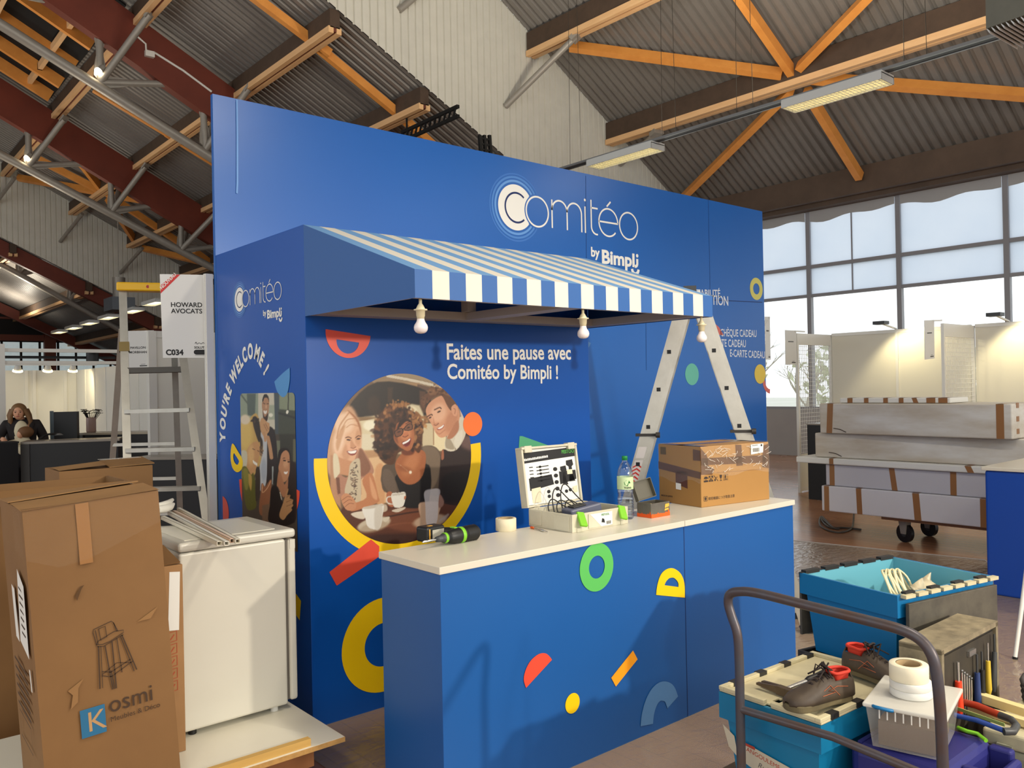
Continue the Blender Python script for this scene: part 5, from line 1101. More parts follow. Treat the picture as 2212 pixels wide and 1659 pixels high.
# ---- water bottle
def bottle():
    c = at(1352, 1120, 'z', ZC); M = Matrix.Translation((c.x, c.y, ZC))
    t = thing('water_bottle', 'clear water bottle with green cap and green-white label beside the tool case', 'bottle', (c.x, c.y, ZC))
    m_pet = bpy.data.materials.new('clear_pet'); m_pet.use_nodes = True; nt = m_pet.node_tree; nt.nodes.clear()
    o = nt.nodes.new('ShaderNodeOutputMaterial'); tr = nt.nodes.new('ShaderNodeBsdfTransparent'); g = nt.nodes.new('ShaderNodeBsdfGlossy'); x = nt.nodes.new('ShaderNodeMixShader'); fz = nt.nodes.new('ShaderNodeFresnel')
    fz.inputs[0].default_value = 1.5; tr.inputs[0].default_value = (0.97, 0.985, 1.0, 1); g.inputs['Roughness'].default_value = 0.08
    mm = nt.nodes.new('ShaderNodeMath'); mm.operation = 'MULTIPLY_ADD'; mm.inputs[1].default_value = 0.4; mm.inputs[2].default_value = 0.06
    nt.links.new(fz.outputs[0], mm.inputs[0]); nt.links.new(mm.outputs[0], x.inputs[0]); nt.links.new(tr.outputs[0], x.inputs[1]); nt.links.new(g.outputs[0], x.inputs[2]); nt.links.new(x.outputs[0], o.inputs[0])
    prof = [(0.001, 0.004), (0.036, 0.0), (0.043, 0.006), (0.0435, 0.03)]
    for k in range(5): prof += [(0.0435, 0.034 + k * 0.014), (0.041, 0.04 + k * 0.014), (0.0435, 0.046 + k * 0.014)]
    prof += [(0.043, 0.11), (0.039, 0.128), (0.0425, 0.146), (0.0432, 0.16), (0.0432, 0.225), (0.042, 0.24), (0.036, 0.268), (0.024, 0.295), (0.0145, 0.306), (0.014, 0.318)]
    MB(M).lathe(prof, 32).build('body', m_pet, t)
    MB(M).lathe([(0.0005, 0.005)] + [(r * 0.965, z_) for r, z_ in prof[1:] if z_ < 0.16] + [(0.0415, 0.162), (0.0005, 0.162)], 28).build('water', m_pet, t)
    MB(M).lathe([(0.0438, 0.16), (0.0438, 0.226)], 32).build('label', mat('pale_green_label', (196, 216, 168), 0.5), t)
    A = lambda a: (0.0443 * cos(a), 0.0443 * sin(a)); va = atan2(-c.y, -c.x)     # towards the viewer
    b = MB(M)
    def lp(pts): 
        b.add([(*A(va + u / 0.044), z_) for u, z_ in pts], [tuple(range(len(pts)))])
    lp([(-0.002, 0.184), (0.012, 0.178), (0.03, 0.196), (0.022, 0.208), (0.006, 0.21), (-0.006, 0.2)]); b.build('label_leaf', mat('leaf_green', (40, 110, 46), 0.5), t)
    b = MB(M); vs, fs, wd = text_geo('Volvic', 0.017, 0.03); b.add([(*A(va + (x_ - 0.006) / 0.044), 0.165 + y_) for x_, y_ in vs], fs); b.build('label_text', m_ink, t)
    MB(M).lathe([(0.0005, 0.336), (0.0145, 0.336), (0.0155, 0.333), (0.0155, 0.314), (0.0005, 0.314)], 24).build('cap', mat('green_cap', (22, 128, 62), 0.4), t)
bottle()

# ---- hinged metal tin with orange flames
def tin():
    p = at(1407, 1120, 'z', ZC); q = at(1447, 1113, 'z', ZC); l = at(1386, 1114, 'z', ZC)
    u = (q - p); W = u.length; u.normalize(); v = Vector((-u.y, u.x, 0)); D = max(0.1, (l - p).dot(v)); M = fr((p.x, p.y, ZC), u, v, (0, 0, 1)); H = 0.078
    m = mat('tin_metal', (150, 146, 136), 0.3, 0.9, noise=(14, 0.4)); m_in = mat('tin_inside', (120, 116, 104), 0.4, 0.8)
    t = thing('metal_tin', 'open metal tin with orange flames round its base beside the big carton', 'tin', tuple(M @ Vector((W / 2, D / 2, 0))))
    b = MB(M); w = 0.003
    b.bx(0, W, 0, w, 0, H).bx(0, W, D - w, D, 0, H).bx(0, w, w, D - w, 0, H).bx(W - w, W, w, D - w, 0, H).bx(w, W - w, w, D - w, 0, w); b.build('body', m, t, 0.0015)
    b = MB(M @ Matrix.Translation((-0.004, D, H)) @ Matrix.Rotation(radians(-18), 4, 'X') @ Matrix.Rotation(radians(-6), 4, 'Y'))
    b.rbx(0, W, 0.0, 0.004, 0, D + 0.008, 0.0018); b.bx(0, W, -0.02, 0, 0, 0.004).bx(0, W, -0.02, 0, D + 0.004, D + 0.008).bx(0, 0.004, -0.02, 0, 0.004, D + 0.004).bx(W - 0.004, W, -0.02, 0, 0.004, D + 0.004); b.build('lid', m_in, t)
    for nm, F, L in (('flame_print', fr(tuple(M @ Vector((0, -0.0008, 0))), u, (0, 0, 1)), W), ('flame_print', fr(tuple(M @ Vector((-0.0008, D, 0))), -v, (0, 0, 1)), D)):
        r = random.Random(4); n = 14; top = [(L * k / n, 0.018 + (0.02 * r.random() if k % 2 else 0.0)) for k in range(n + 1)]
        MB(F).flat([(0, 0.001), (L, 0.001)] + list(reversed(top))).build(nm, mat('flame_orange', (238, 92, 24), 0.4), t)
    b = MB(fr(tuple(M @ Vector((0, -0.0012, 0))), u, (0, 0, 1))); b.flat([(W * 0.72, 0.045), (W * 0.95, 0.05), (W * 0.97, 0.068), (W * 0.75, 0.066)]); b.flat([(W * 0.7, 0.03), (W * 0.93, 0.034), (W * 0.93, 0.044), (W * 0.72, 0.04)]); b.build('brand_print', mat('tin_gold', (226, 176, 70), 0.4), t)
    b = MB(M); r = random.Random(6)
    for k in range(9): 
        T = Matrix.Translation((W * (0.2 + 0.6 * r.random()), D * (0.2 + 0.6 * r.random()), H * 0.6)) @ Matrix.Rotation(r.uniform(0, 3), 4, 'Z') @ Matrix.Rotation(r.uniform(-.6, .6), 4, 'X')
        b.bx(-0.03, 0.03, -0.006, 0.006, 0, 0.012, T)
    b.build('contents', mat('tin_contents', (170, 150, 110), 0.6), t)
tin()

# ---- big taped carton at the right end
def carton_faces(M, W, D, H, t, m=m_card):
    b = MB(M); b.bx(0, W, 0, D, 0, H); return b.build('carton_body', m, t, 0.004)
def film(rgb, a, rough=0.12, bump=(9, 0.6), stretch=None):
    return mat('stretch_film_%d' % int(a * 100 + rgb[0]), rgb, rough, alpha=a, bump=bump, spec=0.9, stretch=stretch)
def big_carton():
    F = Vector((3.94, 2.962, ZC)); R = Vector((4.505, 2.876, ZC)); u = R - F; W = u.length; u.normalize(); v = Vector((-u.y, u.x, 0)); D, H = 0.36, 0.352
    M = fr(F, u, v, (0, 0, 1))
    t = thing('taped_carton', 'big taped brown carton with foreign lettering at the right end of the counter', 'carton', tuple(M @ Vector((W / 2, D / 2, 0))))
    carton_faces(M, W, D, H, t, mat('yellow_brown_cardboard', (168, 124, 66), 0.7, noise=(2.5, 0.3), rgb2=(152, 110, 56)))
    ff = lambda o_: M @ fr((0, -o_, 0), (1, 0, 0), (0, 0, 1)); lf = lambda o_: M @ fr((-o_, D, 0), (0, -1, 0), (0, 0, 1)); tf = lambda o_: M @ fr((0, 0, H + o_), (1, 0, 0), (0, 1, 0), (0, 0, 1))
    b = MB(ff(0.001)); b.flat([(0, 0.245), (W, 0.225), (W, 0.272), (0, 0.285)]); b.flat([(0.29, 0.222), (0.345, 0.222), (0.335, 0.345), (0.285, 0.35)]); b.flat([(0, 0.19), (0.09, 0.185), (0.11, 0.215), (0.06, 0.24), (0.05, 0.3), (0, 0.345)]); b.flat([(W - 0.06, 0.2), (W, 0.19), (W, 0.34), (W - 0.05, 0.33)])
    b.m = 0; b.M = lf(0.001); b.flat([(0, 0.20), (D, 0.165), (D, 0.205), (0, 0.245)]); b.flat([(0.02, 0.29), (0.07, 0.29), (0.07, 0.335), (0.02, 0.335)]); b.flat([(D - 0.06, 0.27), (D, 0.27), (D, 0.33), (D - 0.06, 0.335)])
    b.flat([(0.15, 0.12), (0.25, 0.1), (0.25, 0.2), (0.15, 0.2)])
    b.M = tf(0.001); b.flat([(0, D / 2 - 0.03), (W, D / 2 - 0.03), (W, D / 2 + 0.03), (0, D / 2 + 0.03)]); b.flat([(0, 0), (0.06, 0), (0.06, D), (0, D)]); b.flat([(W - 0.06, 0), (W, 0), (W, D), (W - 0.06, D)])
    b.build('parcel_tape', m_tape, t)
    mf = film((250, 246, 236), 0.07); b = MB(ff(0.0045)); n = 22; r = random.Random(2)
    low = [(W * k / n, 0.18 + 0.012 * sin(k * 0.5)) for k in range(n + 1)]
    b.flat(low + [(W, H), (0, H)]); b.M = lf(0.0045); low = [(D * k / n, 0.14 + 0.015 * sin(k * 0.4 + 1)) for k in range(n + 1)]; b.flat(low + [(D, H), (0, H)]); b.M = tf(0.004); b.flat([(0, 0), (W, 0), (W, D), (0, D)])
    b.build('stretch_film', mf, t)
    # pale strokes painted on as glints of the crumpled film
    b = MB(); r = random.Random(8)
    for k in range(60):
        x, z = r.uniform(0.02, W - 0.02), r.uniform(0.2, H - 0.015)
        pts = [ff(0.006) @ Vector((x + 0.022 * j * cos(k), z + 0.02 * j * sin(k * 1.7) * .6, 0.002 * (j % 2))) for j in range(3)]
        b.tube(pts, 0.0012, 5)
    b.build('painted_film_glint', mat('painted_film_glint', (246, 240, 228), 0.1, alpha=0.7, spec=1.0), t)
    b = MB(ff(0.0055)); b.flat([(W - 0.16, 0.283), (W - 0.055, 0.29), (W - 0.05, 0.345), (W - 0.16, 0.343)]); b.M = lf(0.0055); b.flat([(0.155, 0.09), (0.2, 0.088), (0.2, 0.125), (0.155, 0.128)]); b.build('shipping_label', m_paper, t)
    b = MB(ff(0.006))
    for i in range(12): x = W - 0.145 + i * 0.0047; b.flat([(x, 0.297), (x + 0.0016 + 0.001 * (i % 3), 0.297), (x + 0.0016 + 0.001 * (i % 3), 0.32), (x, 0.32)])
    b.flat([(W - 0.075, 0.328), (W - 0.062, 0.329), (W - 0.062, 0.341), (W - 0.075, 0.34)]); b.flat([(W - 0.15, 0.334), (W - 0.1, 0.336), (W - 0.1, 0.339), (W - 0.15, 0.337)])
    b.build('barcode', m_ink, t)
    b = MB(ff(0.0015)); s = 0.034; z0 = 0.145
    for k in range(5):
        x = 0.022 + k * 0.04
        if k == 0: b.flat(arc(x + s / 2, z0 + s * .55, s * .48, s * .4, 0, 180, 10)); b.strip([(x + s / 2, z0 + s * .5), (x + s / 2, z0)], 0.003); b.flat([(x, z0), (x + s, z0), (x + s, z0 + .01), (x, z0 + .01)])
        if k == 1: b.flat([(x, z0), (x + s * .3, z0), (x + s * .3, z0 + s * .45), (x, z0 + s * .2)]); b.flat([(x + s * .5, z0 + s), (x + s, z0 + s * .5), (x + s, z0 + s)]); b.flat([(x, z0 + s * .5), (x + s * .45, z0 + s), (x, z0 + s)]); b.flat([(x + s * .4, z0), (x + s * .6, z0), (x + s * .6, z0 + s * .6), (x + s * .5, z0 + s * .8), (x + s * .4, z0 + s * .6)]); b.flat([(x + s * .7, z0), (x + s, z0), (x + s, z0 + s * .2), (x + s * .7, z0 + s * .45)])
        if k == 2: b.strip([(x, z0 + s), (x + s, z0)], 0.003); b.strip([(x + .004, z0 + .004), (x + s * .5, z0 + s * .6), (x + s * .9, z0 + s * .7)], 0.003); b.flat(arc(x + s * .3, z0 + s * .2, .006, .006, 0, 360, 8)[:-1])
        if k == 3: b.flat([(x + s * .2, z0 + s), (x + s * .8, z0 + s), (x + s * .7, z0 + s * .5), (x + s * .5, z0 + s * .4), (x + s * .3, z0 + s * .5)]); b.strip([(x + s / 2, z0 + s * .45), (x + s / 2, z0)], 0.003); b.strip([(x + s * .25, z0 + .001), (x + s * .75, z0 + .001)], 0.003)
        if k == 4: b.strip([(x, z0), (x + s, z0), (x + s, z0 + s), (x, z0 + s)], 0.002, closed=True); b.text('8', 0.026, Matrix.Translation((x + .008, z0 + .012, 0)), 0.03); b.strip([(x + .006, z0 + .006), (x + s - .006, z0 + .006)], 0.004)
    b.strip([(0.02, 0.036), (0.046, 0.036), (0.046, 0.062), (0.02, 0.062)], 0.003, closed=True); b.flat(arc(0.033, 0.049, 0.007, 0.01, 0, 360, 10)[:-1])
    vs, fs, wd = text_geo('精密機器につき取扱注意', 0.03, 0.0); k = 0.215 / max(wd, 1e-3); b.add([(0.055 + x * k, 0.04 + y * k, 0) for x, y in vs], fs)
    b.M = lf(0.0015); b.text('MADE IN JAPAN', 0.014, Matrix.Translation((0.02, 0.035, 0)), 0.01)
    b.build('carton_print', mat('dark_box_ink', (52, 42, 40), 0.7), t)
    b = MB(ff(0.0012)); b.strip([(0.12, 0.194), (W, 0.187)], 0.0025); b.build('carton_crease', m_cardd, t)
big_carton()

# ---- aluminium A-frame ladder standing behind the counter
def aframe():
    foot = at(1748, 1368, 'z', 0); vd = Vector((foot.x, foot.y, 0)).normalized(); vd = Vector((sin(YAW + radians(12.8)), cos(YAW + radians(12.8)), 0)); s = Vector((vd.y, -vd.x, 0))
    ap = foot - s * 0.76; ap.z = 2.40; lf = foot - s * 1.5
    t = thing('folding_ladder', 'grey aluminium folding ladder standing as an A behind the counter', 'ladder', (ap.x, ap.y, 0))
    for nm, f, sg in (('left', lf, -1), ('right', foot, 1)):
        top = ap + s * 0.03 * sg; dr = (f - top).normalized()
        for off in (0.0, 0.36):
            o = vd * off
            b = MB(); b.bar(top + o, f + o, 0.026, 0.082, s); b.build('stile', m_alu, t)
            b = MB(); b.bar(top + o + dr * 0.1 + s * 0.056, f + o - dr * 0.62 + s * 0.056, 0.022, 0.03, s); b.build('inner_stile', m_alu, t)
            MB().bar(f + o - dr * 0.06, f + o + dr * 0.0, 0.04, 0.1, s).build('foot', m_blk, t)
        b = MB(); h = MB(); L = (f - top).length; n = 8
        for k in range(n):
            q = top + dr * (0.16 + 0.28 * k)
            if (q - top).length > L - 0.1: break
            b2 = MB(); b2.bar(q, q + vd * 0.36, 0.03, 0.03, s); b2.build('rung', m_alu, t)
            h.bar(q - vd * 0.0145, q - vd * 0.0125, 0.028, 0.028, s)
        h.build('rung_socket', m_blk, t)
        c = top + dr * (1.04 if sg > 0 else 1.06)
        b = MB(); b.bar(c - vd * 0.02, c + vd * 0.02, 0.02, 0.15, s); b.tube([c + s * 0.07 - vd * 0.03, c + s * 0.1 - vd * 0.03], 0.02, 10); b.build('lock_collar', mat('dark_collar', (54, 50, 46), 0.5), t)
        if sg < 0:
            F = fr(top - vd * 0.0136, s, -dr, -vd); b = MB(F); b.flat([(-0.03, -1.44), (0.03, -1.44), (0.03, -1.25), (-0.03, -1.25)]); b.flat([(-0.03, -1.235), (0.03, -1.235), (0.03, -1.15), (-0.03, -1.15)]); b.build('sticker', mat('pale_sticker', (206, 200, 196), 0.4), t)
            b = MB(F @ Matrix.Translation((0, 0, 0.0006)))
            for k in range(5): z = -1.43 + 0.03 * k; b.flat([(-0.03, z), (0, z + 0.02), (0.03, z), (0.03, z + 0.012), (0, z + 0.032), (-0.03, z + 0.012)])
            b.build('warning_chevron', mat('sticker_red', (190, 50, 40), 0.4), t)
    MB().bar(ap - vd * 0.02, ap + vd * 0.38, 0.09, 0.09, s).build('hinge', m_dgrey, t)
aframe()
# ================================================================ left: cartons, fridge on a board, ladder, signs, far stands
m_melam = mat('white_melamine', (232, 228, 212), 0.35, noise=(1.5, 0.2), rgb2=(218, 212, 192)); m_chip = mat('chipboard_edge', (190, 146, 84), 0.8, noise=(40, 0.5)); m_batten = mat('pine_batten', (206, 166, 92), 0.6, noise=(3, 0.5), rgb2=(176, 134, 66), stretch=(1, 8, 8))
m_pal = mat('pallet_wood', (140, 90, 52), 0.8, noise=(4, 0.5))
ZB = 0.235
# board on pallet blocks
bo = thing('white_board', 'white melamine board with raw chipboard edge on a pallet, carrying fridge and cartons', 'board', (0.9, 3.7, 0.0))
MB().bx(0.25, 1.785, 3.27, 4.3, ZB - 0.021, ZB).build('panel', m_chip, bo)
MB().bx(0.252, 1.783, 3.272, 4.298, ZB, ZB + 0.001).build('melamine_face', m_melam, bo)
pl = thing('wooden_pallet', 'low brown wooden pallet under the white board', 'pallet', (0.9, 3.8, 0))
for y in (3.36, 3.74, 4.12): MB().bx(0.35, 1.68, y, y + 0.09, 0.11, ZB - 0.022).build('stringer', m_pal, pl)
for x in (0.4, 0.8, 1.2, 1.55): MB().bx(x, x + 0.1, 3.34, 4.22, 0.0, 0.11).build('deck_board', m_pal, pl)
a = at(668, 1612, 'z', ZB + 0.03)
tag(MB().bx(0.6, 1.63, 3.285, 3.315, ZB + 0.0012, ZB + 0.032).build('wooden_batten', m_batten), 'thin pine batten lying along the front edge of the white board', 'batten')

# fridge
def fridge():
    x0, x1, y0, y1, z0, z1 = 1.24, 1.735, 3.72, 4.27, ZB + 0.03, ZB + 0.86
    m_f = mat('white_fridge_enamel', (210, 206, 192), 0.3, coat=0.2); m_fg = mat('fridge_gap', (96, 90, 82), 0.6)
    t = thing('small_fridge', 'small white fridge standing on the white board beside the kiosk', 'fridge', ((x0 + x1) / 2, (y0 + y1) / 2, ZB))
    MB().rbx(x0, x1, y0, y1, z0, z1 - 0.045, 0.012).build('cabinet', m_f, t)
    b = MB(); b.rbx(x0 - 0.004, x1 + 0.05, y0 - 0.006, y1 + 0.004, z1 - 0.042, z1, 0.014); b.build('top', m_f, t)
    MB().rbx(x0 + 0.04, x1 - 0.03, y0 + 0.05, y1 - 0.06, z1, z1 + 0.0022, 0.001).build('top_inlay', m_melam, t)
    d = MB().rbx(x1 + 0.012, x1 + 0.05, y0 - 0.002, y1, z0 + 0.015, z1 - 0.05, 0.012).build('door', m_f, t)
    MB().bx(x1, x1 + 0.012, y0 + 0.01, y1 - 0.01, z0 + 0.02, z1 - 0.05).build('door_seal', m_fg, t)
    MB().bx(x1 + 0.02, x1 + 0.046, y0 - 0.0035, y0 + 0.01, z1 - 0.095, z1 - 0.051).build('hinge', m_f, t)
    for x, y in ((x0 + 0.06, y0 + 0.05), (x1 - 0.05, y0 + 0.05), (x0 + 0.06, y1 - 0.06), (x1 - 0.05, y1 - 0.06)): MB().cyl((x, y, ZB + 0.001), (x, y, z0 + 0.004), 0.018, 14).build('foot', m_paper if x > 1.5 else m_blk, t)
    return z1
ZF = fridge() + 0.0025
# white cable ducts on the fridge, hollow ends to the front
def duct(pa, pb, zb, label, m=None):
    a = at(*pa, 'z', zb); b_ = at(*pb, 'z', zb); d = (b_ - a).normalized(); u = Vector((0, 0, 1)); x = d.cross(u).normalized(); u = x.cross(d); w, h, t = 0.02, 0.0185, 0.002
    b = MB()
    for sx in (-1, 1): b.bar(a + x * sx * (w / 2 - t / 2), b_ + x * sx * (w / 2 - t / 2), t, h, u)
    for su in (-1, 1): b.bar(a + u * su * (h / 2 - t / 2), b_ + u * su * (h / 2 - t / 2), w, t, u)
    tag(b.build('cable_duct', m or mat('white_pvc', (236, 230, 210), 0.4)), label, 'cable duct', 'white cable ducts lying on the fridge')
duct((352, 1118), (474, 1174), ZF + 0.011, 'leftmost white cable duct on the fridge, its end nearest the cartons')
duct((366, 1108), (490, 1174), ZF + 0.0115, 'second white cable duct on the fridge, ending lowest', mat('white_pvc2', (240, 236, 222), 0.4))
duct((376, 1106), (502, 1168), ZF + 0.012, 'third cable duct on the fridge, tinted faintly salmon', mat('salmon_pvc', (236, 206, 180), 0.4))
duct((386, 1100), (514, 1169), ZF + 0.0125, 'rightmost white cable duct on the fridge, ending by the kiosk')
# foam edge strip
pts = [at(x, y, 'z', 1.17) for x, y in ((338, 1092), (352, 1090), (364, 1086), (372, 1080))]
b = MB(); b.tube(pts, [0.012, 0.016, 0.016, 0.01], 10); b.tube([p + Vector((0, -0.02, -0.02)) for p in pts], [0.02, 0.022, 0.02, 0.008], 10); tag(b.build('foam_offcut', mat('white_foam', (232, 228, 214), 0.8)), 'curved white foam offcut sticking out beside the tall stool carton', 'foam')

# ---- tall stool carton, leaning a little
def flaps_top(b, W, D, H): pass
m_print = mat('carton_black_print', (72, 54, 40), 0.8); m_kblue = mat('carton_blue_print', (42, 110, 150), 0.7); m_cardlight = mat('scuffed_cardboard', (190, 150, 102), 0.8)
def stool_carton():
    pr_ = atd(390, 1672, 3.3); u = Vector((1, 0, 0)); v = Vector((0, 1, 0)); W, D, H = 0.468, 0.44, 1.11; tl = radians(3.4)
    # lean towards -u by tl, pivot on the front right bottom edge kept on the board
    u2 = u * cos(tl) + Vector((0, 0, 1)) * sin(tl); n2 = -u * sin(tl) + Vector((0, 0, 1)) * cos(tl)
    o = Vector((pr_.x, pr_.y, ZB + 0.030)) - u2 * W
    M = fr(o, u2, v, n2)
    t = thing('stool_carton', 'tall scuffed brown carton printed with a bar stool, leaning in the left foreground', 'carton', tuple(M @ Vector((W / 2, D / 2, 0))))
    b = MB(M); n = 6; r = random.Random(3)   # slightly dented walls
    def wall(p0, p1, nrm):
        vs = []; N, K = 5, 9
        for k in range(K + 1):
            for i in range(N + 1):
                p = Vector(p0).lerp(Vector(p1), i / N) + Vector((0, 0, H * k / K)); e = 0 if i in (0, N) or k in (0, K) else r.uniform(-0.006, 0.004); vs.append(p + Vector(nrm) * e)
        b.add(vs, [(k * (N + 1) + i, k * (N + 1) + i + 1, (k + 1) * (N + 1) + i + 1, (k + 1) * (N + 1) + i) for k in range(K) for i in range(N)], None, True)
    wall((0, 0, 0), (W, 0, 0), (0, -1, 0)); wall((W, 0, 0), (W, D, 0), (1, 0, 0)); wall((W, D, 0), (0, D, 0), (0, 1, 0)); wall((0, D, 0), (0, 0, 0), (-1, 0, 0))
    b.add([(0, 0, 0), (W, 0, 0), (W, D, 0), (0, D, 0)], [(3, 2, 1, 0)]); b.add([(0, 0, H), (W, 0, H), (W, D, H), (0, D, H)], [(0, 1, 2, 3)])
    b.build('carton_body', m_card, t)
    b = MB(M); b.add([(-0.004, -0.006, H - 0.002), (W + 0.004, -0.006, H + 0.003), (W + 0.01, D * 0.5, H + 0.012), (-0.004, D * 0.5 - 0.02, H + 0.008)], [(0, 1, 2, 3)]); b.add([(-0.004, D * 0.5 + 0.02, H + 0.01), (W, D * 0.5 + 0.03, H + 0.02), (W, D + 0.004, H + 0.004), (0, D + 0.004, H + 0.003)], [(0, 1, 2, 3)])
    fl = b.build('top_flap', mat('carton_flap', (160, 120, 74), 0.8, noise=(4, 0.4)), t); so = fl.modifiers.new('thick', 'SOLIDIFY'); so.thickness = 0.005
    ff = lambda o_: M @ fr((0, -0.0055 - o_, 0), (1, 0, 0), (0, 0, 1)); sf = lambda o_: M @ fr((-0.0055 - o_, D, 0), (0, -1, 0), (0, 0, 1))
    # bar stool line drawing
    b = MB(ff(0.0012)); sx, sz, k = 0.285, 0.40, 0.00108
    P = lambda x, y: (0.192 + (x - 455) * k * 0.66, 0.65 - (y - 900) * k * 0.72)
    S = lambda pts, w=0.0045: b.strip([P(*p) for p in pts], w * 0.62)
    S([(458, 940), (462, 925), (550, 905), (560, 915), (578, 960)]); S([(470, 930), (478, 1000)]); S([(458, 940), (470, 1000)]); S([(486, 928), (492, 985), (522, 975), (518, 922), (486, 928)]); S([(560, 915), (572, 960)])
    S([(470, 1000), (480, 985), (560, 958), (606, 962), (604, 975), (540, 1000), (500, 1006), (470, 1000)]); S([(470, 1000), (472, 1010), (505, 1016), (604, 984)])
    S([(478, 1010), (468, 1215)], .007); S([(490, 1012), (482, 1215)], .004); S([(510, 1016), (530, 1235)], .007); S([(545, 1004), (548, 1235)], .007); S([(528, 1140), (540, 1235)], .006); S([(570, 994), (582, 1165)], .005); S([(596, 984), (656, 1172)], .007); S([(588, 990), (642, 1176)], .005)
    S([(486, 1135), (528, 1150), (632, 1112)], .005); S([(484, 1155), (528, 1172), (640, 1125)], .005); S([(486, 1150), (560, 1112), (632, 1130)], .004)
    P2 = lambda x, y: (0.165 + (x - 520) * 0.00068, 0.262 + 0)
    b.text('osmi', 0.092, Matrix.Translation((0.226, 0.305, 0)), 0.0, sx=.92); b.text('Meubles & Déco', 0.027, Matrix.Translation((0.228, 0.27, 0)), 0.0); b.build('stool_print', m_print, t)
    b = MB(ff(0.0012)); b.flat([(0.128, 0.24), (0.213, 0.24), (0.213, 0.345), (0.128, 0.345)]); b.build('logo_square', m_kblue, t)
    b = MB(ff(0.0018)); b.text('K', 0.105, Matrix.Translation((0.147, 0.258, 0)), 0.0); b.build('logo_letter', m_cardlight, t)
    b = MB(ff(0.0012)); b.flat([(0.17, 0.88), (0.215, 0.88), (0.215, H - 0.005), (0.17, H - 0.005)]); b.build('parcel_tape', mat('pale_tape', (158, 112, 64), 0.35), t)
    b = MB(ff(0.0022)); b.flat([(0.0, 0.93), (0.1, 0.885), (0.2, 0.895), (W, 0.99), (W, H), (0, H)]); b.M = sf(0.0022); b.flat([(0.3, 0.95), (D, 0.93), (D, H), (0.3, H)]); b.build('clear_tape', film((250, 240, 220), 0.025, 0.15, (14, 0.35)), t)
    b = MB(ff(0.0014)); b.flat([(0.145, 0.77), (0.165, 0.80), (0.178, 0.803), (0.168, 0.79), (0.15, 0.75)]); b.build('tear', mat('tear_dark', (92, 66, 40), 0.9), t)
    b = MB(ff(0.0014)); b.flat([(0.095, 0.43), (0.15, 0.46), (0.13, 0.43), (0.125, 0.38), (0.1, 0.36), (0.11, 0.41)]); b.flat([(0.35, 0.62), (0.43, 0.66), (0.40, 0.62)]); b.build('scuff', mat('scuffed_patch', (150, 112, 70), 0.85), t)
    b = MB(ff(0.004)); b.flat([(0.20, 0.02), (0.32, 0.0), (0.32, 0.055), (0.26, 0.07), (0.21, 0.06)]); b.M = sf(0.002); b.flat([(D - 0.20, 0.60), (D - 0.06, 0.56), (D - 0.05, 0.83), (D - 0.15, 0.88)]); b.flat([(D - 0.28, 0.60), (D - 0.22, 0.59), (D - 0.24, 0.79), (D - 0.29, 0.80)]); b.flat([(D - 0.07, 0.44), (D - 0.05, 0.44), (D - 0.06, 0.52), (D - 0.08, 0.52)])
    b.build('address_label', m_paper, t)
    b = MB(sf(0.0026)); r = random.Random(7)
    for k in range(7): z = 0.64 + k * 0.028; b.flat([(D - 0.15, z), (D - 0.08 - 0.03 * r.random(), z - 0.008), (D - 0.08 - 0.03 * r.random(), z), (D - 0.15, z + 0.008)])
    for k in range(6): z = 0.5 - k * 0.035; b.flat([(D - 0.35, z), (D - 0.12, z - 0.02), (D - 0.12, z - 0.01), (D - 0.35, z + 0.01)])
    b.strip([(0.1, 0.2), (0.3, 0.18), (0.3, 0.28), (0.1, 0.3)], 0.005, closed=True); b.build('side_print', m_print, t)
stool_carton()
# slim carton between stool carton and fridge
def slim():
    q = at(402, 1622, 'z', ZB); x1, y0 = q.x, q.y; W, D, H = 0.11, 0.4, 0.79
    t = thing('slim_carton', 'slim brown carton with white label squeezed between stool carton and fridge', 'carton', (x1 - W / 2, y0 + D / 2, ZB))
    M = fr((x1 - W, y0, ZB + 0.0015), (1, 0, 0), (0, 1, 0), (0, 0, 1))
    MB(M).bx(0, W, 0, D, 0, H).build('carton_body', mat('slim_cardboard', (168, 126, 82), 0.8, noise=(3, 0.4)), t, 0.003)
    F = lambda o_: M @ fr((0, -o_, 0), (1, 0, 0), (0, 0, 1))
    b = MB(F(0.001)); b.flat([(W - 0.065, H - 0.27), (W - 0.02, H - 0.275), (W - 0.012, H - 0.03), (W - 0.055, H - 0.025)]); b.build('white_label', m_paper, t)
    b = MB(F(0.0012))
    for k in range(5): z = 0.47 - k * 0.052; b.strip([(W - 0.065, z), (W - 0.03, z + 0.004), (W - 0.03, z + 0.044), (W - 0.065, z + 0.04)], 0.004, closed=True); b.strip([(W - 0.056, z + 0.01), (W - 0.04, z + 0.03)], 0.005)
    b.build('red_icons', mat('carton_red_ink', (170, 80, 50), 0.8), t)
    b = MB(F(0.0012))
    for k in range(8): b.flat([(W - 0.085, 0.60 + k * 0.012), (W - 0.07, 0.60 + k * 0.012), (W - 0.07, 0.606 + k * 0.012), (W - 0.085, 0.606 + k * 0.012)])
    b.build('barcode', m_print, t)
    b = MB(M); b.add([(0.02, 0.02, H + 0.004), (W - 0.01, 0.0, H + 0.012), (W - 0.02, 0.18, H + 0.06), (0.0, 0.2, H + 0.05)], [(0, 1, 2, 3)]); fl = b.build('top_flap', m_card, t); so = fl.modifiers.new('thick', 'SOLIDIFY'); so.thickness = 0.005
slim()
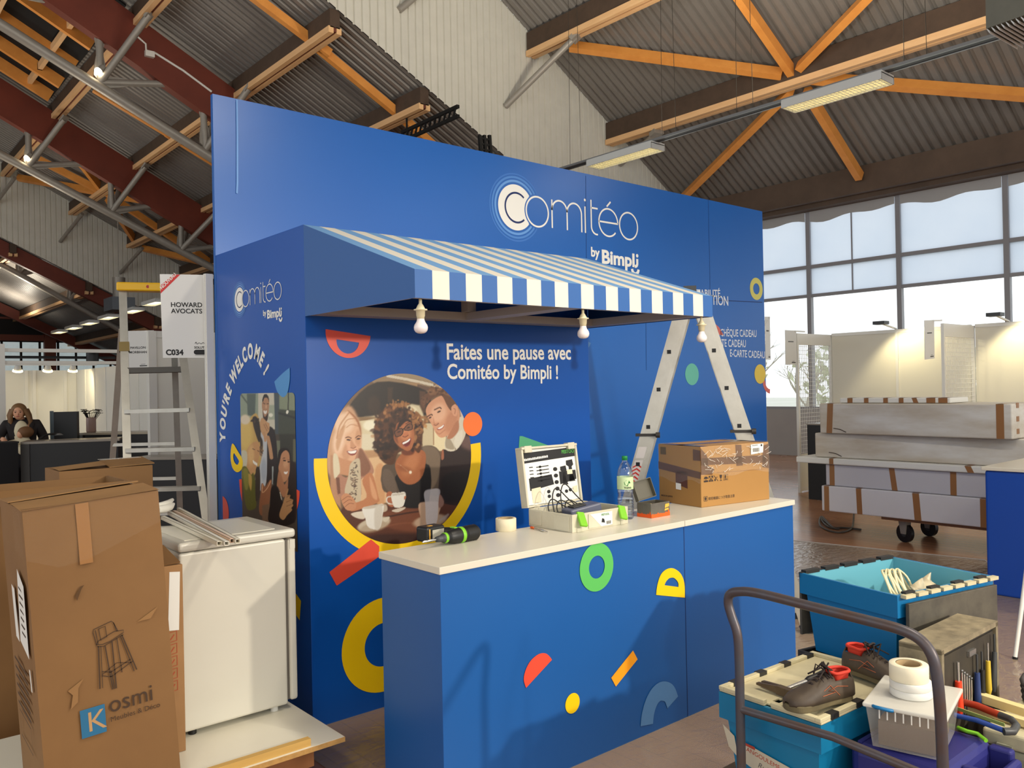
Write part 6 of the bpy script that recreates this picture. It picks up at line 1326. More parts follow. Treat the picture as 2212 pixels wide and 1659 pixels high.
# open carton and closed carton behind
def open_carton():
    z = 1.3; c = [at(*p, 'z', z) for p in ((2, 1062), (278, 1040), (262, 1018), (-60, 1040))]
    W = 0.62; p0 = Vector((c[1].x - W, c[1].y, 0)); u = Vector((1, 0, 0)); v = Vector((-u.y, u.x, 0)); D, H = 0.42, z - 0.0
    M = fr((p0.x, p0.y, 0), u, v, (0, 0, 1)); w = 0.006
    t = thing('open_carton', 'open empty brown carton behind the tall stool carton at the left edge', 'carton', tuple(M @ Vector((W / 2, D / 2, 0))))
    b = MB(M); b.bx(0, W, 0, w, 0, H).bx(0, W, D - w, D, 0, H).bx(0, w, w, D - w, 0, H).bx(W - w, W, w, D - w, 0, H).bx(w, W - w, w, D - w, 0.3, 0.306); b.build('carton_body', m_card, t)
    b = MB(M); b.add([(0.02, 0, H), (W - 0.02, 0, H), (W - 0.03, -0.09, H - 0.05), (0.03, -0.1, H - 0.06)], [(0, 1, 2, 3)]); f = b.build('flap', m_card, t); f.modifiers.new('thick', 'SOLIDIFY').thickness = 0.005
    b = MB(M); b.add([(W, 0.02, H), (W, D - 0.02, H), (W + 0.11, D - 0.03, H - 0.07), (W + 0.1, 0.03, H - 0.06)], [(0, 1, 2, 3)]); f = b.build('flap', m_card, t); f.modifiers.new('thick', 'SOLIDIFY').thickness = 0.005
    b = MB(M); b.add([(W + 0.012, 0.03, H - 0.005), (W + 0.035, 0.03, H - 0.015), (W + 0.05, 0.03, H - 0.1), (W + 0.03, 0.03, H - 0.1)], [(0, 1, 2, 3)]); b.build('paper_slip', m_paper, t)
open_carton()
def back_carton():
    z = 1.33; a = at(140, 1004, 'z', z); b_ = at(330, 1004, 'z', z); u = Vector((1, 0, 0)); W = 0.5; a = Vector((b_.x - W, b_.y, z)); v = Vector((-u.y, u.x, 0)); D = 0.36
    M = fr((a.x, a.y, 0), u, v, (0, 0, 1)); t = thing('closed_carton', 'closed brown carton with bent flaps standing behind the open carton', 'carton', tuple(M @ Vector((W / 2, D / 2, 0))))
    MB(M).bx(0, W, 0, D, 0, z).build('carton_body', m_card, t, 0.004)
    b = MB(M); b.add([(0, 0.0, z + 0.004), (W * 0.5, -0.01, z + 0.02), (W * 0.5, D * 0.5, z + 0.03), (0, D * 0.5, z + 0.012)], [(0, 1, 2, 3)]); b.add([(W * 0.52, 0, z + 0.006), (W + 0.01, 0.0, z + 0.012), (W, D * .6, z + 0.04), (W * 0.52, D * .6, z + 0.03)], [(0, 1, 2, 3)]); f = b.build('top_flap', mat('carton_flap', (188, 146, 94), 0.8), t); f.modifiers.new('thick', 'SOLIDIFY').thickness = 0.005
    MB(M).bx(W * 0.45, W * 0.9, 0.05, 0.11, z + 0.045, z + 0.047).build('clear_tape', film((250, 244, 230), 0.3, 0.12), t)
back_carton()

# ---- platform stepladder
def stepladder():
    A0, A1 = atd(265, 616, 6.35), atd(275, 994, 6.0); B0, B1 = atd(374, 618, 6.4), atd(440, 1086, 5.95)
    C0, C1 = atd(263, 712, 6.5), atd(243, 994, 6.9); D0, D1 = atd(377, 772, 6.42), atd(387, 1050, 6.75)
    def ground(p, q): d = q - p; return p + d * (p.z / (p.z - q.z))
    t = thing('step_ladder', 'tall aluminium stepladder with yellow top behind the white fridge', 'ladder', tuple((ground(A0, A1) + ground(D0, D1)) / 2))
    vd = Vector((sin(YAW - radians(22)), cos(YAW - radians(22)), 0)); side = Vector((vd.y, -vd.x, 0))
    for p, q in ((A0, A1), (B0, B1)): MB().bar(p, ground(p, q), 0.055, 0.03, vd).build('front_stile', m_alu, t)
    for p, q in ((C0, C1), (D0, D1)): MB().bar(p, ground(p, q), 0.045, 0.025, vd).build('rear_stile', m_alu, t)
    for x0, x1, y in ((277, 404, 887), (280, 419, 971), (284, 432, 1056), (288, 446, 1142), (292, 460, 1232)):
        def on(p, q, py):
            lo, hi = 0.0, 2.0
            for _ in range(40):
                m = (lo + hi) / 2
                if proj(p + (q - p) * m)[1] < py: lo = m
                else: hi = m
            return p + (q - p) * lo
        MB().bar(on(A0, A1, y + 2), on(B0, B1, y - 2), 0.08, 0.028, (0, 0, 1)).build('tread', m_alu, t)
    for y in (959, 1034, 1110):
        MB().bar(on(C0, C1, y + 2), on(D0, D1, y - 1), 0.025, 0.025, (0, 0, 1)).build('rear_rung', m_alu, t)
    pa, pb = on(A0, A1, 806), on(B0, B1, 803); MB().hexa([pa, pb, pb + vd * 0.24, pa + vd * 0.24], [q + Vector((0, 0, 0.04)) for q in (pa, pb, pb + vd * 0.24, pa + vd * 0.24)]).build('platform', mat('platform_dark', (88, 84, 78), 0.5, 0.5), t)
    c0, c1 = A0 - side * 0.03, B0 + side * 0.03
    b = MB(); b.bar(c0 + Vector((0, 0, -0.015)), c1 + Vector((0, 0, -0.015)), 0.12, 0.065, (0, 0, 1)); tp = b.build('top_cap', mat('yellow_plastic', (246, 190, 20), 0.4), t, 0.01)
    m = (c0 + c1) / 2 - vd * 0.061; MB().tube([m + Vector((0, 0, -0.015)), m + Vector((0, 0, -0.015)) - vd * 0.002], 0.012, 14).build('emblem', mat('sticker_red', (190, 50, 40), 0.4), tp)
    b = MB(); b.bar(on(A0, A1, 740), on(A0, A1, 760), 0.07, 0.04, vd); b.build('joint', mat('brass_joint', (150, 130, 84), 0.4, 0.6), t)
stepladder()

# ---- aisle signs and partition posts
m_sign = mat('white_sign', (222, 221, 216), 0.5); m_post = mat('white_post', (226, 224, 216), 0.35, 0.1); m_pan = mat('white_partition', (226, 224, 214), 0.5)
def post(name, x, y, h, label, w=0.04, parent=None):
    b = MB(); b.bx(x - w / 2, x + w / 2, y - w / 2, y + w / 2, 0, h)
    for s in (-1, 1): b.bx(x + s * w * 0.5 - 0.004, x + s * w * 0.5 + 0.004, y - w * .2, y + w * .2, 0, h)
    o = b.build(name, m_post, parent)
    if label: tag(o, label, 'post')
    return o
post('partition_post', 1.955, 5.235, 2.5, 'white partition post standing against the left edge of the blue backdrop', 0.045)
def sign(px, dl, dr, label, lines, code=None, new=False, arm=0.02):
    (a, b_, c, d) = [atd(*p, dd) for p, dd in zip(px, (dl, dr, dr, dl))]      # tl tr br bl
    u = (b_ - a); W = u.length; u.normalize(); v = (a - d).normalized(); H = (a - d).length; n = u.cross(v); M = fr(d, u, v, n)
    t = thing('aisle_sign', label, 'sign', tuple(d))
    MB(M).bx(0, W, 0, H, -0.005, 0).build('panel', m_sign, t)
    b = MB(M @ Matrix.Translation((0, 0, 0.0012)))
    for txt, fy, fs_ in lines:
        vs, fs, wd = text_geo(txt, fs_ * H, 0.02); b.add([(W / 2 - wd / 2 + x, fy * H + y, 0) for x, y in vs], fs)
    if code: vs, fs, wd = text_geo(code, 0.09 * H, 0.04); b.add([(0.06 * W + x, 0.035 * H + y, 0) for x, y in vs], fs)
    if new:
        b.text('SOLUTIONS', 0.037 * H, Matrix.Translation((0.62 * W, 0.112 * H, 0)), 0.03); b.text('CSE', 0.066 * H, Matrix.Translation((0.83 * W, 0.045 * H, 0)), 0.0)
        b.strip(smooth_poly([(0.64 * W, 0.17 * H), (0.66 * W, 0.19 * H), (0.68 * W, 0.165 * H), (0.72 * W, 0.18 * H), (0.76 * W, 0.168 * H), (0.8 * W, 0.185 * H), (0.83 * W, 0.17 * H), (0.88 * W, 0.19 * H)], 5, False), 0.003)
        r = 0.03 * H; b.flat(arc(0.66 * W, 0.068 * H, r, r, 90, 270, 12) + arc(0.84 * W, 0.068 * H, r, r, -90, 90, 12)); b.strip([(0.63 * W, 0.028 * H), (0.95 * W, 0.028 * H)], 0.002)
    elif not code: b.flat([(0.55 * W, 0.05 * H), (0.9 * W, 0.05 * H), (0.9 * W, 0.075 * H), (0.55 * W, 0.075 * H)]); b.strip([(0.6 * W, 0.1 * H), (0.8 * W, 0.105 * H)], 0.004)
    if not lines:      # a faint unreadable line of small print
        for k in range(7): b.flat([(W * (.26 + .07 * k), .655 * H), (W * (.31 + .07 * k), .655 * H), (W * (.31 + .07 * k), .685 * H), (W * (.26 + .07 * k), .685 * H)])
    b.build('lettering', m_ink, t)
    if new:
        b = MB(M @ Matrix.Translation((0, 0, 0.001))); b.flat([(0.0, 0.765 * H), (0.005, H * 0.87), (0.27 * W, H * 0.998), (0.40 * W, H * 0.998)]); b.build('new_banner', mat('sign_red', (206, 46, 42), 0.5), t)
        b = MB(M @ Matrix.Translation((0.03 * W, 0.815 * H, 0.002)) @ Matrix.Rotation(atan2(0.22 * H, 0.36 * W), 4, 'Z')); b.text('NOUVEAU', 0.052 * H, Matrix.Identity(4), 0.03); b.build('new_lettering', m_paper, t)
    MB(M).bx(W * 0.86, W + arm, H * 0.955, H * 1.0, -0.002, 0.012).build('hanging_clip', m_post, t)
    return t
sign(((345, 592), (455, 594), (456, 773), (352, 773)), 5.22, 5.28, 'white aisle sign reading HOWARD AVOCATS C034 with red NOUVEAU corner', [('HOWARD', 0.61, 0.078), ('AVOCATS', 0.535, 0.078)], 'C034', True)
sign(((272, 715), (321, 714), (322, 796), (275, 796)), 9.83, 9.87, 'smaller white aisle sign reading PAVILLON MORBIHAN seen through the ladder', [('PAVILLON', 0.52, 0.085), ('MORBIHAN', 0.4, 0.085)], arm=0.06)
post('partition_post', 3.155, 10.301, 2.5, 'white partition post behind the ladder, carrying the smaller sign', 0.09)
pw = thing('partition_wall', 'white partition behind the ladder and the larger aisle sign', 'partition', (4.2, 10.32, 0))
MB().bx(3.2, 5.3, 10.28, 10.32, 0, 2.42).build('panel', m_pan, pw); MB().bx(3.2, 5.3, 10.27, 10.33, 2.42, 2.5).build('top_rail', m_post, pw)

# ---- far stand on the left
pB = at(165, 800, 'y', 22.0); zW = pB.z
fw = thing('stand_back_wall', 'white back wall of the far stand behind the woman', 'partition', (3, 22, 0))
xl = at(-20, 800, 'y', 22).x; MB().bx(xl, pB.x, 22.0, 22.06, 0, zW).build('panel', m_pan, fw)
for px in (57, 74, 141): x = at(px, 850, 'y', 22).x; MB().bx(x - 0.035, x + 0.035, 21.97, 22.0, 0, zW).build('joint_post', m_post, fw)
sw = thing('stand_side_wall', 'white side wall of the far stand, lit yellow by spotlights', 'partition', (pB.x, 16, 0))
ye_ = at(325, 778, 'x', pB.x); MB().bx(pB.x, pB.x + 0.05, ye_.y, 21.99, 0, zW).build('panel', m_pan, sw)
for px in (185, 206, 229, 262, 300): y = at(px, 850, 'x', pB.x).y; MB().bx(pB.x - 0.02, pB.x, y - 0.04, y + 0.04, 0, zW).build('joint_post', m_post, sw)
# frame of white beams over the far stand
fm = thing('stand_gantry', 'white beam frame over the front of the far stand', 'frame', (3, 13, 0)); yf = 13.6
for ypx, h in ((757, 0.05), (783, 0.045)):
    z = at(100, ypx, 'y', yf).z; MB().bx(at(2, 800, 'y', yf).x, at(262, 800, 'y', yf).x, yf, yf + 0.06, z - h / 2, z + h / 2).build('beam', m_post, fm)
z = at(100, 770, 'y', yf).z; MB().bx(at(2, 800, 'y', yf).x, at(262, 800, 'y', yf).x, yf + 0.3, yf + 0.32, z - 0.02, z + 0.02).build('cable_bar', m_blk, fm)
x = at(3, 800, 'y', yf).x; MB().bx(x - 0.04, x + 0.04, yf - 0.04, yf + 0.04, 0, 2.5).build('pole', m_post, fm)
x = at(196, 768, 'y', yf + .3).x; MB().cyl((x, yf + 0.2, z - 0.1), (x, yf + 0.2, z + 0.08), 0.09, 12).build('speaker', m_blk, fm)
m_spot = mat('lit_spot', (255, 238, 190), 0.3, emit=((255, 226, 160), 16))
ys_ = 20.3; zr = at(103, 799, 'y', ys_).z + 0.115; tag(MB().bar((at(-10, 796, 'y', ys_).x, ys_ - 0.03, zr), (pB.x + 0.02, ys_ - 0.03, zr), 0.04, 0.04).build('spot_rail', m_post), 'white spotlight rail of the far stand', 'rail')
for i, px in enumerate((38, 103, 157)):
    q = at(px, 799, 'y', ys_); q.z = zr - 0.115; t = thing('stand_spotlight', ('left', 'middle', 'right')[i] + ' lit spotlight on the rail of the far stand', 'spotlight', tuple(q))
    MB().cyl(q + Vector((0, -0.04, 0.1)), q, 0.05, 12, 0.08).build('housing', m_lum, t); MB().cyl(q + Vector((0, 0.0, -0.002)), q + Vector((0, 0.01, -0.03)), 0.09, 12, 0.1).build('lamp_face', m_spot, t)
    lamp('stand_spot_light', 'SPOT', tuple(q + Vector((0, 0.1, -0.1))), 20, (1, 0.86, 0.55), (q.x + (1.6 if i else -0.2), 22, 0.9), 0.06, spot=100)
lamp('stand_spot_light', 'SPOT', (3.0, 12.2, 2.4), 40, (1, 0.84, 0.5), (4.0, 12.4, 1.0), 0.06, spot=110)

# ---- far black furniture
m_bl2 = mat('black_laminate', (22, 21, 21), 0.4); m_gtop = mat('grey_desk_top', (150, 142, 130), 0.25, 0.1)
def desk(p0, p1, d0, d1, depth, label, ztop=None):
    a, b_ = atd(*p0, d0), atd(*p1, d1); a.z = b_.z = ztop or (a.z + b_.z) / 2; u = (b_ - a); W = u.length; u.normalize(); v = Vector((-u.y, u.x, 0)); M = fr((a.x, a.y, 0), u, v, (0, 0, 1))
    t = thing('reception_desk', label, 'desk', tuple(M @ Vector((W / 2, depth / 2, 0))))
    MB(M).bx(0.02, W - 0.02, 0.02, depth, 0, a.z - 0.03).build('body', m_bl2, t); MB(M).bx(0, W, 0, depth + .02, a.z - 0.03, a.z).build('desk_top', m_gtop, t)
    MB(M).bx(0, 0.1, -0.005, 0.02, 0, a.z - 0.03).build('end_panel', mat('grey_laminate', (78, 76, 74), 0.5), t)
    return M, W, a.z
Md, Wd, zd = desk((44, 957), (258, 945), 10.6, 11.0, 0.45, 'long black desk with pale top in front of the woman')
M2, W2, z2 = desk((165, 936), (326, 933), 12.7, 12.6, 0.5, 'farther black desk carrying the vase of black flowers')
M3, W3, z3 = desk((288, 990), (468, 984), 9.0, 8.9, 0.35, 'black desk before the white partition, behind the ladder and backdrop')
q = atd(28, 1000, 10.4); M4 = fr((q.x - 0.2, q.y, 0), (1, 0, 0), (0, 1, 0), (0, 0, 1))
t = thing('black_podium', 'narrow black podium at the left edge under the hand of the woman', 'podium', (q.x, q.y, 0)); MB(M4).bx(0, 0.26, 0, 0.3, 0, 1.17).build('body', m_bl2, t); MB(M4).bx(-0.01, 0.27, -0.01, 0.31, 1.17, 1.19).build('podium_top', m_blk, t)
# monitor back / black screen on the desk
q = atd(137, 949, 12.2); M5 = fr((q.x, q.y, zd), tuple(Md.col[0].xyz), tuple(Md.col[1].xyz), (0, 0, 1)); z_ = 12.6 / 1798
t = thing('black_screen', 'black box screen standing at the far side of the long black desk', 'screen', (q.x, q.y, zd)); MB(M5).bx(-0.17, 0.18, 0, 0.25, -zd, 0.34).build('cabinet', m_bl2, t); MB(M5).bx(-0.17, -0.12, -0.006, 0.0, -0.4, 0.36).build('side_strip', mat('slate_strip', (74, 86, 92), 0.4), t)
# vase with black flowers
q = atd(197, 930, 12.95); q.z = z2
t = thing('flower_vase', 'tall pinkish vase with black flowers on the farther desk', 'vase', tuple(q)); M6 = Matrix.Translation(q)
MB(M6).lathe([(0.001, 0), (0.065, 0), (0.07, 0.02), (0.07, 0.22), (0.066, 0.23), (0.06, 0.225), (0.058, 0.03), (0.001, 0.02)], 20).build('vase', mat('pink_vase', (150, 122, 112), 0.4), t)
b = MB(M6); r = random.Random(2)
for k in range(26):
    a = r.uniform(0, 6.28); rr_ = 0.13 * r.random() ** 0.5; c = Vector((rr_ * cos(a), rr_ * sin(a), 0.28 + 0.07 * r.random())); b.tube([(0, 0, 0.1), c], 0.004, 5)
    for j in range(5): w = a + j * 1.256; b.add([c, c + Vector((cos(w), sin(w), 0.15)) * 0.045, c + Vector((cos(w + .6), sin(w + .6), 0.3)) * 0.05], [(0, 1, 2), (2, 1, 0)])
b.build('black_flowers', mat('black_petals', (26, 22, 20), 0.8), t)
# ================================================================ right: trolley with crates and tools
m_tube = mat('rusty_painted_tube', (78, 82, 92), 0.4, 0.4, noise=(8, 0.8), rgb2=(92, 66, 50))
m_crate = mat('blue_crate_plastic', (14, 116, 160), 0.4, noise=(3, 0.35), rgb2=(10, 96, 138)); m_cratein = mat('pale_blue_crate_inside', (92, 160, 178), 0.45); m_crateb = mat('bright_blue_crate', (14, 106, 160), 0.4)
m_lidc = mat('dusty_cream_lid', (206, 196, 160), 0.6, noise=(5, 0.6), rgb2=(166, 156, 128)); m_hblk = mat('black_hinge', (34, 33, 32), 0.5); m_worn = mat('worn_black_lid', (64, 60, 54), 0.6, noise=(9, 0.6), rgb2=(104, 98, 84))
ZP = 0.22
tr = thing('platform_trolley', 'platform trolley with rusty bent tube handle in the right foreground', 'trolley', (3.3, 1.45, 0))
MB().bx(2.54, 4.25, 0.95, 2.0, ZP - 0.03, ZP).build('platform', mat('trolley_deck', (96, 78, 60), 0.7, noise=(3, 0.5)), tr)
for x in (2.75, 4.05):
    for y in (1.1, 1.85): 
        w = MB(); w.cyl((x, y - 0.02, 0.075), (x, y + 0.02, 0.075), 0.075, 20); o = w.build('wheel', m_blk, tr); MB().bx(x - 0.03, x + 0.03, y - 0.035, y + 0.035, 0.12, ZP - 0.03).build('fork', m_dgrey, tr)
H = lambda x, y: at(x, y, 'x', 2.53)
hp = [Vector((2.53, 1.752, 0.2)), H(1599, 1540), H(1597, 1440), H(1593, 1372), H(1580, 1330), H(1573, 1303), H(1577, 1284), H(1597, 1278), H(1640, 1282), H(1760, 1312), H(1880, 1342), H(1945, 1360), H(1985, 1380), H(2010, 1410), H(2022, 1450), H(2030, 1520)]
lo = H(2036, 1640); hp += [lo, Vector((2.53, lo.y - 0.004, 0.2))]
MB().tube([tuple(p) for p in smooth_poly(hp, 5, False)], 0.0165, 16).build('handle', m_tube, tr)
MB().tube([H(1600, 1532), H(1800, 1592), H(2036, 1690)], 0.0135, 14).build('cross_bar', m_tube, tr)

# ---- crate builder: tapered open box with rim
def crate(name, label, M, W, D, H_, m_out, m_in, taper=0.05, parts=True, t=None):
    t = thing(name, label, 'crate', tuple(M @ Vector((W / 2, D / 2, 0))))
    b = MB(M); k = taper; w = 0.006
    o0 = [(k, k, 0), (W - k, k, 0), (W - k, D - k, 0), (k, D - k, 0)]; o1 = [(0.012, 0.012, H_), (W - 0.012, 0.012, H_), (W - 0.012, D - 0.012, H_), (0.012, D - 0.012, H_)]
    i0 = [(k + w, k + w, w), (W - k - w, k + w, w), (W - k - w, D - k - w, w), (k + w, D - k - w, w)]; i1 = [(0.012 + w, 0.012 + w, H_), (W - 0.012 - w, 0.012 + w, H_), (W - 0.012 - w, D - 0.012 - w, H_), (0.012 + w, D - 0.012 - w, H_)]
    b.add(o0 + o1, [(3, 2, 1, 0), (0, 1, 5, 4), (1, 2, 6, 5), (2, 3, 7, 6), (3, 0, 4, 7)])
    b.m = 1; b.add(i0 + i1, [(0, 1, 2, 3), (4, 5, 1, 0), (5, 6, 2, 1), (6, 7, 3, 2), (7, 4, 0, 3)])
    b.add(o1 + i1, [(0, 1, 5, 4), (1, 2, 6, 5), (2, 3, 7, 6), (3, 0, 4, 7)])
    b.build('shell', [m_out, m_in], t)
    b = MB(M)   # outer collar band and ribs
    z0 = H_ * 0.74
    for (x0, x1, y0, y1) in ((0, W, 0, 0.012), (0, W, D - 0.012, D), (0, 0.012, 0.012, D - 0.012), (W - 0.012, W, 0.012, D - 0.012)): b.bx(x0, x1, y0, y1, z0, H_ + 0.001)
    b.build('collar', m_out, t)
    return t
# lidded crate nearest the handle
ML = fr((2.592, 1.478, ZP + 0.001), (0.9965, -0.045, 0), (0.045, 0.9965, 0), (0, 0, 1)); LW, LD, LH = 0.625, 0.425, 0.365
t = crate('lidded_crate', 'blue lidded crate with handwritten label EDF behind the trolley handle, shoes on its lid', ML, LW, LD, LH, m_crate, m_cratein)
zl = LH + 0.002
def lidhalf(y0, y1, nm):
    b = MB(ML); b.bx(0.004, LW - 0.004, y0, y1, zl, zl + 0.008); 
    e = 0.022
    ye = y0 if y0 < 0.1 else y1 - e
    b.bx(0, LW, ye, ye + e, zl + 0.008, zl + 0.022)
    for x in (0, LW - e): b.bx(x, x + e, y0 + (e if y0 < .1 else 0), y1 - (0 if y0 < .1 else e), zl + 0.008, zl + 0.022)
    n = 9
    for k in range(n): x = LW * (0.06 + 0.88 * k / (n - 1)); b.bx(x - 0.016, x + 0.016, (y1 - 0.004) if y0 < .1 else (y0 - 0.012), (y1 + 0.012) if y0 < .1 else (y0 + 0.004), zl, zl + 0.008)
    b.build('lid', m_lidc, t, 0.002)
    b = MB(ML)
    for k in range(4): x = LW * (0.1 + 0.26 * k); yy = y0 - 0.004 if y0 < .1 else y1 - 0.024; b.bx(x, x + 0.045, yy, yy + 0.028, zl + 0.004, zl + 0.0235)
    b.build('lid_hinge', m_hblk, t)
lidhalf(0.0, LD / 2 - 0.014, 'a'); lidhalf(LD / 2 + 0.014, LD, 'b')
zc = ZP + 0.001 + zl + 0.008
# its label on the short end facing the handle
EF = ML @ fr((0.046, LD, 0), (0, -1, 0), (-0.0927, 0, 0.9957))
b = MB(EF @ Matrix.Translation((0, 0, 0.004))); b.flat([(0.09, 0.20), (0.42, 0.15), (0.40, 0.02), (0.09, 0.12)]); b.flat([(0.0, 0.24), (0.05, 0.21), (0.06, 0.13), (0.02, 0.16)]); b.build('crate_label', mat('taped_paper', (196, 188, 168), 0.35), t)
b = MB(EF @ Matrix.Translation((0.0, 0, 0.0046))); b.text('EDF', 0.055, Matrix.Translation((0.27, 0.055, 0)) @ Matrix.Rotation(-0.2, 4, 'Z'), 0.0, sx=1.2); b.text('Rufusdin', 0.03, Matrix.Translation((0.145, 0.125, 0)) @ Matrix.Rotation(-0.16, 4, 'Z'), -0.005, shear=0.3); b.build('label_handwriting', mat('grey_pen', (90, 86, 88), 0.7), t)
b = MB(EF @ Matrix.Translation((0.0, 0, 0.0046))); b.text('ANGOULEME - cnpo', 0.024, Matrix.Translation((0.10, 0.17, 0)) @ Matrix.Rotation(-0.16, 4, 'Z'), 0.0); b.flat([(0.095, 0.19), (0.14, 0.185), (0.14, 0.197), (0.095, 0.2)]); b.build('label_red_pen', mat('red_pen', (176, 70, 54), 0.7), t)

# ---- safety shoes
m_leather = mat('worn_brown_leather', (58, 48, 40), 0.6, noise=(12, 0.6), rgb2=(92, 78, 62)); m_sole = mat('dirty_sole', (86, 78, 58), 0.8, noise=(10, 0.6), rgb2=(126, 112, 78)); m_lining = mat('orange_red_lining', (196, 52, 34), 0.7); m_lace = mat('dark_lace', (40, 30, 28), 0.8); m_stitch = mat('orange_stitching', (170, 92, 56), 0.6)
def shoe(px_toe, px_heel, z, label, L=0.29):
    a, h = at(*px_toe, 'z', z), at(*px_heel, 'z', z); u = (a - h); u.normalize(); v = Vector((-u.y, u.x, 0)); M = fr((h.x, h.y, z), u, v, (0, 0, 1))
    t = thing('work_shoe', label, 'shoe', tuple(M @ Vector((L / 2, 0, 0))), group=None)
    # outline half widths along the length
    xs = [0, .02, .06, .12, .17, .22, .26, .28, .29]; hw = [.006, .027, .034, .034, .041, .048, .044, .03, .008]
    out = [(x, w) for x, w in zip(xs, hw)] + [(x, -w) for x, w in reversed(list(zip(xs, hw)))]
    P = [tuple(p) for p in smooth_poly(out, 4)]
    MB(M).prism([(x, y * 1.06) for x, y in P], 0.024).build('sole', m_sole, t, 0.004)
    b = MB(M)
    for k in range(13): x = 0.02 + k * 0.02; b.bx(x, x + 0.01, -0.05 if .1 < x else -.036, 0.05 if .1 < x else .036, -0.0, 0.006)
    # upper: cross sections
    secs = [(0.004, .02, .075), (0.02, .03, .1), (.06, .035, .102), (.1, .036, .1), (.13, .038, .094), (.16, .041, .082), (.19, .045, .07), (.22, .047, .06), (.25, .044, .052), (.275, .032, .042), (.288, .012, .03)]
    n = 16; vs = []; fs = []
    b = MB(M)
    for x, w, hh in secs:
        for k in range(n + 1):
            a_ = pi * k / n; cc, ss = cos(a_), sin(a_)
            vs.append((x, w * (abs(cc) ** .7) * (1 if cc > 0 else -1), 0.02 + (hh - 0.02) * ss ** .75))
    K = n + 1
    for i in range(len(secs) - 1):
        for k in range(n):
            if secs[i][0] >= 0.02 and secs[i + 1][0] <= .101 and 4 <= k <= 11: continue     # collar opening
            fs.append((i * K + k, i * K + k + 1, (i + 1) * K + k + 1, (i + 1) * K + k))
    b.add(vs, [tuple(reversed(f)) for f in fs], None, True); o = b.build('upper', m_leather, t); o.modifiers.new('thick', 'SOLIDIFY').thickness = 0.004
    # lining: padded collar rim and inside
    rim = [(0.018, 0, .106), (.03, .024, .106), (.06, .03, .107), (.092, .028, .106), (.106, .012, .112), (.112, 0, .118), (.106, -.012, .112), (.092, -.028, .106), (.06, -.03, .107), (.03, -.024, .106)]
    b = MB(M); b.tube([tuple(p) for p in smooth_poly(rim, 4)], 0.006, 8, closed=True); rp = [Vector(p) for p in smooth_poly(rim, 4)]; nn = len(rp)
    b.add([tuple(p) for p in rp] + [(0.05 + (p.x - .06) * .6, p.y * .6, .045) for p in rp], [(i, (i + 1) % nn, nn + (i + 1) % nn, nn + i) for i in range(nn)] + [tuple(range(nn, 2 * nn))])
    b.build('lining', m_lining, t)
    b = MB(M); b.add([(.1, -.018, .112), (.1, .018, .112), (.125, .02, .128), (.13, 0, .135), (.125, -.02, .128)], [(0, 1, 2, 3, 4)]); tg = b.build('tongue', m_lace, t); tg.modifiers.new('thick', 'SOLIDIFY').thickness = 0.006
    b = MB(M)
    for k in range(4):
        x = .115 + k * .02; zz = .1 - k * .009; b.tube([(x, -.024, zz - .006), (x + .006, 0, zz + .006), (x + .012, .024, zz - .008)], 0.0035, 6); b.tube([(x, .024, zz - .006), (x + .006, 0, zz + .008), (x + .012, -.024, zz - .008)], 0.0035, 6)
    r = random.Random(4)
    for k in range(5): b.tube([(.12, 0, .115), (.12 + r.uniform(-.03, .04), r.uniform(-.03, .03), .135), (.15 + r.uniform(-.04, .03), r.uniform(-.05, .05), .1)], 0.003, 6)
    b.build('laces', m_lace, t)
    b = MB(M)
    for sd in (-1, 1):
        q = lambda x, zz, w: (x, sd * w, zz)
        b.tube([q(.05, .06, .0385), q(.1, .068, .0395), q(.14, .058, .042), q(.11, .05, .0415), q(.17, .045, .0455)], 0.0012, 5); b.tube([q(.09, .035, .0405), q(.13, .075, .0385), q(.16, .06, .0405)], 0.0012, 5)
    b.build('stitching', m_stitch, t)
shoe((1702, 1535), (1838, 1506), zc + 0.014, 'dusty brown work shoe with red lining lying in front on the crate lid')
shoe((1922, 1478), (1826, 1446), zc + 0.014, 'second brown work shoe with red lining, behind the first on the crate lid')
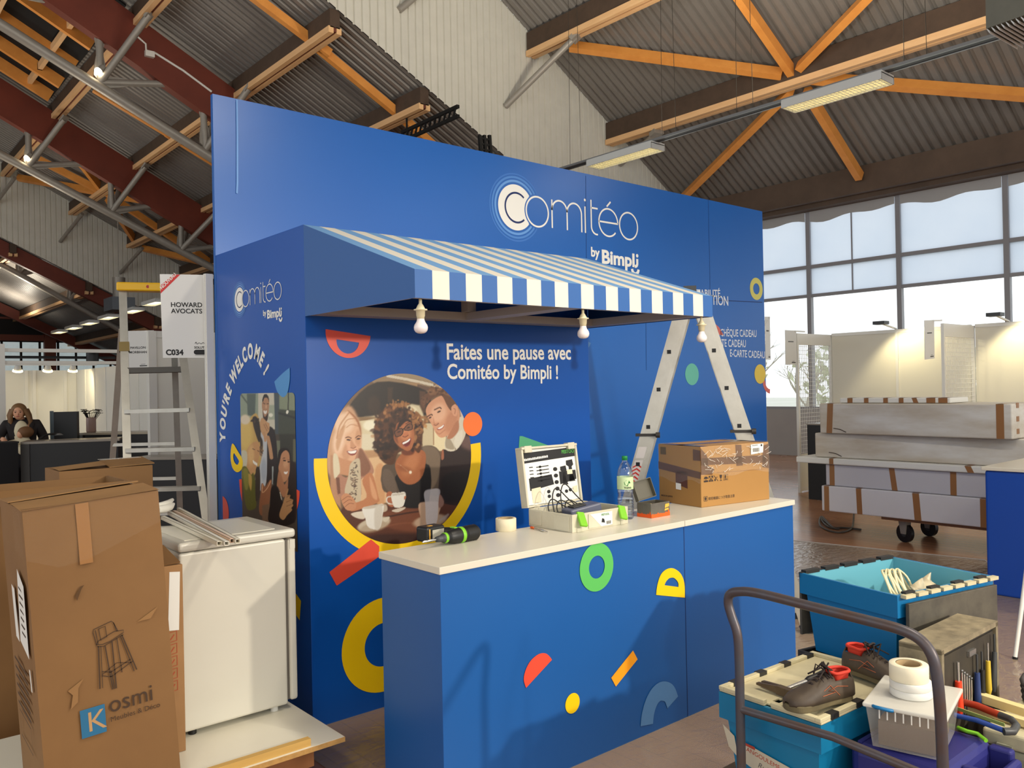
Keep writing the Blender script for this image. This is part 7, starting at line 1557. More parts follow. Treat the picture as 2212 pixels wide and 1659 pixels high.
# hammer
def hammer():
    z = zc + 0.035; a, g = at(1716, 1488, 'z', z), at(1792, 1452, 'z', z + .02); t = thing('claw_hammer', 'claw hammer lying on the crate lid beside the front work shoe', 'hammer', (a.x, a.y, zc))
    c1, c0 = at(1642, 1474, 'z', zc + .02), at(1722, 1504, 'z', zc + .02); d = (c0 - c1); dn = d.normalized(); sv = Vector((-dn.y, dn.x, 0))
    b = MB(); b.bar(c1 + d * .5, c0, 0.026, 0.03); b.hexa([c1 + sv * .022 - Vector((0, 0, .004)), c1 + sv * .006 - Vector((0, 0, .004)), c1 + d * .5 + sv * .001 - Vector((0, 0, .012)), c1 + d * .5 + sv * .013 - Vector((0, 0, .012))], [c1 + sv * .022 + Vector((0, 0, .004)), c1 + sv * .006 + Vector((0, 0, .004)), c1 + d * .5 + sv * .001 + Vector((0, 0, .014)), c1 + d * .5 + sv * .013 + Vector((0, 0, .014))])
    b.hexa([c1 - sv * .006 - Vector((0, 0, .004)), c1 - sv * .022 - Vector((0, 0, .004)), c1 + d * .5 - sv * .013 - Vector((0, 0, .012)), c1 + d * .5 - sv * .001 - Vector((0, 0, .012))], [c1 - sv * .006 + Vector((0, 0, .004)), c1 - sv * .022 + Vector((0, 0, .004)), c1 + d * .5 - sv * .013 + Vector((0, 0, .014)), c1 + d * .5 - sv * .001 + Vector((0, 0, .014))])
    b.build('head', mat('rusty_steel', (108, 92, 74), 0.5, 0.6, noise=(20, 0.6)), t)
    m = c1 + d * .62; b = MB(); b.tube([m, m.lerp(g, .55)], 0.0085, 12); b.build('shaft', m_steel, t)
    b = MB(); b.tube([m.lerp(g, .5), m.lerp(g, .56), m.lerp(g, .75), m.lerp(g, .95), g], [0.011, 0.0155, 0.015, 0.018, 0.012], 14); b.build('grip', m_blk, t)
hammer()

# ---- open blue crate stacked on a dark crate
MO = fr((3.40, 1.50, 0.535), (cos(radians(-5)), sin(radians(-5)), 0), (-sin(radians(-5)), cos(radians(-5)), 0), (0, 0, 1))
Lc, Fc, Bc = at(1753, 1237, 'z', .88), at(1962, 1300, 'z', .88), at(1909, 1195, 'z', .88)
OW, OD, OH = 0.64, 0.50, 0.345
uo = (Bc - Lc); uo.normalize(); vo = (Lc - Fc).normalized(); ang = (atan2(uo.y, uo.x) + atan2(vo.y, vo.x) - pi / 2) / 2
ctr = (Fc + Bc) / 2; uo = Vector((cos(ang), sin(ang), 0)); vo = Vector((-sin(ang), cos(ang), 0)); oo = ctr - uo * OW / 2 - vo * OD / 2; MO = fr((oo.x, oo.y, 0.535), uo, vo, (0, 0, 1))
t = crate('open_crate', 'open blue crate with white cable inside, its black lids hanging down, behind the trolley handle', MO, OW, OD, OH, m_crateb, m_cratein, 0.045)
b = MB(MO)
for k in range(5): b.bx(OW * (.03 + .2 * k), OW * (.03 + .2 * k) + 0.09, OD - 0.02, OD + 0.008, OH - 0.004, OH + 0.012)
b.bx(0, OW, OD - 0.012, OD + 0.004, OH - 0.02, OH + 0.004)
b.build('left_hinge_strip', m_hblk, t)
lb = MB(MO); lb.bx(0.02, OW - 0.02, OD + 0.01, OD + 0.022, 0.06, OH - 0.02); lb.build('hanging_lid', m_worn, t, 0.002)
lb = MB(MO); lb.hexa([(W_, y_, z_) for W_, y_, z_ in ((OW + 0.02, 0.01, 0.05), (OW + 0.034, 0.01, 0.05), (OW + 0.034, OD - 0.01, 0.05), (OW + 0.02, OD - 0.01, 0.05))], [(OW + 0.006, 0.01, OH - 0.01), (OW + 0.02, 0.01, OH - 0.01), (OW + 0.02, OD - 0.01, OH - 0.01), (OW + 0.006, OD - 0.01, OH - 0.01)]); lb.build('hanging_lid', m_worn, t)
# near long side lid hanging (worn black) on the end facing the viewer's right
lb = MB(MO); lb.bx(0.03, OW - 0.02, -0.03, -0.014, 0.02, OH - 0.03); lb.build('hanging_lid', m_worn, t, 0.002)
b = MB(MO)
for k in range(8): x = OW * (.03 + .125 * k); b.bx(x, x + 0.06, -0.026, 0.0, OH - 0.01, OH + 0.004)
b.build('right_hinge_strip', m_lidc, t)
b = MB(MO)
for k in range(4): x = OW * (.06 + .25 * k); b.bx(x, x + 0.06, -0.01, 0.012, OH + 0.004, OH + 0.012)
b.build('right_hinge_pin', m_hblk, t)
for xx in (0.15, 0.42): MB(MO).tube([(xx, -0.032, 0.05), (xx + 0.02, -0.05, 0.07), (xx + 0.1, -0.05, 0.08), (xx + 0.12, -0.032, 0.06)], 0.008, 8).build('lid_grip', m_lidc, t)
b = MB(MO); b.bx(OW - 0.026, OW - 0.019, 0.03, OD - 0.03, OH - 0.14, OH - 0.11); b.build('inner_rib', m_paper, t)
# contents: white cable coil and a printed bag
b = MB(MO @ Matrix.Translation((0.3, 0.2, 0.29)) @ Matrix.Rotation(radians(35), 4, 'Z') @ Matrix.Rotation(radians(62), 4, 'X'))
for k in range(7): b.tube([((0.125 - 0.004 * k) * cos(a_ * .3 + k), (0.115 - 0.004 * k) * sin(a_ * .3 + k) * .9, 0.01 * (k - 3) + 0.004 * sin(a_)) for a_ in range(22)], 0.0055, 7)
tag(b.build('white_cable', mat('white_cable', (226, 216, 176), 0.5)), 'coil of white cable in the open blue crate', 'cable')
b = MB(MO @ Matrix.Translation((0.44, 0.14, 0.24)) @ Matrix.Rotation(radians(20), 4, 'Z') @ Matrix.Rotation(radians(50), 4, 'X')); n = 8; r = random.Random(3)
vs = [(-.13 + .26 * i / n, -.1 + .2 * j / n, .02 * sin(i * 1.3) * cos(j * 1.1) + .01 * r.random()) for j in range(n + 1) for i in range(n + 1)]; b.add(vs, [(j * 9 + i, j * 9 + i + 1, j * 9 + i + 10, j * 9 + i + 9) for j in range(n) for i in range(n)], None, True)
t = thing('plastic_bag', 'crumpled printed plastic bag in the open blue crate', 'bag', tuple(MO @ Vector((0.42, 0.12, 0.02)))); o = b.build('bag', mat('bag_plastic', (196, 186, 160), 0.25, noise=(9, 0.5), rgb2=(120, 104, 64)), t); o.modifiers.new('thick', 'SOLIDIFY').thickness = 0.01
b = MB(MO @ Matrix.Translation((0.44, 0.14, 0.24)) @ Matrix.Rotation(radians(20), 4, 'Z') @ Matrix.Rotation(radians(50), 4, 'X')); b.text('S-DT', 0.055, Matrix.Translation((-0.1, -0.02, 0.04)), 0.03); b.build('bag_print', mat('bag_red', (176, 50, 40), 0.5), t)
MB(MO).bx(0.06, OW - 0.06, 0.06, OD - 0.06, 0.008, 0.1).build('dark_contents', mat('dark_contents', (52, 60, 62), 0.8), bpy.data.objects['open_crate'])
# lower crate
crate('dark_crate', 'dark grey crate under the open blue crate on the trolley', MO @ Matrix.Translation((-0.01, -0.01, ZP + 0.001 - 0.535)), OW + 0.02, OD + 0.02, 0.31, mat('dark_crate_plastic', (58, 56, 54), 0.5, noise=(6, 0.5)), m_hblk, 0.04)

# ---- dark blue case with a clear box and three tape rolls
m_navy = mat('navy_case', (38, 40, 112), 0.45, noise=(6, 0.3), rgb2=(30, 30, 92))
t = thing('navy_case', 'dark blue moulded tool case with side handle under the clear box', 'tool case', (2.93, 1.29, ZP))
MB().rbx(2.735, 3.12, 1.13, 1.458, ZP + 0.001, ZP + 0.14, 0.03).build('base', m_navy, t); MB().rbx(2.735, 3.12, 1.13, 1.458, ZP + 0.145, 0.5, 0.035).build('lid', m_navy, t)
b = MB(); b.rbx(2.85, 2.88, 1.06, 1.135, ZP + 0.1, 0.49, 0.01); b.rbx(3.07, 3.11, 1.06, 1.135, ZP + 0.1, 0.49, 0.01); b.rbx(2.86, 3.1, 1.035, 1.065, ZP + 0.12, 0.465, 0.014); b.build('handle', m_navy, t)
b = MB(); [b.bx(2.76, 3.1, y, y + 0.016, 0.499, 0.504) for y in (1.42,)]; b.build('lid_rib', m_navy, t)
m_clearp = mat('milky_clear_plastic', (226, 222, 212), 0.15, alpha=0.2, spec=0.6); m_milklid = mat('milky_lid', (232, 230, 222), 0.35, alpha=0.55)
Pa, Pb, Pc = at(1893, 1488, 'z', .65), at(2043, 1556, 'z', .65), at(2076, 1492, 'z', .65)
u = (Pc - Pb); W_ = u.length; u.normalize(); v = Vector((-u.y, u.x, 0)); D_ = max((Pa - Pb).dot(v), .2); MC = fr((Pb.x, Pb.y, 0.507), u, v, (0, 0, 1)); Hh = 0.135
print('clear box', W_, D_)
t = thing('clear_box', 'clear plastic box with milky lid on the dark blue case, tape rolls on top', 'box', tuple(MC @ Vector((W_ / 2, D_ / 2, 0))))
MB(MC).hexa([(0.02, 0.02, 0), (W_ - 0.02, 0.02, 0), (W_ - 0.02, D_ - 0.02, 0), (0.02, D_ - 0.02, 0)], [(0.004, 0.004, Hh), (W_ - 0.004, 0.004, Hh), (W_ - 0.004, D_ - 0.004, Hh), (0.004, D_ - 0.004, Hh)]).build('box_body', m_clearp, t)
MB(MC).rbx(-0.006, W_ + 0.006, -0.006, D_ + 0.006, Hh + 0.001, Hh + 0.016, 0.006).build('lid', m_milklid, t)
MB(MC).bx(0.035, W_ - 0.035, 0.035, D_ - 0.035, 0.004, 0.085).build('contents', mat('brown_contents', (112, 92, 76), 0.8, noise=(4, 0.6)), t)
b = MB(MC)
for k in range(8): y = D_ * (.1 + .1 * k); b.bx(-0.0015, 0.0005, y, y + 0.004, Hh - 0.03, Hh)
b.build('side_ribs', m_paper, t)
b = MB(MC); b.tube([(-0.006, D_ - 0.03, Hh + 0.01), (-0.022, D_ - 0.04, Hh + 0.014), (-0.024, D_ - 0.08, Hh + 0.012), (-0.006, D_ - 0.09, Hh + 0.006)], 0.006, 8); b.build('blue_clip', m_crateb, t)
zt_ = 0.507 + Hh + 0.017; c = at(1968, 1500, 'z', zt_)
roll('tape_roll', (c.x, c.y, zt_), 0.068, 0.042, 0.026, 'lowest thin white tape roll of the three on the clear box', mat('white_tape', (222, 220, 212), 0.5))
roll('tape_roll', (c.x - 0.002, c.y, zt_ + 0.0265), 0.067, 0.042, 0.026, 'middle thin white tape roll of the three on the clear box', MATS['white_tape'])
roll('tape_roll', (c.x - 0.004, c.y + 0.004, zt_ + 0.053), 0.063, 0.042, 0.055, 'topmost thick cream tape roll of the three on the clear box', mat('cream_tape', (232, 224, 198), 0.5))

# ---- upright black tool organiser with tools
q1, q2 = at(2034, 1402, 'z', .775), at(2142, 1346, 'z', .775); u = (q2 - q1); W_ = u.length; u.normalize(); u.z = 0; v = Vector((-u.y, u.x, 0)); MT = fr((q1.x, q1.y, ZP + 0.001), u, v, (0, 0, 1)); Hh = .555
t = thing('tool_organiser', 'upright black tool case packed with hand tools, right of the open blue crate', 'tool case', tuple(MT @ Vector((W_ / 2, .06, 0))))
MB(MT).rbx(-0.02, W_ + .02, 0, 0.1, 0, Hh, 0.02).build('shell', mat('worn_black_case', (32, 30, 28), 0.5, noise=(10, 0.6), rgb2=(60, 54, 44)), t)
b = MB(MT); 
for (x0, x1, z0, z1) in ((-0.03, W_ + .03, Hh - .015, Hh + .005), (-0.03, -0.01, 0, Hh), (W_ + .01, W_ + .03, 0, Hh)): b.bx(x0, x1, -0.012, 0.14, z0, z1)
b.build('rim', mat('worn_rim', (150, 138, 112), 0.5, noise=(14, 0.7), rgb2=(60, 54, 46)), t)
MB(MT).bx(0.0, W_, -0.004, 0, 0.05, Hh - .03).build('tool_pallet', mat('tool_pallet', (40, 36, 31), 0.6, noise=(9, .6), rgb2=(70, 62, 48)), t)
r = random.Random(12)
def tool(name, fx, z0, z1, w, m, label, cat='tool', off=-0.018, m2=None, tilt=0):
    x = fx * W_; b = MB(MT); o_ = thing(name, label, cat, tuple(MT @ Vector((x, off, z0))))
    MB(MT).tube([(x, off, z0), (x, off, z0 + (z1 - z0) * .15), (x + tilt * .5, off, z0 + (z1 - z0) * .5), (x + tilt, off, z1)], [w * .6, w, w * .85, w * .7], 12).build('handle', m, o_)
    MB(MT).tube([(x + tilt, off, z1), (x + tilt, off, z1 + .07)], w * .3, 8).build('blade', m2 or m_steel, o_)
tool('screwdriver', .2, .3, .42, .017, mat('orange_red_handle', (232, 66, 36), 0.35), 'screwdriver with bright orange-red handle in the black tool organiser', 'screwdriver')
tool('pliers', .57, .27, .41, .014, mat('navy_handle', (40, 60, 110), 0.4), 'navy handled pliers right of the red screwdriver in the tool organiser', 'pliers', m2=m_dgrey)
tool('pliers', .67, .28, .41, .013, m_blk, 'black handled pliers in the middle of the tool organiser', 'pliers', m2=m_dgrey)
tool('saw_knife', .8, .3, .43, .012, mat('yellow_handle', (206, 176, 60), 0.4), 'yellow marked knife at the right of the tool organiser', 'knife', m2=m_steel)
tool('wrench', .9, .3, .45, .013, m_dgrey, 'dark grey wrench at the right end of the tool organiser', 'wrench', m2=m_dgrey, tilt=.02)
b = None
for k in range(5):
    x = (.3 + .045 * k) * W_; m = MB(MT); m.tube([(x, -.012, .28), (x, -.012, .44 - .012 * k)], 0.004, 8); m.tube([(x - .006, -.012, .445 - .012 * k), (x + .006, -.012, .445 - .012 * k)], .004, 8)
    tag(m.build('hex_key', m_steel), ('longest', 'second longest', 'middle', 'second shortest', 'shortest')[k] + ' steel key of the row beside the red screwdriver', 'hex key', 'steel keys in the tool organiser')
MB(MT).bx(W_ * .45, W_ * .58, -.014, -.004, Hh - .075, Hh - .055).build('latch', m_steel, t)

# ---- grey case, battens, hand saw, hose on the right edge
g0 = at(2090, 1600, 'z', .47)
t = thing('grey_case', 'pale grey-green tool case at the bottom right edge of the photo', 'tool case', (3.5, 0.9, ZP))
m_gc = mat('grey_green_case', (166, 166, 146), 0.5, noise=(7, .4), rgb2=(136, 134, 114))
MB().rbx(3.2, 3.78, .64, 1.2, ZP + .002, .44, .02).build('base', m_gc, t); MB().rbx(3.2, 3.78, .64, 1.2, .442, .5, .012).build('lid', mat('cream_case_lid', (206, 200, 170), .5, noise=(6, .5), rgb2=(170, 160, 126)), t)
b = MB(); b.bx(3.19, 3.2, .8, .85, .3, .46); b.bx(3.19, 3.2, 1.1, 1.15, .3, .46); b.build('latch', m_gc, t)
MB().bx(3.1965, 3.1985, .88, 1.06, .3, .42).build('label', mat('faded_label', (170, 160, 132), .6), t)
tb = thing('support_case', 'low dark box under the grey case at the bottom right corner', 'box', (3.7, .9, 0)); MB().rbx(3.2, 3.78, .64, .945, .0, ZP, .01).build('shell', m_blk, tb)
def batten(p, q, z, w, h, label, m=m_batten):
    a, b_ = at(*p, 'z', z), at(*q, 'z', z); tag(MB().bar(a, b_, w, h).build('wooden_batten', m), label, 'batten')
batten((2030, 1478), (2290, 1560), .53, .035, .03, 'upper pale wooden batten at the right edge, behind the hand saw', mat('pale_batten', (226, 206, 150), .6, noise=(3, .4), rgb2=(206, 182, 120)))
batten((2070, 1520), (2300, 1585), .52, .03, .025, 'lower pale wooden batten at the right edge, touching the hand saw', mat('pale_batten2', (220, 200, 146), .6))
def saw():
    z = .545; P = lambda x, y: at(x, y, 'z', z); t = thing('hacksaw', 'hacksaw with red and blue frame lying at the right edge', 'saw', tuple(P(2110, 1545)))
    MB().tube([P(2062, 1512), P(2110, 1524), P(2160, 1545)], .013, 10).build('upper_frame', mat('saw_red', (172, 58, 30), .5, noise=(12, .5)), t)
    MB().tube([P(2062, 1545), P(2110, 1556), P(2168, 1578)], .009, 10).build('lower_frame', mat('saw_blue', (40, 70, 150), .5), t)
    MB().tube([P(2160, 1545), P(2185, 1555), P(2196, 1568), P(2188, 1580), P(2168, 1580)], .013, 12).build('grip', m_dgrey, t)
    b = MB(); b.bar(P(2066, 1530), P(2170, 1566), .004, .012); b.build('blade', mat('saw_blade', (170, 186, 110), .4, .3), t)
saw()
b = MB(); r = random.Random(5); cq = at(2185, 1508, 'z', .56)
for k in range(4): b.tube([(cq.x + .25 + .02 * k + (.13 + .01 * k) * cos(a_ * .35 + k), cq.y - .06 + (.09 + .008 * k) * sin(a_ * .35 + k), .512 + .014 * k + .004 * sin(a_)) for a_ in range(18)], .0105, 8)
tag(b.build('dark_hose', mat('dark_grey_hose', (66, 62, 62), .6)), 'coiled dark grey hose at the right edge above the hacksaw', 'hose')
p = at(2090, 1580, 'z', .512); tag(MB().tube([at(2070, 1572, 'z', .512), at(2090, 1580, 'z', .52), at(2112, 1585, 'z', .514), at(2130, 1600, 'z', .512)], .007, 8).build('green_strap', mat('lime_plastic', (120, 190, 40), .4)), 'short lime green strap on the grey case beside the clear box', 'strap')
# white trestle leg at the right edge
a = at(2193, 1424, 'z', 0); d = at(2213, 1268, 'y', a.y)
t = thing('table_leg', 'slim white table leg standing at the right edge of the photo', 'leg', tuple(a)); MB().tube([(a.x, a.y, 0.012), a + (d - a) * 1.0, a + (d - a) * 2.2], [.012, .014, .016], 12).build('tube', mat('white_leg', (226, 224, 216), .4), t); MB().cyl((a.x, a.y, 0), (a.x, a.y, .014), .016, 12).build('rubber_foot', m_blk, t)

# ================================================================ right middle distance
# second blue counter at the right edge
t = thing('side_counter', 'second blue counter with white top cut by the right edge of the photo', 'counter', (7.9, 1.6, 0))
cx, cy = 7.26, 2.66
MB().rbx(cx, cx + 1.2, cy - 2.2, cy, 0, 1.0, .02).build('body', mat('deep_blue_vinyl', (24, 72, 166), .35), t); MB().rbx(cx - .02, cx + 1.22, cy - 2.22, cy + .02, 1.0, 1.03, .006).build('counter_top', m_ctop, t)

# dolly with wrapped white packages
XS = 8.84
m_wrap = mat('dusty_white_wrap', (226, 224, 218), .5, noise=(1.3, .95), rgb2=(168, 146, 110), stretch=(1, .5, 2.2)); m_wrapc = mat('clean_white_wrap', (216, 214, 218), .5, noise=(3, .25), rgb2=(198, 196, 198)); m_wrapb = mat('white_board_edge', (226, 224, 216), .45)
dl = thing('furniture_dolly', 'low wooden dolly on black casters under the stack of white packages', 'dolly', (9.3, 3.6, 0))
MB().bx(XS + .04, XS + .78, 2.0, 4.3, .235, .265).build('deck', mat('dolly_deck', (120, 82, 56), .7), dl)
for wx, wy in ((XS + .14, 4.44 - .35), (XS + .66, 4.06), (XS + .14, 3.02), (XS + .66, 2.3)):
    M = Matrix.Translation((wx, wy, 0)) @ Matrix.Rotation(radians(72), 4, 'Z')
    w = MB(M); w.cyl((0, -.022, .1), (0, .022, .1), .1, 22); o = w.build('wheel', m_blk, dl); MB(M).cyl((0, -.026, .09), (0, .026, .09), .03, 14).build('hub', m_dgrey, o)
    MB(M).hexa([(-.03, -.035, .09), (.03, -.035, .09), (.03, .035, .09), (-.03, .035, .09)], [(-.05, -.035, .234), (.06, -.035, .234), (.06, .035, .234), (-.05, .035, .234)]).build('caster_fork', m_galv, dl)
def package(y0, y1, z0, z1, x0, dx, label, m, tapes, yaw=0.0, marks=True, rot=0.0):
    M = Matrix.Translation((x0, y1, 0)) @ Matrix.Rotation(yaw, 4, 'Z'); L = y1 - y0
    t = thing('wrapped_package', label, 'package', tuple(M @ Vector((dx / 2, -L / 2, z0))), group=None)
    MB(M).bx(0, dx, -L, 0, z0 + .001, z1 - .001).build('wrapping', m, t, .012)
    b = MB(M)
    for f, w, lean in tapes:
        y = -L * f; b.add([(-.002, y, z0 + .004), (-.002, y - w, z0 + .004), (-.002, y - w + lean, z1 - .004), (-.002, y + lean, z1 - .004)], [(0, 1, 2, 3)]); b.add([(-.001, y + lean, z1 + .001), (-.001, y - w + lean, z1 + .001), (.12, y - w + lean, z1 + .001), (.12, y + lean, z1 + .001)], [(0, 1, 2, 3)])
    b.build('parcel_tape', mat('tan_tape', (150, 104, 60), .35), t)
    if marks:
        b = MB(M); r = random.Random(int(z0 * 100)); y = -.25; b.tube([(-.004, y + .08, z0 + .06), (-.004, y, z0 + .05), (-.004, y - .07, z0 + .02)], .004, 5); b.build('tear', mat('wrap_tear', (70, 56, 44), .8), t)
    return M, t
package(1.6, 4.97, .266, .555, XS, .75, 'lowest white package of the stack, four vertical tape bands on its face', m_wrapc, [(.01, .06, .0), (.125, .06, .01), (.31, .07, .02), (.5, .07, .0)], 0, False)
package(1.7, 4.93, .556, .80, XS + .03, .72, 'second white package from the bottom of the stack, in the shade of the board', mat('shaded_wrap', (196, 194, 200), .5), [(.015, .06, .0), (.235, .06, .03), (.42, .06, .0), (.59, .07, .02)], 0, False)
package(1.5, 5.27, .801, .872, XS - .02, .8, 'thin white board package sticking out to the left in the stack', m_wrapb, [(.11, .05, 0), (.5, .06, .03)], 0, False)
package(1.8, 5.06, .873, 1.15, XS + .04, .7, 'dusty white package lying on the overhanging board', m_wrap, [], .02)
M, t = package(2.95, 4.96, 1.152, 1.492, XS - .02, .7, 'thick dusty white package near the top of the stack, tape band at each end', m_wrap, [(.04, .07, -.02), (.93, .07, .0)], -.035)
b = MB(M); 
for z in (1.2, 1.32, 1.45): b.bx(.1, .16, -2.013, -2.009, z, z + .05); b.bx(.3, .36, -2.013, -2.009, z, z + .05)
b.build('end_tape', mat('tan_tape', (150, 104, 60), .35), t)
package(3.55, 4.74, 1.494, 1.552, XS + .02, .45, 'thin flat package on top of the stack with dark tape bands', m_wrapb, [(.08, .06, 0), (.24, .05, 0), (.42, .05, 0), (.56, .05, 0), (.69, .05, .02), (.8, .09, 0), (.9, .09, 0)], 0, False)
# cable on the floor
P = lambda x, y: at(x, y, 'z', .012)
cp = [P(1846, 1118), P(1843, 1132), P(1836, 1144), P(1815, 1150), P(1790, 1146), P(1772, 1135), P(1771, 1120), P(1776, 1116), P(1785, 1125), P(1800, 1140), P(1812, 1143), P(1800, 1140), P(1780, 1124), P(1774, 1117), P(1778, 1128), P(1795, 1140), P(1825, 1140), P(1860, 1144)]
cp[0].z = .2
tag(MB().tube([tuple(p) for p in smooth_poly(cp, 5, False)], .011, 8).build('floor_cable', mat('grey_cable', (74, 68, 62), .5)), 'dark cable looped on the floor left of the dolly wheels', 'cable')
# black podium behind the stack
q = at(1747, 1078, 'z', 0); t = thing('black_podium', 'tall black podium behind the white packages', 'podium', (q.x + .25, q.y - .2, 0)); MB().bx(q.x, q.x + .5, q.y - .45, q.y, 0, 1.1).build('body', m_bl2, t); MB().bx(q.x - .01, q.x + .51, q.y - .46, q.y + .01, 1.1, 1.12).build('podium_top', m_gtop, t)

# ---- white partition stands with wire mesh before the windows
X1, X2 = 11.86, 12.92
m_cream_pan = mat('cream_partition', (226, 222, 206), .5); m_mesh = mat('white_wire_mesh', (226, 226, 222), .4, .2)
def meshpanel(y, x0, x1, z0, z1, label, solid=False):
    t = thing('mesh_panel', label, 'panel', ((x0 + x1) / 2, y, z0))
    b = MB()
    for s in (x0, x1 - .04): b.bx(s, s + .04, y - .02, y + .02, 0, 2.5)
    b.bx(x0 + .04, x1 - .04, y - .015, y + .015, 2.32, 2.5); b.bx(x0 + .04, x1 - .04, y - .012, y + .012, .02, .08); b.build('frame', m_post, t)
    g = MB(); n = 19
    for i in range(1, n): x = x0 + .04 + (x1 - x0 - .08) * i / n; g.bx(x - .003, x + .003, y - .003, y + .003, .62, 2.32)
    z = .62
    while z < 2.32: g.bx(x0 + .04, x1 - .04, y - .007, y - .002, z - .003, z + .003); z += .062
    g.build('wire_grid', m_mesh, t)
    MB().bx(x0 + .04, x1 - .04, y - .01, y + .01, .08, .6).build('lower_board', m_cream_pan, t)
    return t
meshpanel(7.04, X1, X2, 0, 2.5, 'white framed wire mesh panel at the left end of the partition stand')
yB = at(2035, 695, 'x', X1).y
meshpanel(yB, X1, X2, 0, 2.5, 'second white framed wire mesh panel between the two partition bays')
for nm, y0, y1, l in (('partition_wall', yB + .03, 7.01, 'cream back wall of the left partition bay behind the stack'), ('partition_wall', yB - 2.6, yB - .03, 'cream back wall of the right partition bay at the right edge')):
    t = thing(nm, l, 'partition', (X2, (y0 + y1) / 2, 0)); MB().bx(X2 - .02, X2 + .02, y0, y1, 0, 2.5).build('panel', m_cream_pan, t)
    n = 2 if nm and y0 > yB else 3; b = MB()
    for k in range(1, n): y = y0 + (y1 - y0) * k / n; b.bx(X2 - .04, X2 - .02, y - .02, y + .02, 0, 2.5)
    b.bx(X2 - .03, X2 + .03, y0, y1, 2.47, 2.52); b.build('joint_post', m_post, t)
for (px, l) in (((1903, 706), 'small stand spotlight over the left partition bay'), ((2150, 694), 'small stand spotlight over the right partition bay')):
    y = at(*px, 'x', X2 - .5).y; t = thing('stand_spotlight', l, 'spotlight', (X2 - .5, y, 2.5)); MB().bar((X2, y, 2.53), (X2 - .5, y, 2.6), .03, .02).build('arm', m_lum, t); MB().bx(X2 - .58, X2 - .42, y - .09, y + .09, 2.58, 2.63).build('head', m_dgrey, t)
    lamp('partition_spot_light', 'SPOT', (X2 - .5, y - .15, 2.55), 38, (1, .86, .52), (X2, y - .5, 1.5), .05, spot=130)
for px, l in ((((1696, 713), (1720, 714), (1720, 788), (1697, 788)), 'small white stand sign on the left mesh panel post'), (((1997, 692), (2018, 691), (2018, 777), (1998, 777)), 'small white stand sign on the second mesh panel post')):
    dd = (at(*px[1], 'y', 7.04 if px[0][0] < 1800 else yB) - EYE).dot(_F); sign(px, dd - .25, dd - .02, l, [], arm=.26)
sign(((1652, 684), (1663, 684), (1664, 778), (1654, 777)), 11.0, 11.0, 'white stand sign half hidden behind the right edge of the backdrop', [], arm=.0)
_q = atd(1646, 700, 11.02); _p = post('partition_post', _q.x, _q.y, 2.5, 'white partition post behind the right edge of the backdrop', .05)
MB().bar(Vector((_q.x, _q.y, 2.46)), atd(1656, 690, 10.985), .02, .03).build('hanging_clip', m_post, bpy.data.objects['aisle_sign.004'] if 'aisle_sign.004' in bpy.data.objects else None)

# ---- clear protective film on the floor round the stand
ff_ = [(1690, 1165), (2128, 1212), (2300, 1240), (2290, 1335), (2168, 1388), (2010, 1440)]
def film_material():
    m = bpy.data.materials.new('floor_film'); m.use_nodes = True; nt = m.node_tree; nt.nodes.clear(); N = nt.nodes.new
    o = N('ShaderNodeOutputMaterial'); tr = N('ShaderNodeBsdfTransparent'); gl = N('ShaderNodeBsdfGlossy'); df = N('ShaderNodeBsdfDiffuse'); m1 = N('ShaderNodeMixShader'); m2 = N('ShaderNodeMixShader'); fz = N('ShaderNodeFresnel')
    tc = N('ShaderNodeTexCoord'); mp = N('ShaderNodeMapping'); ns = N('ShaderNodeTexNoise'); bp = N('ShaderNodeBump')
    mp.inputs['Scale'].default_value = (1, 2.2, 1); ns.inputs['Scale'].default_value = 7; ns.inputs['Detail'].default_value = 5; ns.inputs['Distortion'].default_value = 1.2; bp.inputs['Strength'].default_value = 0.4; bp.inputs['Distance'].default_value = 0.02
    L = nt.links.new; L(tc.outputs['Object'], mp.inputs[0]); L(mp.outputs[0], ns.inputs['Vector']); L(ns.outputs['Fac'], bp.inputs['Height'])
    for n in (gl, fz): L(bp.outputs[0], n.inputs['Normal'])
    fz.inputs['IOR'].default_value = 1.5; gl.inputs['Roughness'].default_value = 0.08; df.inputs['Color'].default_value = (*lin((226, 204, 178)), 1); m2.inputs[0].default_value = 0.36
    L(tr.outputs[0], m2.inputs[1]); L(df.outputs[0], m2.inputs[2]); L(fz.outputs[0], m1.inputs[0]); L(m2.outputs[0], m1.inputs[1]); L(gl.outputs[0], m1.inputs[2]); L(m1.outputs[0], o.inputs[0])
    return m
mfl = film_material()
pts = [at(*p, 'z', .003) for p in ((1640, 1160), (2128, 1210), (2290, 1228))]; edge = [pts[0], pts[1], pts[2], Vector((7.0, 2.2, .003))]
poly = [(edge[0].x, edge[0].y), (edge[1].x, edge[1].y), (6.6, 2.0), (5.6, 1.75), (4.4, .6), (2.3, .6), (1.1, 1.5), (1.62, 2.4), (1.82, 3.2), (1.82, 5.17), (8.05, 5.17)]
b = MB(); b.flat(poly, None, .003); o = b.build('floor_film', mfl); tag(o, 'clear protective plastic film laid on the floor round the stand', 'film')
b = MB(); b.tube([(x, y, .004) for x, y in poly[0:4]], .006, 6); b.build('film_edge', mat('film_edge', (226, 220, 210), .3, alpha=.6), o)
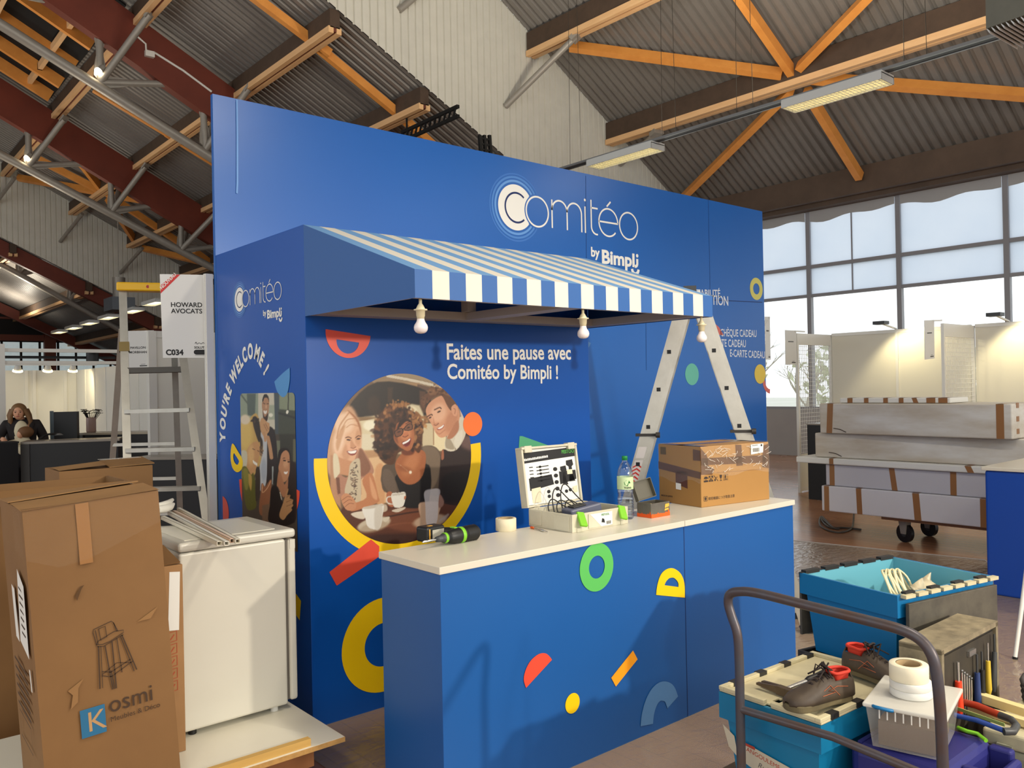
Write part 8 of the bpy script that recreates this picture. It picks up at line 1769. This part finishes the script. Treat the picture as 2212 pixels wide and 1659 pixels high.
# ================================================================ the woman at the far stand, holding a baby
m_skin = mat('skin', (214, 158, 124), .55); m_hair = mat('light_brown_hair', (132, 96, 58), .6, noise=(30, .5), rgb2=(96, 66, 40), stretch=(6, 6, 1)); m_coat = mat('dark_coat', (34, 28, 28), .8); m_top = mat('cream_top', (216, 204, 172), .8); m_jean = mat('dark_trousers', (24, 24, 30), .8); m_babyhair = mat('baby_hair', (112, 76, 44), .7)
def skin_mesh(name, nodes, edges, m, parent, M, sub=2, root=0):
    me = bpy.data.meshes.new(name); me.from_pydata([M @ Vector(n[0]) for n in nodes], edges, []); o = bpy.data.objects.new(name, me); COL.objects.link(o)
    if parent is not None:
        o.parent = parent; inv = root_matrix(parent).inverted(); me.transform(inv)
    o.modifiers.new('skin', 'SKIN'); s = o.modifiers.new('sub', 'SUBSURF'); s.levels = sub; s.render_levels = sub
    for i, n in enumerate(nodes):
        v = me.skin_vertices[0].data[i]; r = n[1]; v.radius = (r, r) if isinstance(r, (int, float)) else r; v.use_root = (i == root)
    me.materials.append(m)
    for md in o.modifiers:
        if md.type == 'SKIN': md.use_smooth_shade = True
    return o
def hand(M, parent, curl=.5):
    b = MB(M); b.sph((0, 0, .045), .04, 10, 8, (.9, .42, 1.15))
    for k, (x, L) in enumerate(((-.028, .06), (-.01, .07), (.01, .066), (.027, .052))):
        p0 = Vector((x, 0, .08)); p1 = p0 + Vector((x * .1, -.012 * curl, L * .5)); p2 = p1 + Vector((0, -.03 * curl, L * .38)); p3 = p2 + Vector((0, -.022 * curl, L * .2)); b.tube([p0, p1, p2, p3], [.0095, .009, .008, .005], 8)
    b.tube([(-.03, -.005, .03), (-.05, -.018, .055), (-.055, -.03, .08)], [.012, .0105, .007], 8); return b.build('hand', m_skin, parent)
q = atd(49, 1000, 11.5); s_ = Vector((cos(YAW - radians(30)), -sin(YAW - radians(30)), 0)); v_ = Vector((-s_.y, s_.x, 0)); MW = fr((q.x, q.y, 0), s_, v_, (0, 0, 1)); MW = MW @ Matrix.Scale(1.01, 4)
pw_ = thing('person', 'woman in dark coat and cream top with long hair, looking down at a baby', 'person', (q.x, q.y, 0))
nodes = [((0, 0, .93), (.15, .11)), ((0, 0, 1.1), (.13, .1)), ((-.01, 0, 1.3), (.15, .1)), ((-.015, -.005, 1.385), (.07, .06)), ((-.02, -.015, 1.43), (.045, .045)), ((-.03, -.045, 1.475), (.06, .066)), ((-.035, -.05, 1.53), (.076, .09)), ((-.035, -.04, 1.575), (.055, .07)),
 ((.17, 0, 1.35), (.055, .055)), ((.255, -.02, 1.14), (.042, .042)), ((.2, -.16, 1.07), (.03, .03)), ((-.18, 0, 1.35), (.055, .055)), ((-.27, -.06, 1.17), (.042, .042)), ((-.2, -.24, 1.17), (.028, .028)),
 ((.09, 0, .86), (.09, .09)), ((.1, 0, .48), (.06, .06)), ((.1, .03, .09), (.04, .04)), ((.1, -.12, .04), (.035, .03)), ((-.09, 0, .86), (.09, .09)), ((-.1, 0, .48), (.06, .06)), ((-.1, .03, .09), (.04, .04)), ((-.1, -.12, .04), (.035, .03))]
ed = [(0, 1), (1, 2), (2, 3), (3, 4), (4, 5), (5, 6), (6, 7), (2, 8), (8, 9), (9, 10), (2, 11), (11, 12), (12, 13), (0, 14), (14, 15), (15, 16), (16, 17), (0, 18), (18, 19), (19, 20), (20, 21)]
skin_mesh('body', nodes, ed, m_skin, pw_, MW)
skin_mesh('coat', [((0, .005, .72), (.19, .14)), ((0, .005, 1.0), (.175, .13)), ((-.01, .01, 1.28), (.18, .125)), ((-.015, .015, 1.38), (.11, .085)), ((.18, .0, 1.355), (.08, .08)), ((.27, -.02, 1.13), (.068, .068)), ((.215, -.14, 1.085), (.055, .055)), ((-.19, 0, 1.355), (.08, .08)), ((-.285, -.06, 1.165), (.066, .066)), ((-.23, -.19, 1.17), (.052, .052))], [(0, 1), (1, 2), (2, 3), (2, 4), (4, 5), (5, 6), (2, 7), (7, 8), (8, 9)], m_coat, pw_, MW)
skin_mesh('trousers', [((0, 0, .9), (.16, .12)), ((.09, 0, .84), (.1, .1)), ((.1, 0, .48), (.075, .075)), ((.1, .03, .1), (.06, .06)), ((-.09, 0, .84), (.1, .1)), ((-.1, 0, .48), (.075, .075)), ((-.1, .03, .1), (.06, .06))], [(0, 1), (1, 2), (2, 3), (0, 4), (4, 5), (5, 6)], m_jean, pw_, MW)
b = MB(MW); b.sph((-.01, -.085, 1.22), .1, 16, 12, (1.0, .75, 1.9)); b.build('cream_top', m_top, pw_)
b = MB(MW)      # coat collar
for sd in (-1, 1): b.tube([(sd * .02 - .015, .07, 1.42), (sd * .1 - .015, .02, 1.42), (sd * .13 - .01, -.06, 1.36), (sd * .085, -.12, 1.2)], [.03, .036, .034, .02], 10)
b.build('collar', m_coat, pw_)
b = MB(MW)      # hair falling to the shoulders
b.sph((-.032, -.022, 1.545), .1, 20, 14, (.98, .98, 1.02))
for sd, w in ((-1, 1.0), (1, 1.25)):
    for k in range(7): f = k / 6; b.tube([(-.03 + sd * (.06 + .03 * f), -.075 + .11 * f, 1.56), (-.03 + sd * (.1 + .02 * f), -.07 + .12 * f, 1.48), (-.03 + sd * (.105 * w), -.07 + .12 * f, 1.4), (-.03 + sd * (.09 * w), -.075 + .11 * f, 1.335)], [.028, .03, .03, .01], 8)
b.build('hair', m_hair, pw_)
b = MB(MW); b.sph((-.04, -.078, 1.515), .074, 18, 14, (.86, .78, 1.2)); b.sph((-.046, -.142, 1.5), .014, 8, 6, (.8, 1.1, 1.2)); b.build('face', m_skin, pw_)
b = MB(MW); [b.sph((-.046 + dx, -.13, 1.523), .009, 8, 6, (1.5, .5, .7)) for dx in (-.028, .028)]; [b.tube([(-.046 + dx - .015, -.131, 1.541), (-.046 + dx + .015, -.131, 1.542)], .003, 5) for dx in (-.028, .028)]; b.build('eyes', mat('eye_dark', (46, 32, 26), .5), pw_)
b = MB(MW); b.sph((-.046, -.133, 1.468), .01, 8, 6, (2.0, .5, .7)); b.build('mouth', mat('lips', (176, 96, 84), .5), pw_)
hand(MW @ Matrix.Translation((.2, -.165, 1.065)) @ Matrix.Rotation(radians(200), 4, 'Y') @ Matrix.Rotation(radians(60), 4, 'X') @ Matrix.Scale(.9, 4), pw_); hand(MW @ Matrix.Translation((-.2, -.245, 1.17)) @ Matrix.Rotation(radians(110), 4, 'X') @ Matrix.Scale(.9, 4), pw_)
tb_ = thing('person', 'baby with short brown hair in cream clothes, carried at the chest of the woman', 'person', tuple(MW @ Vector((.03, -.2, 1.0))))
skin_mesh('body', [((.02, -.19, 1.03), (.075, .07)), ((.02, -.19, 1.13), (.08, .07)), ((.03, -.2, 1.19), (.035, .035)), ((.04, -.2, 1.25), (.075, .075)), ((-.08, -.22, 1.13), (.035, .035)), ((-.19, -.24, 1.12), (.028, .028)), ((.1, -.22, 1.1), (.035, .035)), ((.12, -.25, 1.04), (.025, .025)), ((-.04, -.23, .97), (.05, .05)), ((.07, -.23, .97), (.05, .05))], [(0, 1), (1, 2), (2, 3), (1, 4), (4, 5), (1, 6), (6, 7), (0, 8), (0, 9)], m_top, tb_, MW)
b = MB(MW); b.sph((.045, -.215, 1.255), .092, 18, 14, (1.05, .98, .86)); b.build('hair', m_babyhair, tb_)
b = MB(MW); b.sph((-.02, -.24, 1.225), .05, 12, 10, (.8, .9, 1.0)); b.build('face', m_skin, tb_)
q = atd(8, 1000, 12.2); t = thing('person', 'person with blond hair mostly hidden behind the pole at the left edge', 'person', (q.x, q.y, 0)); MP = fr((q.x - .02, q.y, -.0), s_, v_, (0, 0, 1))
skin_mesh('body', [((0, 0, .75), (.15, .11)), ((0, 0, 1.0), (.14, .1)), ((0, 0, 1.1), (.06, .06)), ((0, 0, 1.2), (.06, .06)), ((0, 0, 1.3), (.07, .085)), ((.16, 0, 1.03), (.05, .05)), ((.2, -.1, .85), (.04, .04)), ((-.16, 0, 1.03), (.05, .05)), ((-.2, -.1, .85), (.04, .04)), ((.08, 0, .5), (.08, .08)), ((.08, 0, .06), (.05, .05)), ((-.08, 0, .5), (.08, .08)), ((-.08, 0, .06), (.05, .05))], [(0, 1), (1, 2), (2, 3), (3, 4), (1, 5), (5, 6), (1, 7), (7, 8), (0, 9), (9, 10), (0, 11), (11, 12)], mat('grey_jumper', (120, 116, 110), .8), t, MP)
b = MB(MP); b.sph((0, 0, 1.31), .1, 14, 10, (1, 1, 1.1)); b.build('hair', mat('blond_hair', (206, 182, 126), .6), t)
# handbag / chair arm beside the woman
q = atd(84, 948, 11.2); t = thing('desk_lamp', 'slim dark desk lamp arm with clear shade right of the woman', 'lamp', (q.x, q.y, zd)); e = atd(106, 938, 11.4); f = atd(123, 937, 11.5)
MB().tube([(q.x, q.y, zd), tuple(atd(96, 940, 11.3)), tuple(e), tuple(f)], .014, 8).build('arm', m_blk, t); MB().lathe([(.001, .03), (.03, .025), (.06, 0), (.055, 0), (.025, .02)], 16, Matrix.Translation(f + Vector((.02, 0, -.02)))).build('shade', mat('clear_shade', (140, 140, 140), .2, alpha=.5), t)
# ================================================================ repeats share a group phrase
GROUPS = {'roof_purlin': 'roof purlins', 'roof_brace': 'amber roof braces', 'purlin_brace': 'grey tube braces at the white roof steps', 'glulam_girder': 'red glulam girders', 'tube_truss': 'grey tube trusses',
 'ceiling_luminaire': 'hall luminaires', 'aisle_sign': 'white hanging stand signs', 'work_shoe': 'pair of work shoes', 'tape_roll': 'tape rolls on the clear box', 'wrapped_package': 'stack of wrapped white packages',
 'pendant_bulb': 'bulbs hanging from the awning', 'stand_spotlight': 'stand spotlights', 'partition_post': 'white partition posts', 'mesh_panel': 'white wire mesh panels', 'partition_wall': 'white partition walls',
 'reception_desk': 'black reception desks', 'leafy_tree': 'pale trees outside', 'bare_tree': 'bare trees outside', 'tube_lamp': 'lamps on the grey tubes', 'wooden_batten': 'pale wooden battens', 'pliers': 'pliers in the tool organiser', 'unit_heater': 'unit heaters'}
for o in list(scene.objects):
    if o.parent is None and 'category' in o and 'group' not in o:
        g = GROUPS.get(o.name.split('.')[0])
        if g: o['group'] = g
